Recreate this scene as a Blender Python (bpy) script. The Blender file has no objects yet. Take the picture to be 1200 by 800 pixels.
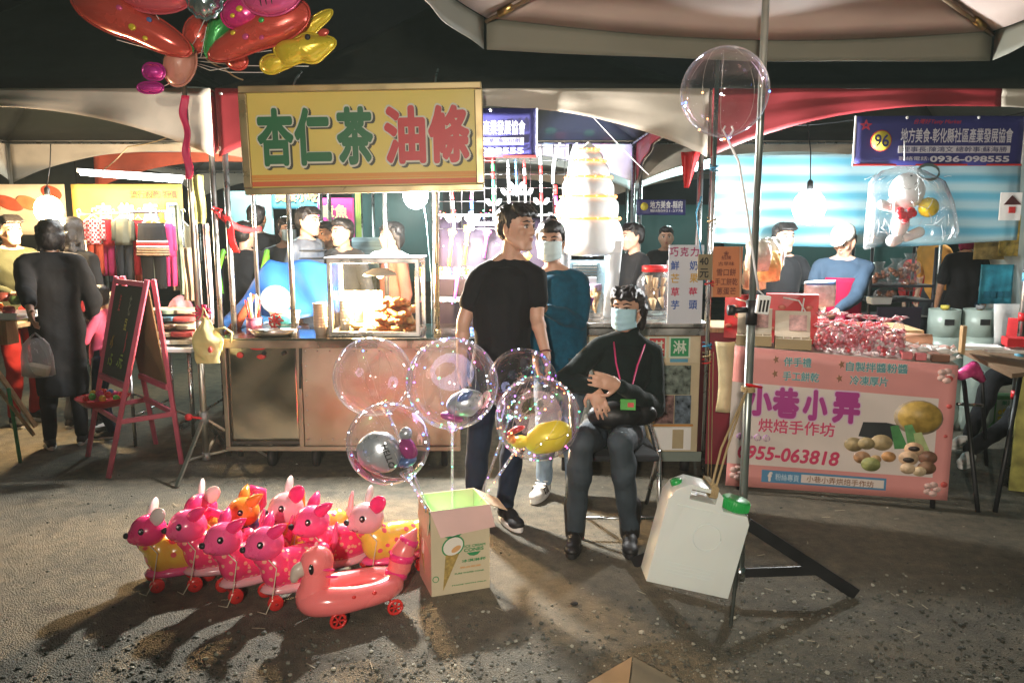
import bpy, bmesh, math, random
from mathutils import Vector as V, Matrix as M, Euler, Quaternion, noise
R = math.radians; PI = math.pi
random.seed(7)
S = bpy.context.scene; COL = S.collection
# ------------------------------------------------------------------ camera, world, exposure
F = 900.0 / 1200.0                      # focal length over picture width
PITCH = math.atan(132 / 900.0); CAMZ = 1.58
cam = bpy.data.cameras.new('camera'); camo = bpy.data.objects.new('camera', cam); COL.objects.link(camo)
cam.sensor_width = 36; cam.lens = 36 * F; cam.clip_end = 500; cam.clip_start = .02
camo.location = (0, 0, CAMZ); camo.rotation_euler = (PI / 2 - PITCH, 0, 0)
S.camera = camo
S.view_settings.view_transform = 'Standard'; S.view_settings.look = 'None'
S.view_settings.exposure = .22; S.view_settings.gamma = 1
S.cycles.use_denoising = True
try: S.cycles.denoiser = 'OPENIMAGEDENOISE'
except Exception: pass
S.cycles.max_bounces = 7; S.cycles.transparent_max_bounces = 24; S.cycles.glossy_bounces = 3; S.cycles.diffuse_bounces = 3
S.cycles.transmission_bounces = 4; S.cycles.sample_clamp_indirect = 4; S.cycles.caustics_reflective = False; S.cycles.caustics_refractive = False
wd = bpy.data.worlds.new('World'); S.world = wd; wd.use_nodes = True
nt = wd.node_tree; sk = nt.nodes.new('ShaderNodeTexSky'); sk.sky_type = 'NISHITA'; sk.sun_disc = False
sk.sun_elevation = R(-5); sk.sun_rotation = R(200)
bg = nt.nodes['Background']; bg.inputs['Strength'].default_value = 1.0
mx = nt.nodes.new('ShaderNodeMixRGB'); mx.blend_type = 'ADD'; mx.inputs[0].default_value = 1
sc_ = nt.nodes.new('ShaderNodeVectorMath'); sc_.operation = 'SCALE'; sc_.inputs[3].default_value = .05
nt.links.new(sk.outputs[0], sc_.inputs[0]); nt.links.new(sc_.outputs[0], mx.inputs[1])
mx.inputs[2].default_value = (.030, .050, .040, 1)      # faint glow of the town on the night sky
nt.links.new(mx.outputs[0], bg.inputs[0])
def lamp(kind, name, loc, power, col, size=.05, aim=None, spot=60, blend=.5):
    l = bpy.data.lights.new(name, kind); l.energy = power; l.color = col
    if kind in ('POINT', 'SPOT'): l.shadow_soft_size = size
    if kind == 'SPOT': l.spot_size = R(spot); l.spot_blend = blend
    if kind == 'AREA': l.size = size
    o = bpy.data.objects.new(name, l); o.location = loc; COL.objects.link(o)
    if aim is not None: o.rotation_euler = (V(aim) - V(loc)).to_track_quat('-Z', 'Y').to_euler()
    return o
# ------------------------------------------------------------------ from the photograph's rays to places
CP, SP = math.cos(PITCH), math.sin(PITCH)
def ray(px, py):
    a = (px - 600) / 900.0; b = (400 - py) / 900.0
    return V((a, CP + SP * b, -SP + CP * b))
def W(px, py, Y):
    d = ray(px, py); return V((0, 0, CAMZ)) + d * (Y / d.y)
def G(px, py, z=0.0):
    d = ray(px, py); return V((0, 0, CAMZ)) + d * ((z - CAMZ) / d.z)
# ------------------------------------------------------------------ materials
MATS = {}
def mat(name, col, rough=.55, metal=0, var=.18, scale=6, bump=0, bscale=80, emit=0, ecol=None, coat=0, alpha=1, trans=0, sub=0, dirt=0, aniso=None, sheen=0):
    if name in MATS: return MATS[name]
    m = bpy.data.materials.new(name); m.use_nodes = True; n = m.node_tree.nodes; L = m.node_tree.links
    p = n['Principled BSDF']; c = (col[0], col[1], col[2], 1)
    p.inputs['Base Color'].default_value = c; p.inputs['Roughness'].default_value = rough; p.inputs['Metallic'].default_value = metal
    tc = n.new('ShaderNodeTexCoord')
    if var > 0:
        nz = n.new('ShaderNodeTexNoise'); nz.inputs['Scale'].default_value = scale; nz.inputs['Detail'].default_value = 5
        if aniso:
            mp = n.new('ShaderNodeMapping'); mp.inputs['Scale'].default_value = aniso; L.new(tc.outputs['Object'], mp.inputs[0]); L.new(mp.outputs[0], nz.inputs['Vector'])
        else: L.new(tc.outputs['Object'], nz.inputs['Vector'])
        rp = n.new('ShaderNodeMapRange'); rp.inputs[1].default_value = .3; rp.inputs[2].default_value = .7
        rp.inputs[3].default_value = 1 - var; rp.inputs[4].default_value = 1 + var * .6
        hs = n.new('ShaderNodeMixRGB'); hs.blend_type = 'MULTIPLY'; hs.inputs[0].default_value = 1; hs.inputs[1].default_value = c
        L.new(nz.outputs[0], rp.inputs[0]); L.new(rp.outputs[0], hs.inputs[2]); L.new(hs.outputs[0], p.inputs['Base Color'])
        rr = n.new('ShaderNodeMapRange'); rr.inputs[1].default_value = .3; rr.inputs[2].default_value = .7
        rr.inputs[3].default_value = max(0, rough - .12); rr.inputs[4].default_value = min(1, rough + .12); L.new(nz.outputs[0], rr.inputs[0]); L.new(rr.outputs[0], p.inputs['Roughness'])
        if dirt:
            n2 = n.new('ShaderNodeTexNoise'); n2.inputs['Scale'].default_value = 2.3; n2.inputs['Detail'].default_value = 8; L.new(tc.outputs['Object'], n2.inputs['Vector'])
            r2 = n.new('ShaderNodeMapRange'); r2.inputs[1].default_value = .48; r2.inputs[2].default_value = .72; r2.inputs[4].default_value = dirt; L.new(n2.outputs[0], r2.inputs[0])
            md = n.new('ShaderNodeMixRGB'); md.inputs[2].default_value = (.10, .08, .055, 1); L.new(r2.outputs[0], md.inputs[0]); L.new(hs.outputs[0], md.inputs[1]); L.new(md.outputs[0], p.inputs['Base Color'])
    if bump:
        nb = n.new('ShaderNodeTexNoise'); nb.inputs['Scale'].default_value = bscale; nb.inputs['Detail'].default_value = 4
        if aniso: L.new(mp.outputs[0], nb.inputs['Vector'])
        else: L.new(tc.outputs['Object'], nb.inputs['Vector'])
        bp = n.new('ShaderNodeBump'); bp.inputs['Strength'].default_value = bump; bp.inputs['Distance'].default_value = .01
        L.new(nb.outputs[0], bp.inputs['Height']); L.new(bp.outputs[0], p.inputs['Normal'])
    if rough >= .8: p.inputs['Specular IOR Level'].default_value = .18
    if emit:
        p.inputs['Emission Color'].default_value = tuple(ecol or col) + (1,); p.inputs['Emission Strength'].default_value = emit
    p.inputs['Coat Weight'].default_value = coat; p.inputs['Alpha'].default_value = alpha
    p.inputs['Transmission Weight'].default_value = trans; p.inputs['Sheen Weight'].default_value = sheen
    if sub: p.inputs['Subsurface Weight'].default_value = sub; p.inputs['Subsurface Radius'].default_value = (.6, .25, .15); p.inputs['Subsurface Scale'].default_value = .02
    MATS[name] = m; return m
def glow(name, col, s, sample=False):
    m = mat(name, col, .4, var=0, emit=s, ecol=col)
    if not sample:
        try: m.cycles.emission_sampling = 'NONE'
        except Exception: pass
    return m
def bulbglass(name, col, s):
    "lit frosted bulb: glowing, and it lets its own lamp shine out"
    m = bpy.data.materials.new(name); m.use_nodes = True; n = m.node_tree.nodes; L = m.node_tree.links
    for x in list(n):
        if x.type != 'OUTPUT_MATERIAL': n.remove(x)
    e = n.new('ShaderNodeEmission'); e.inputs[0].default_value = col + (1,); e.inputs[1].default_value = s; t = n.new('ShaderNodeBsdfTransparent'); k = n.new('ShaderNodeMixShader'); k.inputs[0].default_value = .25
    L.new(t.outputs[0], k.inputs[1]); L.new(e.outputs[0], k.inputs[2]); L.new(k.outputs[0], [x for x in n if x.type == 'OUTPUT_MATERIAL'][0].inputs[0])
    m.cycles.emission_sampling = 'NONE'; return m
def film(name, tint=(1, 1, 1), base=.04, edge=.9, rough=.03, power=3.0, milk=0.0, rim=None):
    "thin clear film: see-through facing you, glossy and milky at its rim"
    if name in MATS: return MATS[name]
    m = bpy.data.materials.new(name); m.use_nodes = True; n = m.node_tree.nodes; L = m.node_tree.links
    for x in list(n):
        if x.type != 'OUTPUT_MATERIAL': n.remove(x)
    out = [x for x in n if x.type == 'OUTPUT_MATERIAL'][0]
    tr = n.new('ShaderNodeBsdfTransparent'); tr.inputs[0].default_value = tint + (1,)
    gl = n.new('ShaderNodeBsdfGlossy'); gl.inputs['Roughness'].default_value = rough
    lw = n.new('ShaderNodeLayerWeight'); lw.inputs[0].default_value = .5
    pw = n.new('ShaderNodeMath'); pw.operation = 'POWER'; pw.inputs[1].default_value = power; L.new(lw.outputs['Facing'], pw.inputs[0])
    mr = n.new('ShaderNodeMapRange'); mr.inputs[3].default_value = base; mr.inputs[4].default_value = edge; L.new(pw.outputs[0], mr.inputs[0])
    mixs = n.new('ShaderNodeMixShader'); L.new(mr.outputs[0], mixs.inputs[0]); L.new(tr.outputs[0], mixs.inputs[1])
    if milk:
        df = n.new('ShaderNodeBsdfTranslucent'); df.inputs[0].default_value = (.9, .9, .92, 1)
        d2 = n.new('ShaderNodeBsdfDiffuse'); d2.inputs[0].default_value = (.9, .9, .92, 1)
        ad = n.new('ShaderNodeMixShader'); L.new(df.outputs[0], ad.inputs[1]); L.new(d2.outputs[0], ad.inputs[2])
        m2 = n.new('ShaderNodeMixShader'); m2.inputs[0].default_value = milk; L.new(gl.outputs[0], m2.inputs[1]); L.new(ad.outputs[0], m2.inputs[2]); L.new(m2.outputs[0], mixs.inputs[2])
    else: L.new(gl.outputs[0], mixs.inputs[2])
    if rim:
        cr = n.new('ShaderNodeValToRGB'); e = cr.color_ramp.elements; e[0].position = 0; e[0].color = (1, 1, 1, 1); e[1].position = 1; e[1].color = rim[-1] + (1,)
        for i, c in enumerate(rim[:-1]): x = e.new(.35 + .5 * i / max(1, len(rim) - 1)); x.color = c + (1,)
        L.new(lw.outputs['Facing'], cr.inputs[0]); L.new(cr.outputs[0], gl.inputs[0])
    L.new(mixs.outputs[0], out.inputs[0]); MATS[name] = m; return m
# ------------------------------------------------------------------ objects
def prop(o, label=None, cat=None, group=None, kind=None):
    if label: o['label'] = label
    if cat: o['category'] = cat
    if group: o['group'] = group
    if kind: o['kind'] = kind
    return o
def thing(name, label, cat, loc=(0, 0, 0), rz=0, group=None):
    o = bpy.data.objects.new(name, None); o.empty_display_size = .1; COL.objects.link(o)
    o.location = loc; o.rotation_euler = (0, 0, rz); return prop(o, label, cat, group)
def rootmat(o):
    m = M.LocRotScale(o.location, o.rotation_euler, o.scale)
    return (rootmat(o.parent) @ m) if o.parent else m
def link(name, me, parent=None):
    o = bpy.data.objects.new(name, me); COL.objects.link(o)
    if parent is not None:
        o.parent = parent; me.transform(rootmat(parent).inverted())
    else:
        c = [V(v.co) for v in me.vertices]
        if c:
            b = V(((min(v.x for v in c) + max(v.x for v in c)) / 2, (min(v.y for v in c) + max(v.y for v in c)) / 2, min(v.z for v in c)))
            me.transform(M.Translation(-b)); o.location = b
    return o
def frame(d, up=V((0, 0, 1))):
    d = V(d).normalized(); u = up.cross(d)
    if u.length < 1e-4: u = V((1, 0, 0)).cross(d)
    u.normalize(); return u, d.cross(u)
class B:
    def __init__(s): s.bm = bmesh.new(); s.mi = 0; s.T = None
    def _v(s, p): return s.bm.verts.new(s.T @ V(p) if s.T is not None else V(p))
    def face(s, vs):
        try: f = s.bm.faces.new(vs); f.material_index = s.mi; f.smooth = True; return f
        except ValueError: return None
    def box(s, c, d, rot=None, taper=1):
        c = V(c); vs = []
        for z in (-1, 1):
            k = taper if z > 0 else 1
            for x, y in ((-1, -1), (1, -1), (1, 1), (-1, 1)):
                p = V((x * d[0] / 2 * k, y * d[1] / 2 * k, z * d[2] / 2))
                if rot is not None: p = rot @ p
                vs.append(s._v(c + p))
        for q in ((3, 2, 1, 0), (4, 5, 6, 7), (0, 1, 5, 4), (1, 2, 6, 5), (2, 3, 7, 6), (3, 0, 4, 7)):
            f = s.face([vs[i] for i in q]); f.smooth = False
        return s
    def bar(s, p, q, w, h=None, up=V((0, 0, 1))):
        p, q = V(p), V(q); d = q - p; u, n = frame(d, up); h = h or w
        vs = [s._v(c + u * x * w / 2 + n * y * h / 2) for c in (p, q) for x, y in ((-1, -1), (1, -1), (1, 1), (-1, 1))]
        for q_ in ((3, 2, 1, 0), (4, 5, 6, 7), (0, 1, 5, 4), (1, 2, 6, 5), (2, 3, 7, 6), (3, 0, 4, 7)):
            f = s.face([vs[i] for i in q_]); f.smooth = False
        return s
    def rings(s, rr, closed=False, cap=True):
        n = len(rr[0]); k = len(rr)
        for i in range(k if closed else k - 1):
            a, b = rr[i], rr[(i + 1) % k]
            for j in range(n): s.face([a[j], a[(j + 1) % n], b[(j + 1) % n], b[j]])
        if cap and not closed: s.face(rr[0][::-1]); s.face(rr[-1])
    def tube(s, pts, r, n=8, cap=True):
        pts = [V(p) for p in pts]; rr = []; u = None
        rs = r if isinstance(r, (list, tuple)) else [r] * len(pts)
        for i, p in enumerate(pts):
            d = (pts[min(i + 1, len(pts) - 1)] - pts[max(i - 1, 0)])
            if d.length < 1e-7: d = V((0, 0, 1))
            d.normalize()
            if u is None: u, w = frame(d)
            else:
                u = u - d * u.dot(d)
                if u.length < 1e-5: u, w = frame(d)
                u.normalize(); w = d.cross(u)
            rr.append([s._v(p + (u * math.cos(2 * PI * k / n) + w * math.sin(2 * PI * k / n)) * rs[i]) for k in range(n)])
        s.rings(rr, cap=cap); return s
    def cyl(s, p, q, r, r2=None, n=14): return s.tube([p, q], [r, r if r2 is None else r2], n)
    def ell(s, c, r, rot=None, n=14, m=9):
        c = V(c); r = (r, r, r) if not isinstance(r, (tuple, list, V)) else r; rr = []
        def P(a, b):
            p = V((math.sin(a) * math.cos(b) * r[0], math.sin(a) * math.sin(b) * r[1], math.cos(a) * r[2]))
            return s._v(c + (rot @ p if rot is not None else p))
        top = P(0, 0); bot = P(PI, 0)
        for i in range(1, m): rr.append([P(PI * i / m, 2 * PI * k / n) for k in range(n)])
        s.rings(rr[::-1], cap=False)
        for k in range(n): s.face([top, rr[0][k], rr[0][(k + 1) % n]]); s.face([bot, rr[-1][(k + 1) % n], rr[-1][k]])
        return s
    def cap(s, p, q, r, r2=None, n=12):
        "tapered capsule"
        p, q = V(p), V(q); r2 = r if r2 is None else r2; d = (q - p)
        if d.length < 1e-6: return s.ell(p, r, n=n)
        d.normalize(); pts = []; rs = []
        for i in range(1, 5): a = PI / 2 * (1 - i / 4); pts.append(p - d * r * math.sin(a) * .999); rs.append(r * max(.05, math.cos(a)))
        for i in range(0, 4): a = PI / 2 * (i / 4); pts.append(q + d * r2 * math.sin(a)); rs.append(r2 * math.cos(a))
        pts.insert(0, p - d * r); rs.insert(0, r * .03); pts.append(q + d * r2); rs.append(r2 * .03)
        return s.tube(pts, rs, n)
    def lathe(s, prof, c=(0, 0, 0), n=20, cap=True, axis=None):
        c = V(c); u, w, d = V((1, 0, 0)), V((0, 1, 0)), V((0, 0, 1))
        if axis is not None: d = V(axis).normalized(); u, w = frame(d)
        s.rings([[s._v(c + d * z + (u * math.cos(2 * PI * k / n) + w * math.sin(2 * PI * k / n)) * max(r, 1e-4)) for k in range(n)] for r, z in prof], cap=cap); return s
    def poly(s, pts, depth=None):
        "flat polygon, optionally extruded along vector depth"
        a = [s._v(p) for p in pts]; f = s.face(a)
        if f: f.smooth = False
        if depth is not None:
            b = [s._v(V(p) + V(depth)) for p in pts]; f = s.face(b[::-1])
            if f: f.smooth = False
            for i in range(len(a)):
                f = s.face([a[i], b[i], b[(i + 1) % len(a)], a[(i + 1) % len(a)]][::-1])
                if f: f.smooth = False
        return s
    def sheet(s, fn, nu, nv, thick=0):
        "grid of points fn(u,v), u,v in 0..1"
        g = [[s._v(fn(i / nu, j / nv)) for j in range(nv + 1)] for i in range(nu + 1)]
        for i in range(nu):
            for j in range(nv): s.face([g[i][j], g[i + 1][j], g[i + 1][j + 1], g[i][j + 1]])
        return s
    def out(s, name, m=None, parent=None, bevel=0, thick=0, sub=0, seg=2, world=True):
        bm = s.bm
        if not s.keep: bmesh.ops.recalc_face_normals(bm, faces=bm.faces[:])
        me = bpy.data.meshes.new(name); bm.to_mesh(me); bm.free()
        for x in (m if isinstance(m, (list, tuple)) else [m]): me.materials.append(x)
        o = link(name, me, parent)
        if thick: d = o.modifiers.new('thick', 'SOLIDIFY'); d.thickness = thick; d.offset = 0
        if bevel: d = o.modifiers.new('bevel', 'BEVEL'); d.width = bevel; d.segments = seg; d.limit_method = 'ANGLE'; d.angle_limit = R(40)
        if sub: d = o.modifiers.new('sub', 'SUBSURF'); d.levels = sub; d.render_levels = sub
        return o
    keep = False
    def fuse(s, name, m, parent=None, voxel=.01, smooth=4, disp=0, dscale=20):
        "union every closed piece into one continuous skin"
        bm = s.bm; bmesh.ops.recalc_face_normals(bm, faces=bm.faces[:])
        me = bpy.data.meshes.new(name); bm.to_mesh(me); bm.free()
        o = bpy.data.objects.new(name, me); COL.objects.link(o)
        r = o.modifiers.new('r', 'REMESH'); r.mode = 'VOXEL'; r.voxel_size = voxel; r.use_smooth_shade = True
        if smooth: k = o.modifiers.new('s', 'SMOOTH'); k.factor = .5; k.iterations = smooth
        dg = bpy.context.evaluated_depsgraph_get(); dg.update()
        me2 = bpy.data.meshes.new_from_object(o.evaluated_get(dg)); me2.name = name
        bpy.data.objects.remove(o); bpy.data.meshes.remove(me)
        for p in me2.polygons: p.use_smooth = True
        if disp:
            nr = [v.normal.copy() for v in me2.vertices]; co = []
            for v, q in zip(me2.vertices, nr): c = v.co; co += list(c + q * disp * (noise.noise(c * dscale) + .7 * (1 - 2.2 * abs(noise.noise(V((c.x * dscale * .9 + c.z * dscale * .5, c.y * dscale * .9, c.z * dscale * .55 - c.x * dscale * .4)))))))
            me2.vertices.foreach_set('co', co); me2.update()
        me2.materials.clear()
        for x in (m if isinstance(m, (list, tuple)) else [m]): me2.materials.append(x)
        return link(name, me2, parent)
def text(s, parent, m, o, w, h, x=V((1, 0, 0)), up=V((0, 0, 1)), bold=.012, proud=.002, name='lettering', depth=.0008, keepw=False, shear=0, track=1.0, res=3):
    "lettering centred at o, fitted into w by h metres"
    cu = bpy.data.curves.new(name, 'FONT'); cu.body = s; cu.size = 1; cu.resolution_u = res; cu.fill_mode = 'FRONT'
    cu.align_x = 'CENTER'; cu.shear = shear; cu.space_character = track; cu.space_line = .95
    ob = bpy.data.objects.new(name, cu); COL.objects.link(ob)
    dg = bpy.context.evaluated_depsgraph_get(); dg.update()
    me = bpy.data.meshes.new_from_object(ob.evaluated_get(dg)); me.name = name
    bpy.data.objects.remove(ob); bpy.data.curves.remove(cu)
    if bold and me.vertices:                        # heavier strokes: shifted copies, each a hair proud of the last
        co = [tuple(v.co) for v in me.vertices]; fs = [tuple(p.vertices) for p in me.polygons]; nn = 12 if bold > .03 else 6; vv = []; ff = []
        for k in range(nn):
            a = 2 * PI * k / nn; b0 = len(vv)
            vv += [(c[0] + bold * math.cos(a), c[1] + bold * math.sin(a), c[2] + k * .00012) for c in co]; ff += [tuple(i + b0 for i in f) for f in fs]
        me = bpy.data.meshes.new(name); me.from_pydata(vv, [], ff)
    if not me.vertices: print('EMPTY TEXT', s); return None
    xs = [v.co.x for v in me.vertices]; ys = [v.co.y for v in me.vertices]
    sx = w / max(1e-6, max(xs) - min(xs)); sy = h / max(1e-6, max(ys) - min(ys))
    if keepw: sx = sy = min(sx, sy)
    x = V(x).normalized(); up = V(up); up = (up - x * up.dot(x)).normalized(); n = x.cross(up)
    cx = (max(xs) + min(xs)) / 2; cy = (max(ys) + min(ys)) / 2
    T = M((( x.x, up.x, n.x, 0), (x.y, up.y, n.y, 0), (x.z, up.z, n.z, 0), (0, 0, 0, 1)))
    T = M.Translation(V(o) + n * proud) @ T @ M.Diagonal((sx, sy, 1, 1)) @ M.Translation((-cx, -cy, 0))
    me.transform(T); me.materials.clear(); me.materials.append(m)
    return link(name, me, parent)
def dup(o, parent=None):
    c = o.copy(); COL.objects.link(c)
    if parent is not None: c.parent = parent
    for ch in [x for x in bpy.data.objects if x.parent == o]: dup(ch, c)
    return c
def tree_copy(o, label, loc, rz, rx=0):
    c = dup(o); c['label'] = label; c.location = loc; c.rotation_euler = (rx, 0, rz); return c
# common materials
STEEL = mat('steel', (.62, .60, .57), .28, 1, .15, 5, .05, 40, dirt=.25)
CHROME = mat('tube_metal', (.55, .57, .57), .3, 1, .1, 9)
BLACKP = mat('black_plastic', (.012, .013, .014), .45, 0, .2)
WHITEP = mat('white_plastic', (.75, .76, .74), .35, 0, .05)
REDP = mat('red_plastic', (.62, .02, .025), .35, 0, .1)
DARK = mat('dark_rubber', (.018, .018, .018), .7)
WOOD = mat('light_wood', (.42, .27, .13), .6, 0, .3, 4, .1, 60, aniso=(12, 12, 1))
CARD = mat('cardboard', (.42, .30, .18), .75, 0, .12, 6, .08, 120)
PAPER = mat('white_paper', (.80, .79, .76), .7, 0, .04)
# ------------------------------------------------------------------ lamps
COOL = (.80, .97, 1.0); WARM = (1.0, .70, .38)
PB1 = W(487, 229, 4.98); PB2 = W(948, 243, 5.15); PB3 = W(57, 246, 5.95)
lamp('POINT', 'bulb_light', PB1 + V((0, 0, -.03)), 680, (1.0, .97, .93), .05)
lamp('POINT', 'bulb_light', PB2 + V((0, -.02, -.05)), 170, (.95, .97, .95), .05)
lamp('POINT', 'bulb_light', PB3 + V((0, 0, -.05)), 260, WARM, .05)
lamp('SPOT', 'standin_flood', (-.4, -1.6, 2.05), 640, (1.0, .88, .74), .06, (.55, 5.0, 1.88), 63, .45)   # added unseen flood, stands in for the stall lamps across the aisle
lamp('POINT', 'aisle_fill', (-2.6, 8.6, 2.35), 130, (.80, 1.0, .96), .06)  # unseen ambient lamps put in to light the rear area
lamp('POINT', 'aisle_fill', (2.2, 9.3, 2.35), 100, (.75, 1.0, .96), .06)
lamp('POINT', 'aisle_fill', (5.2, 8.6, 2.3), 110, (.9, 1.0, .9), .06)
# ------------------------------------------------------------------ ground
def ground_mat():
    m = bpy.data.materials.new('asphalt'); m.use_nodes = True; n = m.node_tree.nodes; L = m.node_tree.links; p = n['Principled BSDF']
    tc = n.new('ShaderNodeTexCoord')
    def nz(s, d=6, r=.6):
        x = n.new('ShaderNodeTexNoise'); x.inputs['Scale'].default_value = s; x.inputs['Detail'].default_value = d; x.inputs['Roughness'].default_value = r; L.new(tc.outputs['Object'], x.inputs['Vector']); return x
    a = nz(.9); c = nz(14); g = nz(90, 8, .75)
    cr = n.new('ShaderNodeValToRGB'); e = cr.color_ramp.elements
    e[0].position = .3; e[0].color = (.062, .068, .054, 1); e[1].position = .72; e[1].color = (.31, .262, .18, 1); x = e.new(.5); x.color = (.168, .152, .112, 1)
    mxn = n.new('ShaderNodeMath'); mxn.operation = 'MULTIPLY_ADD'; mxn.inputs[1].default_value = .5; L.new(c.outputs[0], mxn.inputs[0])
    hl = n.new('ShaderNodeMath'); hl.operation = 'MULTIPLY'; hl.inputs[1].default_value = .5; L.new(a.outputs[0], hl.inputs[0]); L.new(hl.outputs[0], mxn.inputs[2]); L.new(mxn.outputs[0], cr.inputs[0])
    vo = n.new('ShaderNodeTexVoronoi'); vo.inputs['Scale'].default_value = 150; L.new(tc.outputs['Object'], vo.inputs['Vector'])
    sp = n.new('ShaderNodeMapRange'); sp.inputs[1].default_value = .12; sp.inputs[2].default_value = .3; sp.inputs[3].default_value = 1.45; sp.inputs[4].default_value = .8; L.new(vo.outputs['Distance'], sp.inputs[0])
    ml = n.new('ShaderNodeMixRGB'); ml.blend_type = 'MULTIPLY'; ml.inputs[0].default_value = 1; L.new(cr.outputs[0], ml.inputs[1]); L.new(sp.outputs[0], ml.inputs[2])
    # dark oily stains with a shape of their own
    st = nz(2.2, 3, .5); sr = n.new('ShaderNodeMapRange'); sr.inputs[1].default_value = .60; sr.inputs[2].default_value = .70; sr.inputs[3].default_value = 1; sr.inputs[4].default_value = .55; L.new(st.outputs[0], sr.inputs[0])
    m3 = n.new('ShaderNodeMixRGB'); m3.blend_type = 'MULTIPLY'; m3.inputs[0].default_value = 1; L.new(ml.outputs[0], m3.inputs[1]); L.new(sr.outputs[0], m3.inputs[2]); L.new(m3.outputs[0], p.inputs['Base Color'])
    p.inputs['Roughness'].default_value = .82
    ad = n.new('ShaderNodeMath'); ad.operation = 'ADD'; L.new(g.outputs[0], ad.inputs[0]); L.new(vo.outputs['Distance'], ad.inputs[1])
    bp = n.new('ShaderNodeBump'); bp.inputs['Strength'].default_value = .9; bp.inputs['Distance'].default_value = .007; L.new(ad.outputs[0], bp.inputs['Height']); L.new(bp.outputs[0], p.inputs['Normal'])
    return m
b = B()
def gz(x, y):
    d = max(0, 1 - abs(y - 2.5) / 7)
    return d * (.006 * noise.noise(V((x * 3, y * 3, 0))) + .004 * noise.noise(V((x * 11, y * 11, 4))))
xs = [-40, -20, -10] + [-6 + 12 * i / 150 for i in range(151)] + [10, 20, 40]; ys = [-40, -15, -5, 0] + [1 + 6 * i / 90 for i in range(91)] + [9, 14, 22, 40, 80]
g_ = [[b._v((x, y, gz(x, y))) for y in ys] for x in xs]
for i in range(len(xs) - 1):
    for j in range(len(ys) - 1): b.face([g_[i][j], g_[i + 1][j], g_[i + 1][j + 1], g_[i][j + 1]])
b.keep = True
prop(b.out('ground', ground_mat()), kind='structure')
# loose gravel, thickest nearest the camera
def gravel():
    t = (1 + 5 ** .5) / 2; ico = [V(p).normalized() for p in ((-1, t, 0), (1, t, 0), (-1, -t, 0), (1, -t, 0), (0, -1, t), (0, 1, t), (0, -1, -t), (0, 1, -t), (t, 0, -1), (t, 0, 1), (-t, 0, -1), (-t, 0, 1))]
    F_ = [(0, 11, 5), (0, 5, 1), (0, 1, 7), (0, 7, 10), (0, 10, 11), (1, 5, 9), (5, 11, 4), (11, 10, 2), (10, 7, 6), (7, 1, 8), (3, 9, 4), (3, 4, 2), (3, 2, 6), (3, 6, 8), (3, 8, 9), (4, 9, 5), (2, 4, 11), (6, 2, 10), (8, 6, 7), (9, 8, 1)]
    vs = []; fs = []; rnd = random.Random(3)
    for k in range(60000):
        y = 1.9 + 3.2 * rnd.random() ** 2.0; x = (rnd.random() * 2 - 1) * (y * .72 + .2)
        den = .5 + .5 * noise.noise(V((x * 1.7, y * 1.7, 2))); near = max(0, min(1, (3.2 - y + .16 * x) / .8))
        if rnd.random() > (.05 + .95 * near) * (.25 + den): continue
        s = (0.0022 + .0085 * rnd.random() ** 4) * (1 if near > .2 else .8); b0 = len(vs); e = Euler((rnd.random() * 6, rnd.random() * 6, rnd.random() * 6)).to_matrix(); z0 = gz(x, y)
        for p in ico: q = e @ (p * s * (.7 + .6 * rnd.random())); vs.append((x + q.x, y + q.y, z0 + s * .35 + q.z * .65))
        fs += [(a + b0, c + b0, d + b0) for a, c, d in F_]
    me = bpy.data.meshes.new('gravel'); me.from_pydata(vs, [], fs)
    m = bpy.data.materials.new('gravel'); m.use_nodes = True; n = m.node_tree.nodes; p = n['Principled BSDF']; p.inputs['Roughness'].default_value = .8
    ge = n.new('ShaderNodeNewGeometry'); cr = n.new('ShaderNodeValToRGB'); e = cr.color_ramp.elements; e[0].color = (.05, .054, .045, 1); e[1].color = (.46, .45, .37, 1); x = e.new(.82); x.color = (.15, .15, .12, 1)
    m.node_tree.links.new(ge.outputs['Random Per Island'], cr.inputs[0]); m.node_tree.links.new(cr.outputs[0], p.inputs['Base Color'])
    me.materials.append(m); o = bpy.data.objects.new('gravel', me); COL.objects.link(o); prop(o, kind='stuff')
gravel()
# straws and scraps lying about
b = B(); rnd = random.Random(5)
for k in range(60):
    y = 2.4 + rnd.random() * 2.2; x = (rnd.random() * 2 - 1) * y * .62; a = rnd.random() * PI; l = .015 + .05 * rnd.random() ** 2
    d = V((math.cos(a), math.sin(a), 0)) * l; b.bar(V((x, y, .008)) - d / 2, V((x, y, .008)) + d / 2, .004, .0015)
prop(b.out('litter', mat('dry_straw', (.4, .36, .26), .8)), kind='stuff')
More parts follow.
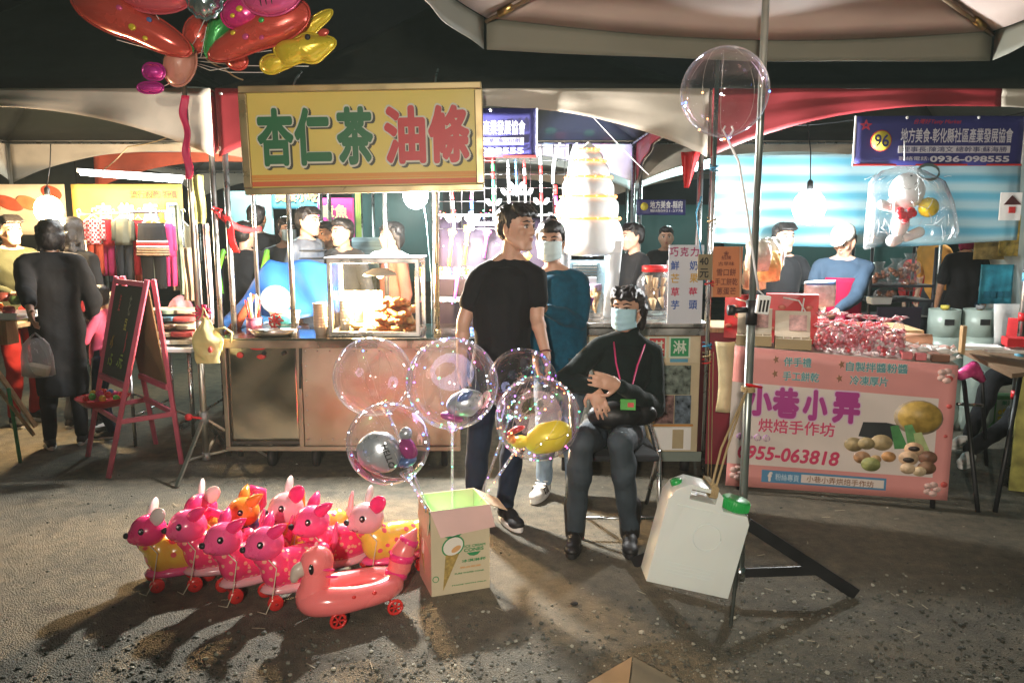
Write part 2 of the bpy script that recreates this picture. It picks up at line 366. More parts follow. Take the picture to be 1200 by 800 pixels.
# ------------------------------------------------------------------ stall tents
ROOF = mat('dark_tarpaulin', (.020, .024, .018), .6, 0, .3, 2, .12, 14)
BEIGE = mat('beige_tarpaulin', (.50, .44, .35), .6, 0, .16, 2.2, .10, 9, dirt=.35)
MAROON = mat('red_tarpaulin', (.27, .022, .028), .55, 0, .25, 2.2, .12, 9)
GREYT = mat('grey_tarpaulin', (.36, .40, .40), .55, 0, .15, 3, .12, 9)
TENTY = 5.2; ZB, ZT = 2.05, 2.485
def arch(u, w=1.0):
    "height of the scalloped lower edge along a valance, 0 at the corners, 1 in the middle"
    return (1 - abs(2 * u - 1) ** 2.3) * w
def valance(p, q, zt, zb, rise, mats, parent, u0=0, u1=1, n=40, seed=0, name='valance_panel'):
    p, q = V(p), V(q); d = (q - p).normalized(); nn = V((d.y, -d.x, 0)); b = B()
    def fn(u, v):
        uu = u0 + (u1 - u0) * u; lo = zb + (zt - .11 - zb) * arch(uu); z = lo + (zt - lo) * v
        w = .012 * math.sin(uu * 31 + seed) * (1 - v) + .008 * noise.noise(V((uu * 9, v * 4, seed)))
        c = p.lerp(q, uu) + nn * w; return V((c.x, c.y, z))
    b.sheet(fn, n, 8); return b.out(name, mats, parent, thick=.003)
def tent(name, label, x0, x1, y0=TENTY, dep=3.0, split=None, front=(None, None), roof=None, zpk=3.6, legs=True, back=None, back_name='valance_panel'):
    t = thing(name, label, 'market tent', ((x0 + x1) / 2, y0 + dep / 2, 0)); y1 = y0 + dep; c = V(((x0 + x1) / 2, y0 + dep / 2, zpk)); roof = roof or ROOF
    cn = [V((x0, y0, ZT)), V((x1, y0, ZT)), V((x1, y1, ZT)), V((x0, y1, ZT))]
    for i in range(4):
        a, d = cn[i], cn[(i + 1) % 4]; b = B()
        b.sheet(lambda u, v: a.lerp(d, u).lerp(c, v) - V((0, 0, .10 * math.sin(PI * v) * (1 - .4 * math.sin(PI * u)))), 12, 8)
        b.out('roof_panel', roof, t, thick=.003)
    m0, m1 = front
    if split is None: valance((x0, y0, 0), (x1, y0, 0), ZT, ZB, .3, m0, t, seed=x0)
    else:
        u = (split - x0) / (x1 - x0); valance((x0, y0, 0), (x1, y0, 0), ZT, ZB, .3, m0, t, 0, u, seed=x0); valance((x0, y0, 0), (x1, y0, 0), ZT, ZB, .3, m1, t, u, 1, seed=x0)
    valance((x1, y1, 0), (x0, y1, 0), ZT, ZB, .3, back or BEIGE, t, seed=2)
    for xx, f in ((x0 + .004, 0), (x1 - .004, 1)): valance((xx, y0 + .01, 0), (xx, y1 - .01, 0), ZT - .004, ZB + .01, .3, [BEIGE, MAROON][f], t, seed=3)
    if legs:
        for xx in (x0 + .03, x1 - .03):
            for yy in (y0 + .04, y1 - .04): B().cyl((xx, yy, 0), (xx, yy, ZT - .02), .019).out('leg', CHROME, t)
    for k in range(4):
        a, d = cn[k] - V((0, 0, .03)), cn[(k + 1) % 4] - V((0, 0, .03)); i_ = (c - (a + d) / 2); i_.z = 0; i_ = i_.normalized() * .035
        B().cyl(a + i_, d + i_, .012).out('roof_bar', CHROME, t)
    return t
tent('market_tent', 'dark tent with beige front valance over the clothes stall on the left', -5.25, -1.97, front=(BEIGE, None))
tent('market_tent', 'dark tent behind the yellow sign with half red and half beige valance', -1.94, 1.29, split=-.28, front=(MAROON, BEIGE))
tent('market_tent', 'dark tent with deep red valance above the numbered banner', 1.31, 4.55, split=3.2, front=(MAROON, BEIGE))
tent('market_tent', 'rear tent with grey canopy beyond the clothes stall', -5.0, -1.8, 9.4, front=(mat('orange_red_tarp', (.55, .08, .03), .6), None), roof=GREYT)
tent('market_tent', 'rear grey tent with red valance behind the cart', -1.75, 1.45, 9.6, split=-.2, front=(MAROON, GREYT), roof=GREYT)
tent('market_tent', 'rear grey tent beyond the pink banner stall', 1.5, 5.2, 9.6, front=(GREYT, None), roof=GREYT)
# side panel of the last tent, beyond the right edge
prop(B().sheet(lambda u, v: V((4.75 + .05 * math.sin(v * 9) , 5.3 + 2.8 * u, .4 + 2.0 * v)), 12, 10).out('side_curtain', GREYT, thick=.004), 'grey tarpaulin side curtain at the far right of the row', 'curtain')
# dark building shape, added to hide the sky glow behind the market
def farwall():
    t = thing('sky_backdrop', 'added dark building far behind the market tents', 'backdrop', (0, 17, 0))
    B().box((0, 17.5, 4.3), (44, 1, 8.6)).out('wall', mat('dark_render', (.03, .035, .035), .9), t)
    b = B(); b.poly([(-22.5, 16.6, 8.6), (22.5, 16.6, 8.6), (22.5, 18.4, 9.8), (-22.5, 18.4, 9.8)], (0, 0, .15)); b.out('roof', mat('dark_sheet_roof', (.02, .022, .024), .6), t)
    for k in range(-6, 7): B().box((k * 2.5, 16.985, 2.9), (1.1, .05, 1.0)).out('window', mat('dark_pane', (.02, .03, .035), .12), t)
farwall()
# ------------------------------------------------------------------ parasol over the aisle, its pole stood on a tripod
def parasol():
    bx = V((.985, 3.14, 0)); t = thing('market_parasol', 'large rectangular parasol on a grey pole with black tripod feet', 'parasol', bx)
    zb = 2.47; H = .15
    cn = [V((-.13, 4.02, zb)), V((2.56, 4.28, zb)), V((2.10, 2.26, zb)), V((-.59, 2.00, zb))]; ap = V((.985, 3.14, 2.98))
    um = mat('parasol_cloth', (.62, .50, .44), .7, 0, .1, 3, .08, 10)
    for i in range(4):
        a, d = cn[i] + V((0, 0, H)), cn[(i + 1) % 4] + V((0, 0, H))
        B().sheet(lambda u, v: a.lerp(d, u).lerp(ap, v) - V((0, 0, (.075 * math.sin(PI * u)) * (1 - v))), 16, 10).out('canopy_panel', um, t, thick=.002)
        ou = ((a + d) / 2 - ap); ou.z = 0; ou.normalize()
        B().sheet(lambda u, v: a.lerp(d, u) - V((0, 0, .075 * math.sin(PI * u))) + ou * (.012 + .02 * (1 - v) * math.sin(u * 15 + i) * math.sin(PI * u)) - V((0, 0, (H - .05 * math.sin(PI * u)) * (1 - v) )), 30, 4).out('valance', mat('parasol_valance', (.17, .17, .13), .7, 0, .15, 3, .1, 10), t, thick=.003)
        B().tube([ap - V((0, 0, .06)), cn[i] + V((0, 0, H - .02))], [.013, .010]).out('rib', mat('brown_rib', (.25, .17, .09), .5), t)
        q = (cn[i] + V((0, 0, H - .02))).lerp(ap, .06); q2 = q.lerp(ap, .06); B().cyl(q, q2, .018).out('rib_cap', mat('brass', (.6, .42, .15), .3, 1), t)
    top = ap - V((0, 0, .03))
    B().cyl((bx.x, bx.y, .08), (bx.x, bx.y, 1.25), .0175).out('lower_pole', mat('grey_pole', (.30, .34, .32), .35, .8, .15, 7), t)
    B().cyl((bx.x, bx.y, 1.2), top, .0145).out('upper_pole', mat('grey_pole', (.3, .34, .32), .35, .8), t)
    cl = B().cyl((bx.x, bx.y, 1.19), (bx.x, bx.y, 1.29), .023).out('pole_clamp', BLACKP, t)
    B().cyl((bx.x - .02, bx.y, 1.25), (bx.x - .075, bx.y - .01, 1.25), .012).cyl((bx.x - .075, bx.y - .01, 1.25), (bx.x - .10, bx.y - .01, 1.25), .022).out('clamp_knob', BLACKP, cl)
    B().cyl((bx.x, bx.y, .29), (bx.x, bx.y, .37), .024).out('leg_collar', CHROME, t)
    B().cyl((bx.x, bx.y, .08), (bx.x, bx.y, .14), .023).out('brace_collar', CHROME, t)
    for i, (fx, fy) in enumerate((tuple(G(1003, 699))[:2], tuple(G(742, 662))[:2], tuple(G(856, 738))[:2])):
        f = V((fx, fy, .012)); d = (f - bx); d.z = 0; d.normalize(); m = BLACKP if i < 2 else mat('dark_steel', (.09, .1, .09), .4, .8)
        w = .018 if i == 2 else .052
        B().bar(bx + V((0, 0, .335)) + d * .02, f, .014, w).out('leg', m, t, bevel=.003)
        k = (bx + V((0, 0, .335))).lerp(f, .66); B().bar(bx + V((0, 0, .11)) + d * .02, k, .012, w * .8).out('brace', m, t, bevel=.003)
    B().tube([(bx.x, bx.y - .02, .93), (bx.x - .02, bx.y - .03, .945), (bx.x + .05, bx.y - .02, .93)], .006).out('red_tie', REDP, t)
    return bx
POLE = parasol()
# ------------------------------------------------------------------ people
SKIN = mat('skin', (.56, .335, .235), .5, 0, .07, 9, .03, 160, sub=.12)
SKIN_D = mat('tanned_skin', (.40, .22, .14), .5, 0, .07, 9, .03, 160, sub=.1)
HAIR = mat('black_hair', (.012, .010, .010), .42, 0, .4, 30, .35, 90, aniso=(14, 14, 1.2))
EYEW = mat('eye_white', (.72, .70, .68), .2, var=0); IRIS = mat('dark_iris', (.012, .008, .006), .1, var=0, coat=.6)
LIP = mat('lips', (.42, .15, .13), .45, var=0)
MASKM = mat('mask_blue', (.38, .60, .68), .85, 0, .06, 12, .1, 60)
MASKW = mat('mask_pale', (.62, .76, .78), .85, 0, .06, 12, .1, 60)
def ik(a, c, l1, l2, pole):
    "elbow or knee between a and c, bent towards pole"
    a, c = V(a), V(c); d = c - a; L = min(d.length, (l1 + l2) * .999); dn = d.normalized(); x = (l1 * l1 - l2 * l2 + L * L) / (2 * L)
    h = math.sqrt(max(0, l1 * l1 - x * x)); p = V(pole); p = p - dn * p.dot(dn); p.normalize(); return a + dn * x + p * h, a + dn * L
def stand(h=1.68, arms=None, step=.0, lean=0.0, wide=1.0):
    "joints of a standing figure, feet at the origin, facing -y; L is the figure's own left (+x)"
    k = h / 1.70; j = {}
    j['pelvis'] = V((0, lean * .3, .92)); j['waist'] = V((0, .005 + lean * .1, 1.06)); j['chest'] = V((0, .015 - lean * .4, 1.24)); j['neck'] = V((0, .025 - lean, 1.43)); j['head'] = V((0, -.01 - lean * 1.2, 1.585))
    for s, sg in (('L', 1), ('R', -1)):
        j['sh' + s] = V((sg * .175 * wide, .02 - lean * .9, 1.375)); j['hip' + s] = V((sg * .085, 0, .90))
        f = step * sg
        j['an' + s] = V((sg * .10, .03 + f, .075)); j['kn' + s] = ik(j['hip' + s], j['an' + s], .43, .415, (sg * .1, -1, 0))[0]; j['toe' + s] = j['an' + s] + V((sg * .03, -.165, -.05))
        w = (arms or {}).get(s)
        if w is None: w = (sg * .245, -.03, .86)
        e, w_ = ik(j['sh' + s], w, .285, .25, (sg * .55, .8, -.25)); j['el' + s] = e; j['wr' + s] = w_
        hd = (w_ - e).normalized(); j['ha' + s] = w_ + hd * .17
    for n in j: j[n] = j[n] * k
    j['k'] = k; return j
def place(j, x, y, yaw, z=0):
    m = M.Translation((x, y, z)) @ M.Rotation(yaw, 4, 'Z'); return {n: (m @ p if n != 'k' else p) for n, p in j.items()}
def hand(b, w, tip, palm, k=1.0, curl=.5, spread=.16, side=1):
    "palm and five bent fingers from the wrist w towards tip; palm = direction the palm faces; side = +1 thumb on the +s side"
    w, tip = V(w), V(tip); d = (tip - w).normalized(); p = V(palm); p = (p - d * p.dot(d)).normalized(); s = d.cross(p) * side
    rot = M((s, d, p)).transposed()
    b.ell(w + d * .052 * k, (.041 * k, .056 * k, .018 * k), rot, 12, 8); b.cap(w - d * .015 * k, w + d * .03 * k, .026 * k, .026 * k)
    for i, (o, l) in enumerate(((.033, .078), (.0115, .088), (-.0105, .082), (-.032, .064))):
        a = w + d * .092 * k + s * o * k; dd = (d + s * o * spread * 28 * .2 + p * curl * .35).normalized(); m = a + dd * l * .5 * k
        d3 = (dd + p * curl * (1.1 + .12 * i)).normalized(); e = m + d3 * l * .52 * k
        b.cap(a - d * .02 * k, m, .0088 * k, .0082 * k, 8); b.cap(m, e, .0082 * k, .0066 * k, 8)
    a = w + d * .03 * k + s * .030 * k; m = a + (d * .55 + s * .75 + p * .25).normalized() * .042 * k; e = m + (d * .95 + s * .25 + p * .35).normalized() * .034 * k
    b.cap(a, m, .0130 * k, .0108 * k, 8); b.cap(m, e, .0106 * k, .0080 * k, 8)
def ring_loft(b, rr, n=20):
    out = []
    for c, u, f, ru, rf in rr: out.append([b._v(V(c) + V(u) * math.cos(2 * PI * q / n) * ru + V(f) * math.sin(2 * PI * q / n) * rf) for q in range(n)])
    b.rings(out)
def torso(b, j, e=0, lo=-.12, hi=1, fat=1.0, open_neck=False):
    k = j['k']; us = (j['shL'] - j['shR']).normalized(); uh = (j['hipL'] - j['hipR']).normalized(); ms = (j['shL'] + j['shR']) / 2
    up = (j['neck'] - j['pelvis']).normalized(); fs = up.cross(us) * -1; fh = up.cross(uh) * -1
    sw = (j['shL'] - j['shR']).length / 2 / k
    g = lambda c, u, f, ru, rf: (c, u, f, (ru * fat + e) * k, (rf * fat + e) * k)
    um = (us + uh).normalized(); fm = (fs + fh).normalized()
    rr = [g(j['pelvis'] + up * lo * k, uh, fh, .150, .112), g(j['pelvis'], uh, fh, .165, .118), g(j['waist'], um, fm, .142, .102), g(j['chest'], us, fs, .160, .118), g(ms - up * .07 * k, us, fs, sw - .005, .105)]
    if hi: rr += [g(ms + up * .005 * k, us, fs, sw - .022, .085), g(ms + up * .045 * k, us, fs, .085, .06)]
    ring_loft(b, rr)
    if hi:
        for s in 'LR': b.cap(V(j["neck"]).lerp(V(j["head"]), .12 if e < 0 else j.get("trap", -.16)), V(j['sh' + s]).lerp(ms, .12) + up * .022 * k, (.050 + e) * k, (.036 + e) * k)
def headrot(face, tilt=0):
    f = V(face).normalized(); up = V((0, 0, 1)); y = -f; x = y.cross(up).normalized(); z = x.cross(y); m = M((x, y, z)).transposed()
    return m @ M.Rotation(tilt, 3, 'Y')
def head(b, c, r, k):
    P = lambda x, y, z: V(c) + r @ V((x * k, y * k, z * k))
    b.ell(P(0, .014, .032), (.074 * k, .094 * k, .084 * k), r, 18, 12)
    b.ell(P(0, -.020, -.030), (.060 * k, .070 * k, .080 * k), r, 16, 10)
    b.cap(P(-.022, -.058, -.098), P(.022, -.058, -.098), .020 * k); b.ell(P(0, -.03, -.075), (.052 * k, .055 * k, .04 * k), r)
    for s in (-1, 1):
        b.cap(P(s * .057, .01, -.05), P(s * .030, -.048, -.092), .018 * k, .018 * k)
        b.ell(P(s * .040, -.058, -.024), (.022 * k, .022 * k, .020 * k), r)
        b.cap(P(s * .012, -.083, .026), P(s * .045, -.070, .026), .0105 * k, .009 * k)
        b.ell(P(s * .077, .016, -.012), (.010 * k, .020 * k, .031 * k), r @ M.Rotation(s * .25, 3, 'Z'))
    b.cap(P(0, -.084, .016), P(0, -.101, -.024), .0078 * k, .0115 * k)
    for s in (-1, 1): b.ell(P(s * .010, -.093, -.028), .0085 * k)
    b.cap(P(-.016, -.083, -.058), P(.016, -.083, -.058), .0085 * k)
    return P
def face_bits(t, P, r, k, masked=False, shut=False):
    for s in (-1, 1):
        e = B().ell(P(s * .030, -.0765, .004), (.0145 * k, .0085 * k, .0080 * k), r, 10, 7).out('eye', EYEW, t)
        B().ell(P(s * .030, -.0835, .004), (.0068 * k, .004 * k, .0068 * k), r, 10, 7).out('iris', IRIS, e)
        B().tube([P(s * .014, -.0845, .0115), P(s * .030, -.0875, .0145), P(s * .046, -.079, .0105)], [.0022 * k, .0034 * k, .002 * k], 6).out('eyelid', HAIR, e)
        B().tube([P(s * .012, -.090, .028), P(s * .032, -.087, .034), P(s * .052, -.071, .028)], [.0035 * k, .0048 * k, .002 * k], 6).out('eyebrow', HAIR, t)
    if not masked:
        b = B(); b.ell(P(0, -.0905, -.0535), (.019 * k, .005 * k, .0038 * k), r, 12, 7); b.ell(P(0, -.0895, -.0625), (.016 * k, .0055 * k, .0045 * k), r, 12, 7); b.out('lips', LIP, t)
def mask(t, P, k, m):
    def fn(u, v):
        a = (u - .5) * 2.15; z = .012 - .118 * v; bulge = .112 + .012 * math.sin(PI * v) - .020 * max(0, v - .55) + .006 * math.cos(a * 2)
        pl = .0022 * math.sin(v * 22); return P(math.sin(a) * .079, -math.cos(a) * (bulge + pl) * 1.0 + .012, z * (1 - .18 * abs(a)) - .004)
    o = B().sheet(fn, 16, 18).out('face_mask', m, t, thick=.002)
    for s in (-1, 1): B().tube([P(s * .068, -.035, -.01), P(s * .080, .005, .008), P(s * .083, .032, .006)], .0016 * k, 5).tube([P(s * .066, -.035, -.08), P(s * .078, .005, -.035), P(s * .083, .032, -.012)], .0016 * k, 5).out('ear_loop', PAPER, o)
def hair(t, P, r, k, style='short', m=None, vox=.008):
    b = B(); m = m or HAIR; E = lambda x, y, z, a, c, d: b.ell(P(x, y, z), (a * k, c * k, d * k), r, 16, 10)
    if style == 'under_cap': E(0, .062, -.015, .076, .050, .085)
    else: E(0, .028, .052, .082, .095, .074)
    if style in ('short', 'crew'):
        E(0, .060, .005, .074, .058, .075)
        if style == 'short':
            for q in range(9):
                x = -.064 + .016 * q; b.cap(P(x * .8, -.03, .104), P(x + .004, -.086 + .35 * abs(x) * abs(x) * 8, .062 + .005 * (q % 3)), .022 * k, .010 * k)
            for s in (-1, 1): b.cap(P(s * .074, .005, .06), P(s * .074, .002, -.002), .014 * k, .007 * k)
        else:
            E(0, -.02, .083, .068, .07, .045)
    elif style == 'bob':
        E(0, .058, -.015, .082, .062, .095)
        for q in range(8):
            x = -.062 + .0177 * q; b.cap(P(x * .75 - .01, -.02, .096), P(x + .006, -.088 + 2.6 * x * x, .056 + .004 * ((q * 5) % 3)), .026 * k, .011 * k)
        for s in (-1, 1): b.cap(P(s * .076, .0, .06), P(s * .080, .006, -.03), .020 * k, .009 * k); b.cap(P(s * .07, .04, .0), P(s * .066, .05, -.10), .03 * k, .016 * k)
    elif style == 'bun':
        E(0, .055, .01, .075, .058, .075); E(0, .085, .115, .035, .035, .033); E(0, -.012, .078, .072, .075, .050)
        for s in (-1, 1): b.cap(P(s * .074, -.01, .055), P(s * .076, .005, -.01), .014 * k, .007 * k)
    elif style == 'long':
        E(0, .060, -.02, .082, .06, .10); E(0, .07, -.16, .085, .045, .13); E(0, -.012, .080, .072, .075, .050)
        for s in (-1, 1): b.cap(P(s * .078, .0, .06), P(s * .088, .02, -.18), .020 * k, .028 * k)
    return b.fuse('hair', m, t, vox, 2, .0035, 70)
def limb(b, a, m, c, r1, r2, r3, calf=0):
    b.cap(a, m, r1, r2); b.cap(m, c, r2, r3)
    if calf: q = V(m).lerp(V(c), .3); b.ell(q, (r2 * calf, r2 * calf, r2 * 1.9))
def shoe(t, an, toe, k, m, sole=None, name='shoe', extra=None):
    an, toe = V(an), V(toe); d = toe - an; d.z = 0; d.normalize(); s = V((-d.y, d.x, 0)); up = V((0, 0, 1)); z0 = an.z - .075 * k; r = M((s, -d, up)).transposed()
    g = lambda f, h, x=0: V((an.x, an.y, z0)) + d * f * k + s * x * k + up * h * k
    b = B(); b.ell(g(.0, .055), (.036 * k, .05 * k, .052 * k), r); b.ell(g(.07, .05), (.040 * k, .07 * k, .042 * k), r); b.ell(g(.135, .036), (.043 * k, .06 * k, .032 * k), r); b.cap(g(.0, .06), g(-.005, .105), .037 * k, .036 * k); b.ell(g(-.028, .04), (.033 * k, .034 * k, .036 * k), r)
    o = b.fuse(name, m, t, .008 * k, 3)
    pts = [(math.cos(a), math.sin(a)) for a in [2 * PI * i / 20 for i in range(20)]]
    P2 = [g(.063 + c * .132, .001, q * (.040 + .006 * c)) for c, q in pts]
    b = B(); b.poly(P2, up * .028 * k); b.out('sole', sole or PAPER, o, bevel=.005); return o
def person(label, j, face, top, bottom, skin=None, hair_style='short', sleeve=1.0, vox=.012, shoes=None, sole=None, hair_m=None, masked=None, group=None, tilt=0, palms=None, curls=(.5, .5), fat=1.0, neck_e=.014, legs=True, collar=0, loose=0, cuffs=True, hem=-.02, face_detail=True, shadow_part=None, shorts=0):
    base = (j['anL'] + j['anR']) / 2; base.z = min(j['anL'].z, j['anR'].z) - .075 * j['k']
    t = thing('person', label, 'person', base, 0, group); k = j['k']; skin = skin or SKIN; r = headrot(face, tilt); palms = palms or {}
    b = B(); P = head(b, j['head'], r, k); torso(b, j, -.006, fat=fat)
    b.cap(j['neck'] - V((0, 0, .04 * k)), j['head'] + r @ V((0, .03 * k, -.06 * k)), .052 * k, .047 * k)
    for i, s in enumerate('LR'):
        limb(b, j['sh' + s], j['el' + s], j['wr' + s], .047 * k, .038 * k, .026 * k); b.ell(V(j['el' + s]).lerp(V(j['wr' + s]), .25), .040 * k)
        us = (j['shL'] - j['shR']).normalized() * (-1 if s == 'L' else 1); pl = palms.get(s, us)
        hand(b, j['wr' + s], j['ha' + s], pl, k, curls[i], side=(1 if s == 'L' else -1))
        if legs: limb(b, j['hip' + s], j['kn' + s], j['an' + s], .078 * k, .052 * k, .035 * k)
    body = b.fuse('body', skin, t, vox, 2)
    face_bits(t, P, r, k, masked is not None) if face_detail else None
    if masked: mask(t, P, k, masked)
    if hair_style: hair(t, P, r, k, hair_style, hair_m, min(vox, .010))
    # upper garment
    if collar: j['trap'] = .14
    b = B(); torso(b, j, .010 + loose, lo=hem - .1, fat=fat)
    for s in 'LR':
        a, m, c = V(j['sh' + s]), V(j['el' + s]), V(j['wr' + s])
        if sleeve > 1: limb(b, a, m, m.lerp(c, sleeve - 1), (.054 + loose) * k, (.050 + loose) * k, (.038 + loose) * k)
        else: b.cap(a, a.lerp(m, sleeve), (.054 + loose) * k, (.060 + loose) * k)
    if collar: b.cap(j['neck'] - V((0, 0, .03 * k)), V(j['neck']).lerp(V(j['head']), collar), .060 * k, .055 * k)
    top_o = b.fuse('top', top, t, vox, 8, .009, 9)
    if legs:
        b = B(); torso(b, j, .004, lo=-.10, hi=0, fat=fat) if False else None
        uh = (j['hipL'] - j['hipR']).normalized(); up = (j['waist'] - j['pelvis']).normalized(); fh = up.cross(uh) * -1
        ring_loft(b, [(j['pelvis'] - up * .10 * k, uh, fh, .13 * k * fat, .10 * k * fat), (j['pelvis'] - up * .02 * k, uh, fh, .172 * k * fat, .124 * k * fat), (j['pelvis'] + up * .10 * k, uh, fh, .152 * k * fat, .108 * k * fat)])
        for s in 'LR':
            e_ = V(j['kn' + s]).lerp(V(j['an' + s]), 1.0)
            limb(b, j['hip' + s], j['kn' + s], e_ + V((0, 0, .02)), .090 * k, .062 * k, .046 * k, 1.02)
        b.fuse('trousers', bottom, t, vox, 5, .006, 11)
        for s in 'LR': shoe(t, j['an' + s], j['toe' + s], k, shoes or DARK, sole)
    return t, P, r
BLACKCL = mat('black_cotton', (.014, .015, .017), .85, 0, .25, 8, .25, 26, sheen=.04)
DARKCL = mat('dark_grey_cloth', (.035, .038, .042), .85, 0, .25, 8, .25, 26, sheen=.04)
NAVY = mat('navy_cloth', (.018, .03, .055), .85, 0, .25, 8, .25, 26, sheen=.04)
TEAL = mat('petrol_blue_knit', (.012, .085, .145), .9, 0, .25, 30, .3, 70, sheen=.06)
JEANS = mat('blue_denim', (.045, .075, .12), .8, 0, .4, 14, .2, 120)
PALEJEANS = mat('light_denim', (.22, .30, .38), .8, 0, .3, 14, .2, 120)
GREYJ = mat('charcoal_trousers', (.040, .056, .070), .75, 0, .3, 12, .2, 60)
# --- the standing man in the black T-shirt
def px(n, x, y, Y): return W(x, y, Y)
Y = 4.05
j = dict(k=1.02, head=W(606, 267, Y - .02), neck=W(597, 303, Y + .02), chest=W(590, 355, Y), waist=W(588, 398, Y), pelvis=W(588, 432, Y), shL=W(629, 325, Y - .03), shR=W(561, 325, Y + .03), hipL=W(606, 440, Y), hipR=W(570, 440, Y),
         elL=W(629, 372, Y - .05), wrL=W(639, 412, Y - .13), haL=W(645, 448, Y - .20), elR=W(543, 378, Y + .0), wrR=W(541, 432, Y - .10), haR=W(545, 470, Y - .15),
         knL=W(602, 520, Y - .03), knR=W(560, 520, Y - .04))
j['anL'] = G(592, 594, .08); j['toeL'] = j['anL'] + V((.07, -.15, -.05)); j['anR'] = G(556, 590, .08); j['toeR'] = j['anR'] + V((-.04, -.15, -.05))
t, P, r = person('young man in a black V-neck T-shirt looking to the right behind the clear balloons', j, (.80, -.60, .0), BLACKCL, NAVY, hair_style='short', sleeve=.52, vox=.007, shoes=mat('black_sneaker', (.012, .012, .014), .6), sole=PAPER, curls=(.45, .5), hem=-.02, fat=.93)
b = B(); q = j['wrL']; d = (j['haL'] - q).normalized(); u, w = frame(d); b.lathe([(.030, -.004), (.033, 0), (.030, .004)], q, 16, axis=d); b.out('bracelet', mat('dark_red_beads', (.15, .03, .03), .4), t)
# V-neck opening
us = (j['shL'] - j['shR']).normalized()
# --- the woman in the petrol blue jumper and pale mask, standing behind him
Y = 4.45
j = dict(k=.99, head=W(645, 283, Y), neck=W(650, 318, Y + .02), chest=W(655, 362, Y), waist=W(657, 400, Y), pelvis=W(657, 432, Y), shL=W(681, 331, Y + .02), shR=W(622, 333, Y + .0), hipL=W(672, 440, Y), hipR=W(642, 440, Y),
         elL=W(679, 378, Y - .06), wrL=W(640, 362, Y - .22), haL=W(612, 352, Y - .27), elR=W(617, 380, Y - .02), wrR=W(626, 412, Y - .12), haR=W(630, 440, Y - .16), knL=W(672, 505, Y - .02), knR=W(640, 505, Y - .03))
j['anR'] = G(638, 565, .08); j['toeR'] = j['anR'] + V((-.06, -.14, -.05)); j['anL'] = G(672, 566, .08); j['toeL'] = j['anL'] + V((.02, -.16, -.05))
t, P, r = person('woman in a petrol blue jumper and pale face mask standing behind the young man', j, (-.15, -1, -.05), TEAL, PALEJEANS, hair_style='bun', sleeve=1.93, vox=.008, shoes=mat('white_trainer', (.72, .70, .66), .5), sole=PAPER, masked=MASKW, curls=(.6, .5), palms={'L': (0, .2, 1)})
# three dark stripes on her trainer
for o in [c for c in bpy.data.objects if c.parent == t and c.name.startswith('shoe')]:
    s_ = 'R' if abs((rootmat(t) @ V(o.data.vertices[0].co) - j['anR']).length) < .25 else 'L'
    an = j['an' + s_]; d = (j['toe' + s_] - an); d.z = 0; d.normalize(); sd = V((-d.y, d.x, 0)); z0 = an.z - .075
    for q in range(3):
        for sg in (-1, 1):
            c = an + d * (.045 + .022 * q) + sd * sg * .041; b = B(); b.bar(V((c.x, c.y, z0 + .035)) - d * .008, V((c.x, c.y, z0 + .078)) + d * .012 - sd * sg * .009, .009, .004); b.out('stripe', BLACKP, o)
    for q in range(3):
        c = an + d * (.035 + .03 * q); b = B(); b.bar(V((c.x, c.y, z0 + .098 - q * .011)) - sd * .034, V((c.x, c.y, z0 + .098 - q * .011)) + sd * .034, .018, .006); b.out('strap', PAPER, o)
# --- the seated woman with the blue mask
Y = 3.98
j = dict(k=.97, head=W(735, 362, Y - .06), neck=W(737, 402, Y - .01), chest=W(727, 437, Y - .02), waist=W(720, 470, Y + .03), pelvis=W(716, 500, Y + .06), shL=W(765, 414, Y + .02), shR=W(699, 410, Y - .06), hipL=W(738, 508, Y + .03), hipR=W(697, 508, Y + .03),
         elL=W(768, 478, Y - .04), wrL=W(727, 452, Y - .30), haL=W(686, 440, Y - .36), elR=W(660, 448, Y - .16), wrR=W(694, 452, Y - .23), haR=W(712, 494, Y - .29),
         knL=W(727, 518, Y - .42), knR=W(682, 520, Y - .44))
j['anL'] = G(738, 622, .085); j['toeL'] = j['anL'] + V((-.02, -.16, -.05)); j['anR'] = G(674, 622, .085); j['toeR'] = j['anR'] + V((-.03, -.16, -.05))
t, P, r = person('seated woman in a dark green-black jumper with blue face mask and pink lanyard', j, (-.50, -.86, .02), mat('dark_green_jumper', (.012, .020, .019), .9, 0, .25, 20, .25, 60, sheen=.06), GREYJ, hair_style='bob', sleeve=1.97, vox=.0065, shoes=mat('black_boot', (.012, .012, .012), .5), sole=DARK, masked=MASKM, palms={'L': (.1, .9, -.3), 'R': (-.2, .9, .3)}, curls=(.25, .30), collar=.34, hem=-.03, tilt=0)
for s_ in 'LR':   # red piping on the boots
    a = j['an' + s_]; k_ = V((.036, .0, 0)); B().tube([a + k_ + V((0, .02, .14)), a + k_ + V((.008, .01, .05)), a + k_ + V((.006, .03, -.05))], .006, 6).out('boot_piping', REDP, t)
    B().cap(a + V((0, .005, -.01)), a + V((.0, .012, .13)), .050, .058).out('boot_shaft', MATS['black_boot'], t)
pl = []; hi = [W(719, 398, Y - .07), W(722, 425, Y - .17), W(729, 455, Y - .255), W(738, 462, Y - .25), W(747, 428, Y - .16), W(757, 400, Y - .03)]
b = B(); b.tube(hi, .0048, 6); ly = b.out('lanyard', mat('pink_ribbon', (.70, .06, .20), .6), t)
b = B(); q = W(736, 474, Y - .27); b.box(q, (.075, .012, .055), Euler((R(-25), 0, R(-6))).to_matrix()); cd = b.out('badge_card', mat('green_card', (.10, .42, .08), .4), ly, bevel=.003)
B().box(q + V((.012, -.008, .0)), (.03, .006, .022), Euler((R(-25), 0, R(-6))).to_matrix()).out('badge_print', mat('red_print', (.6, .08, .08), .4), cd)
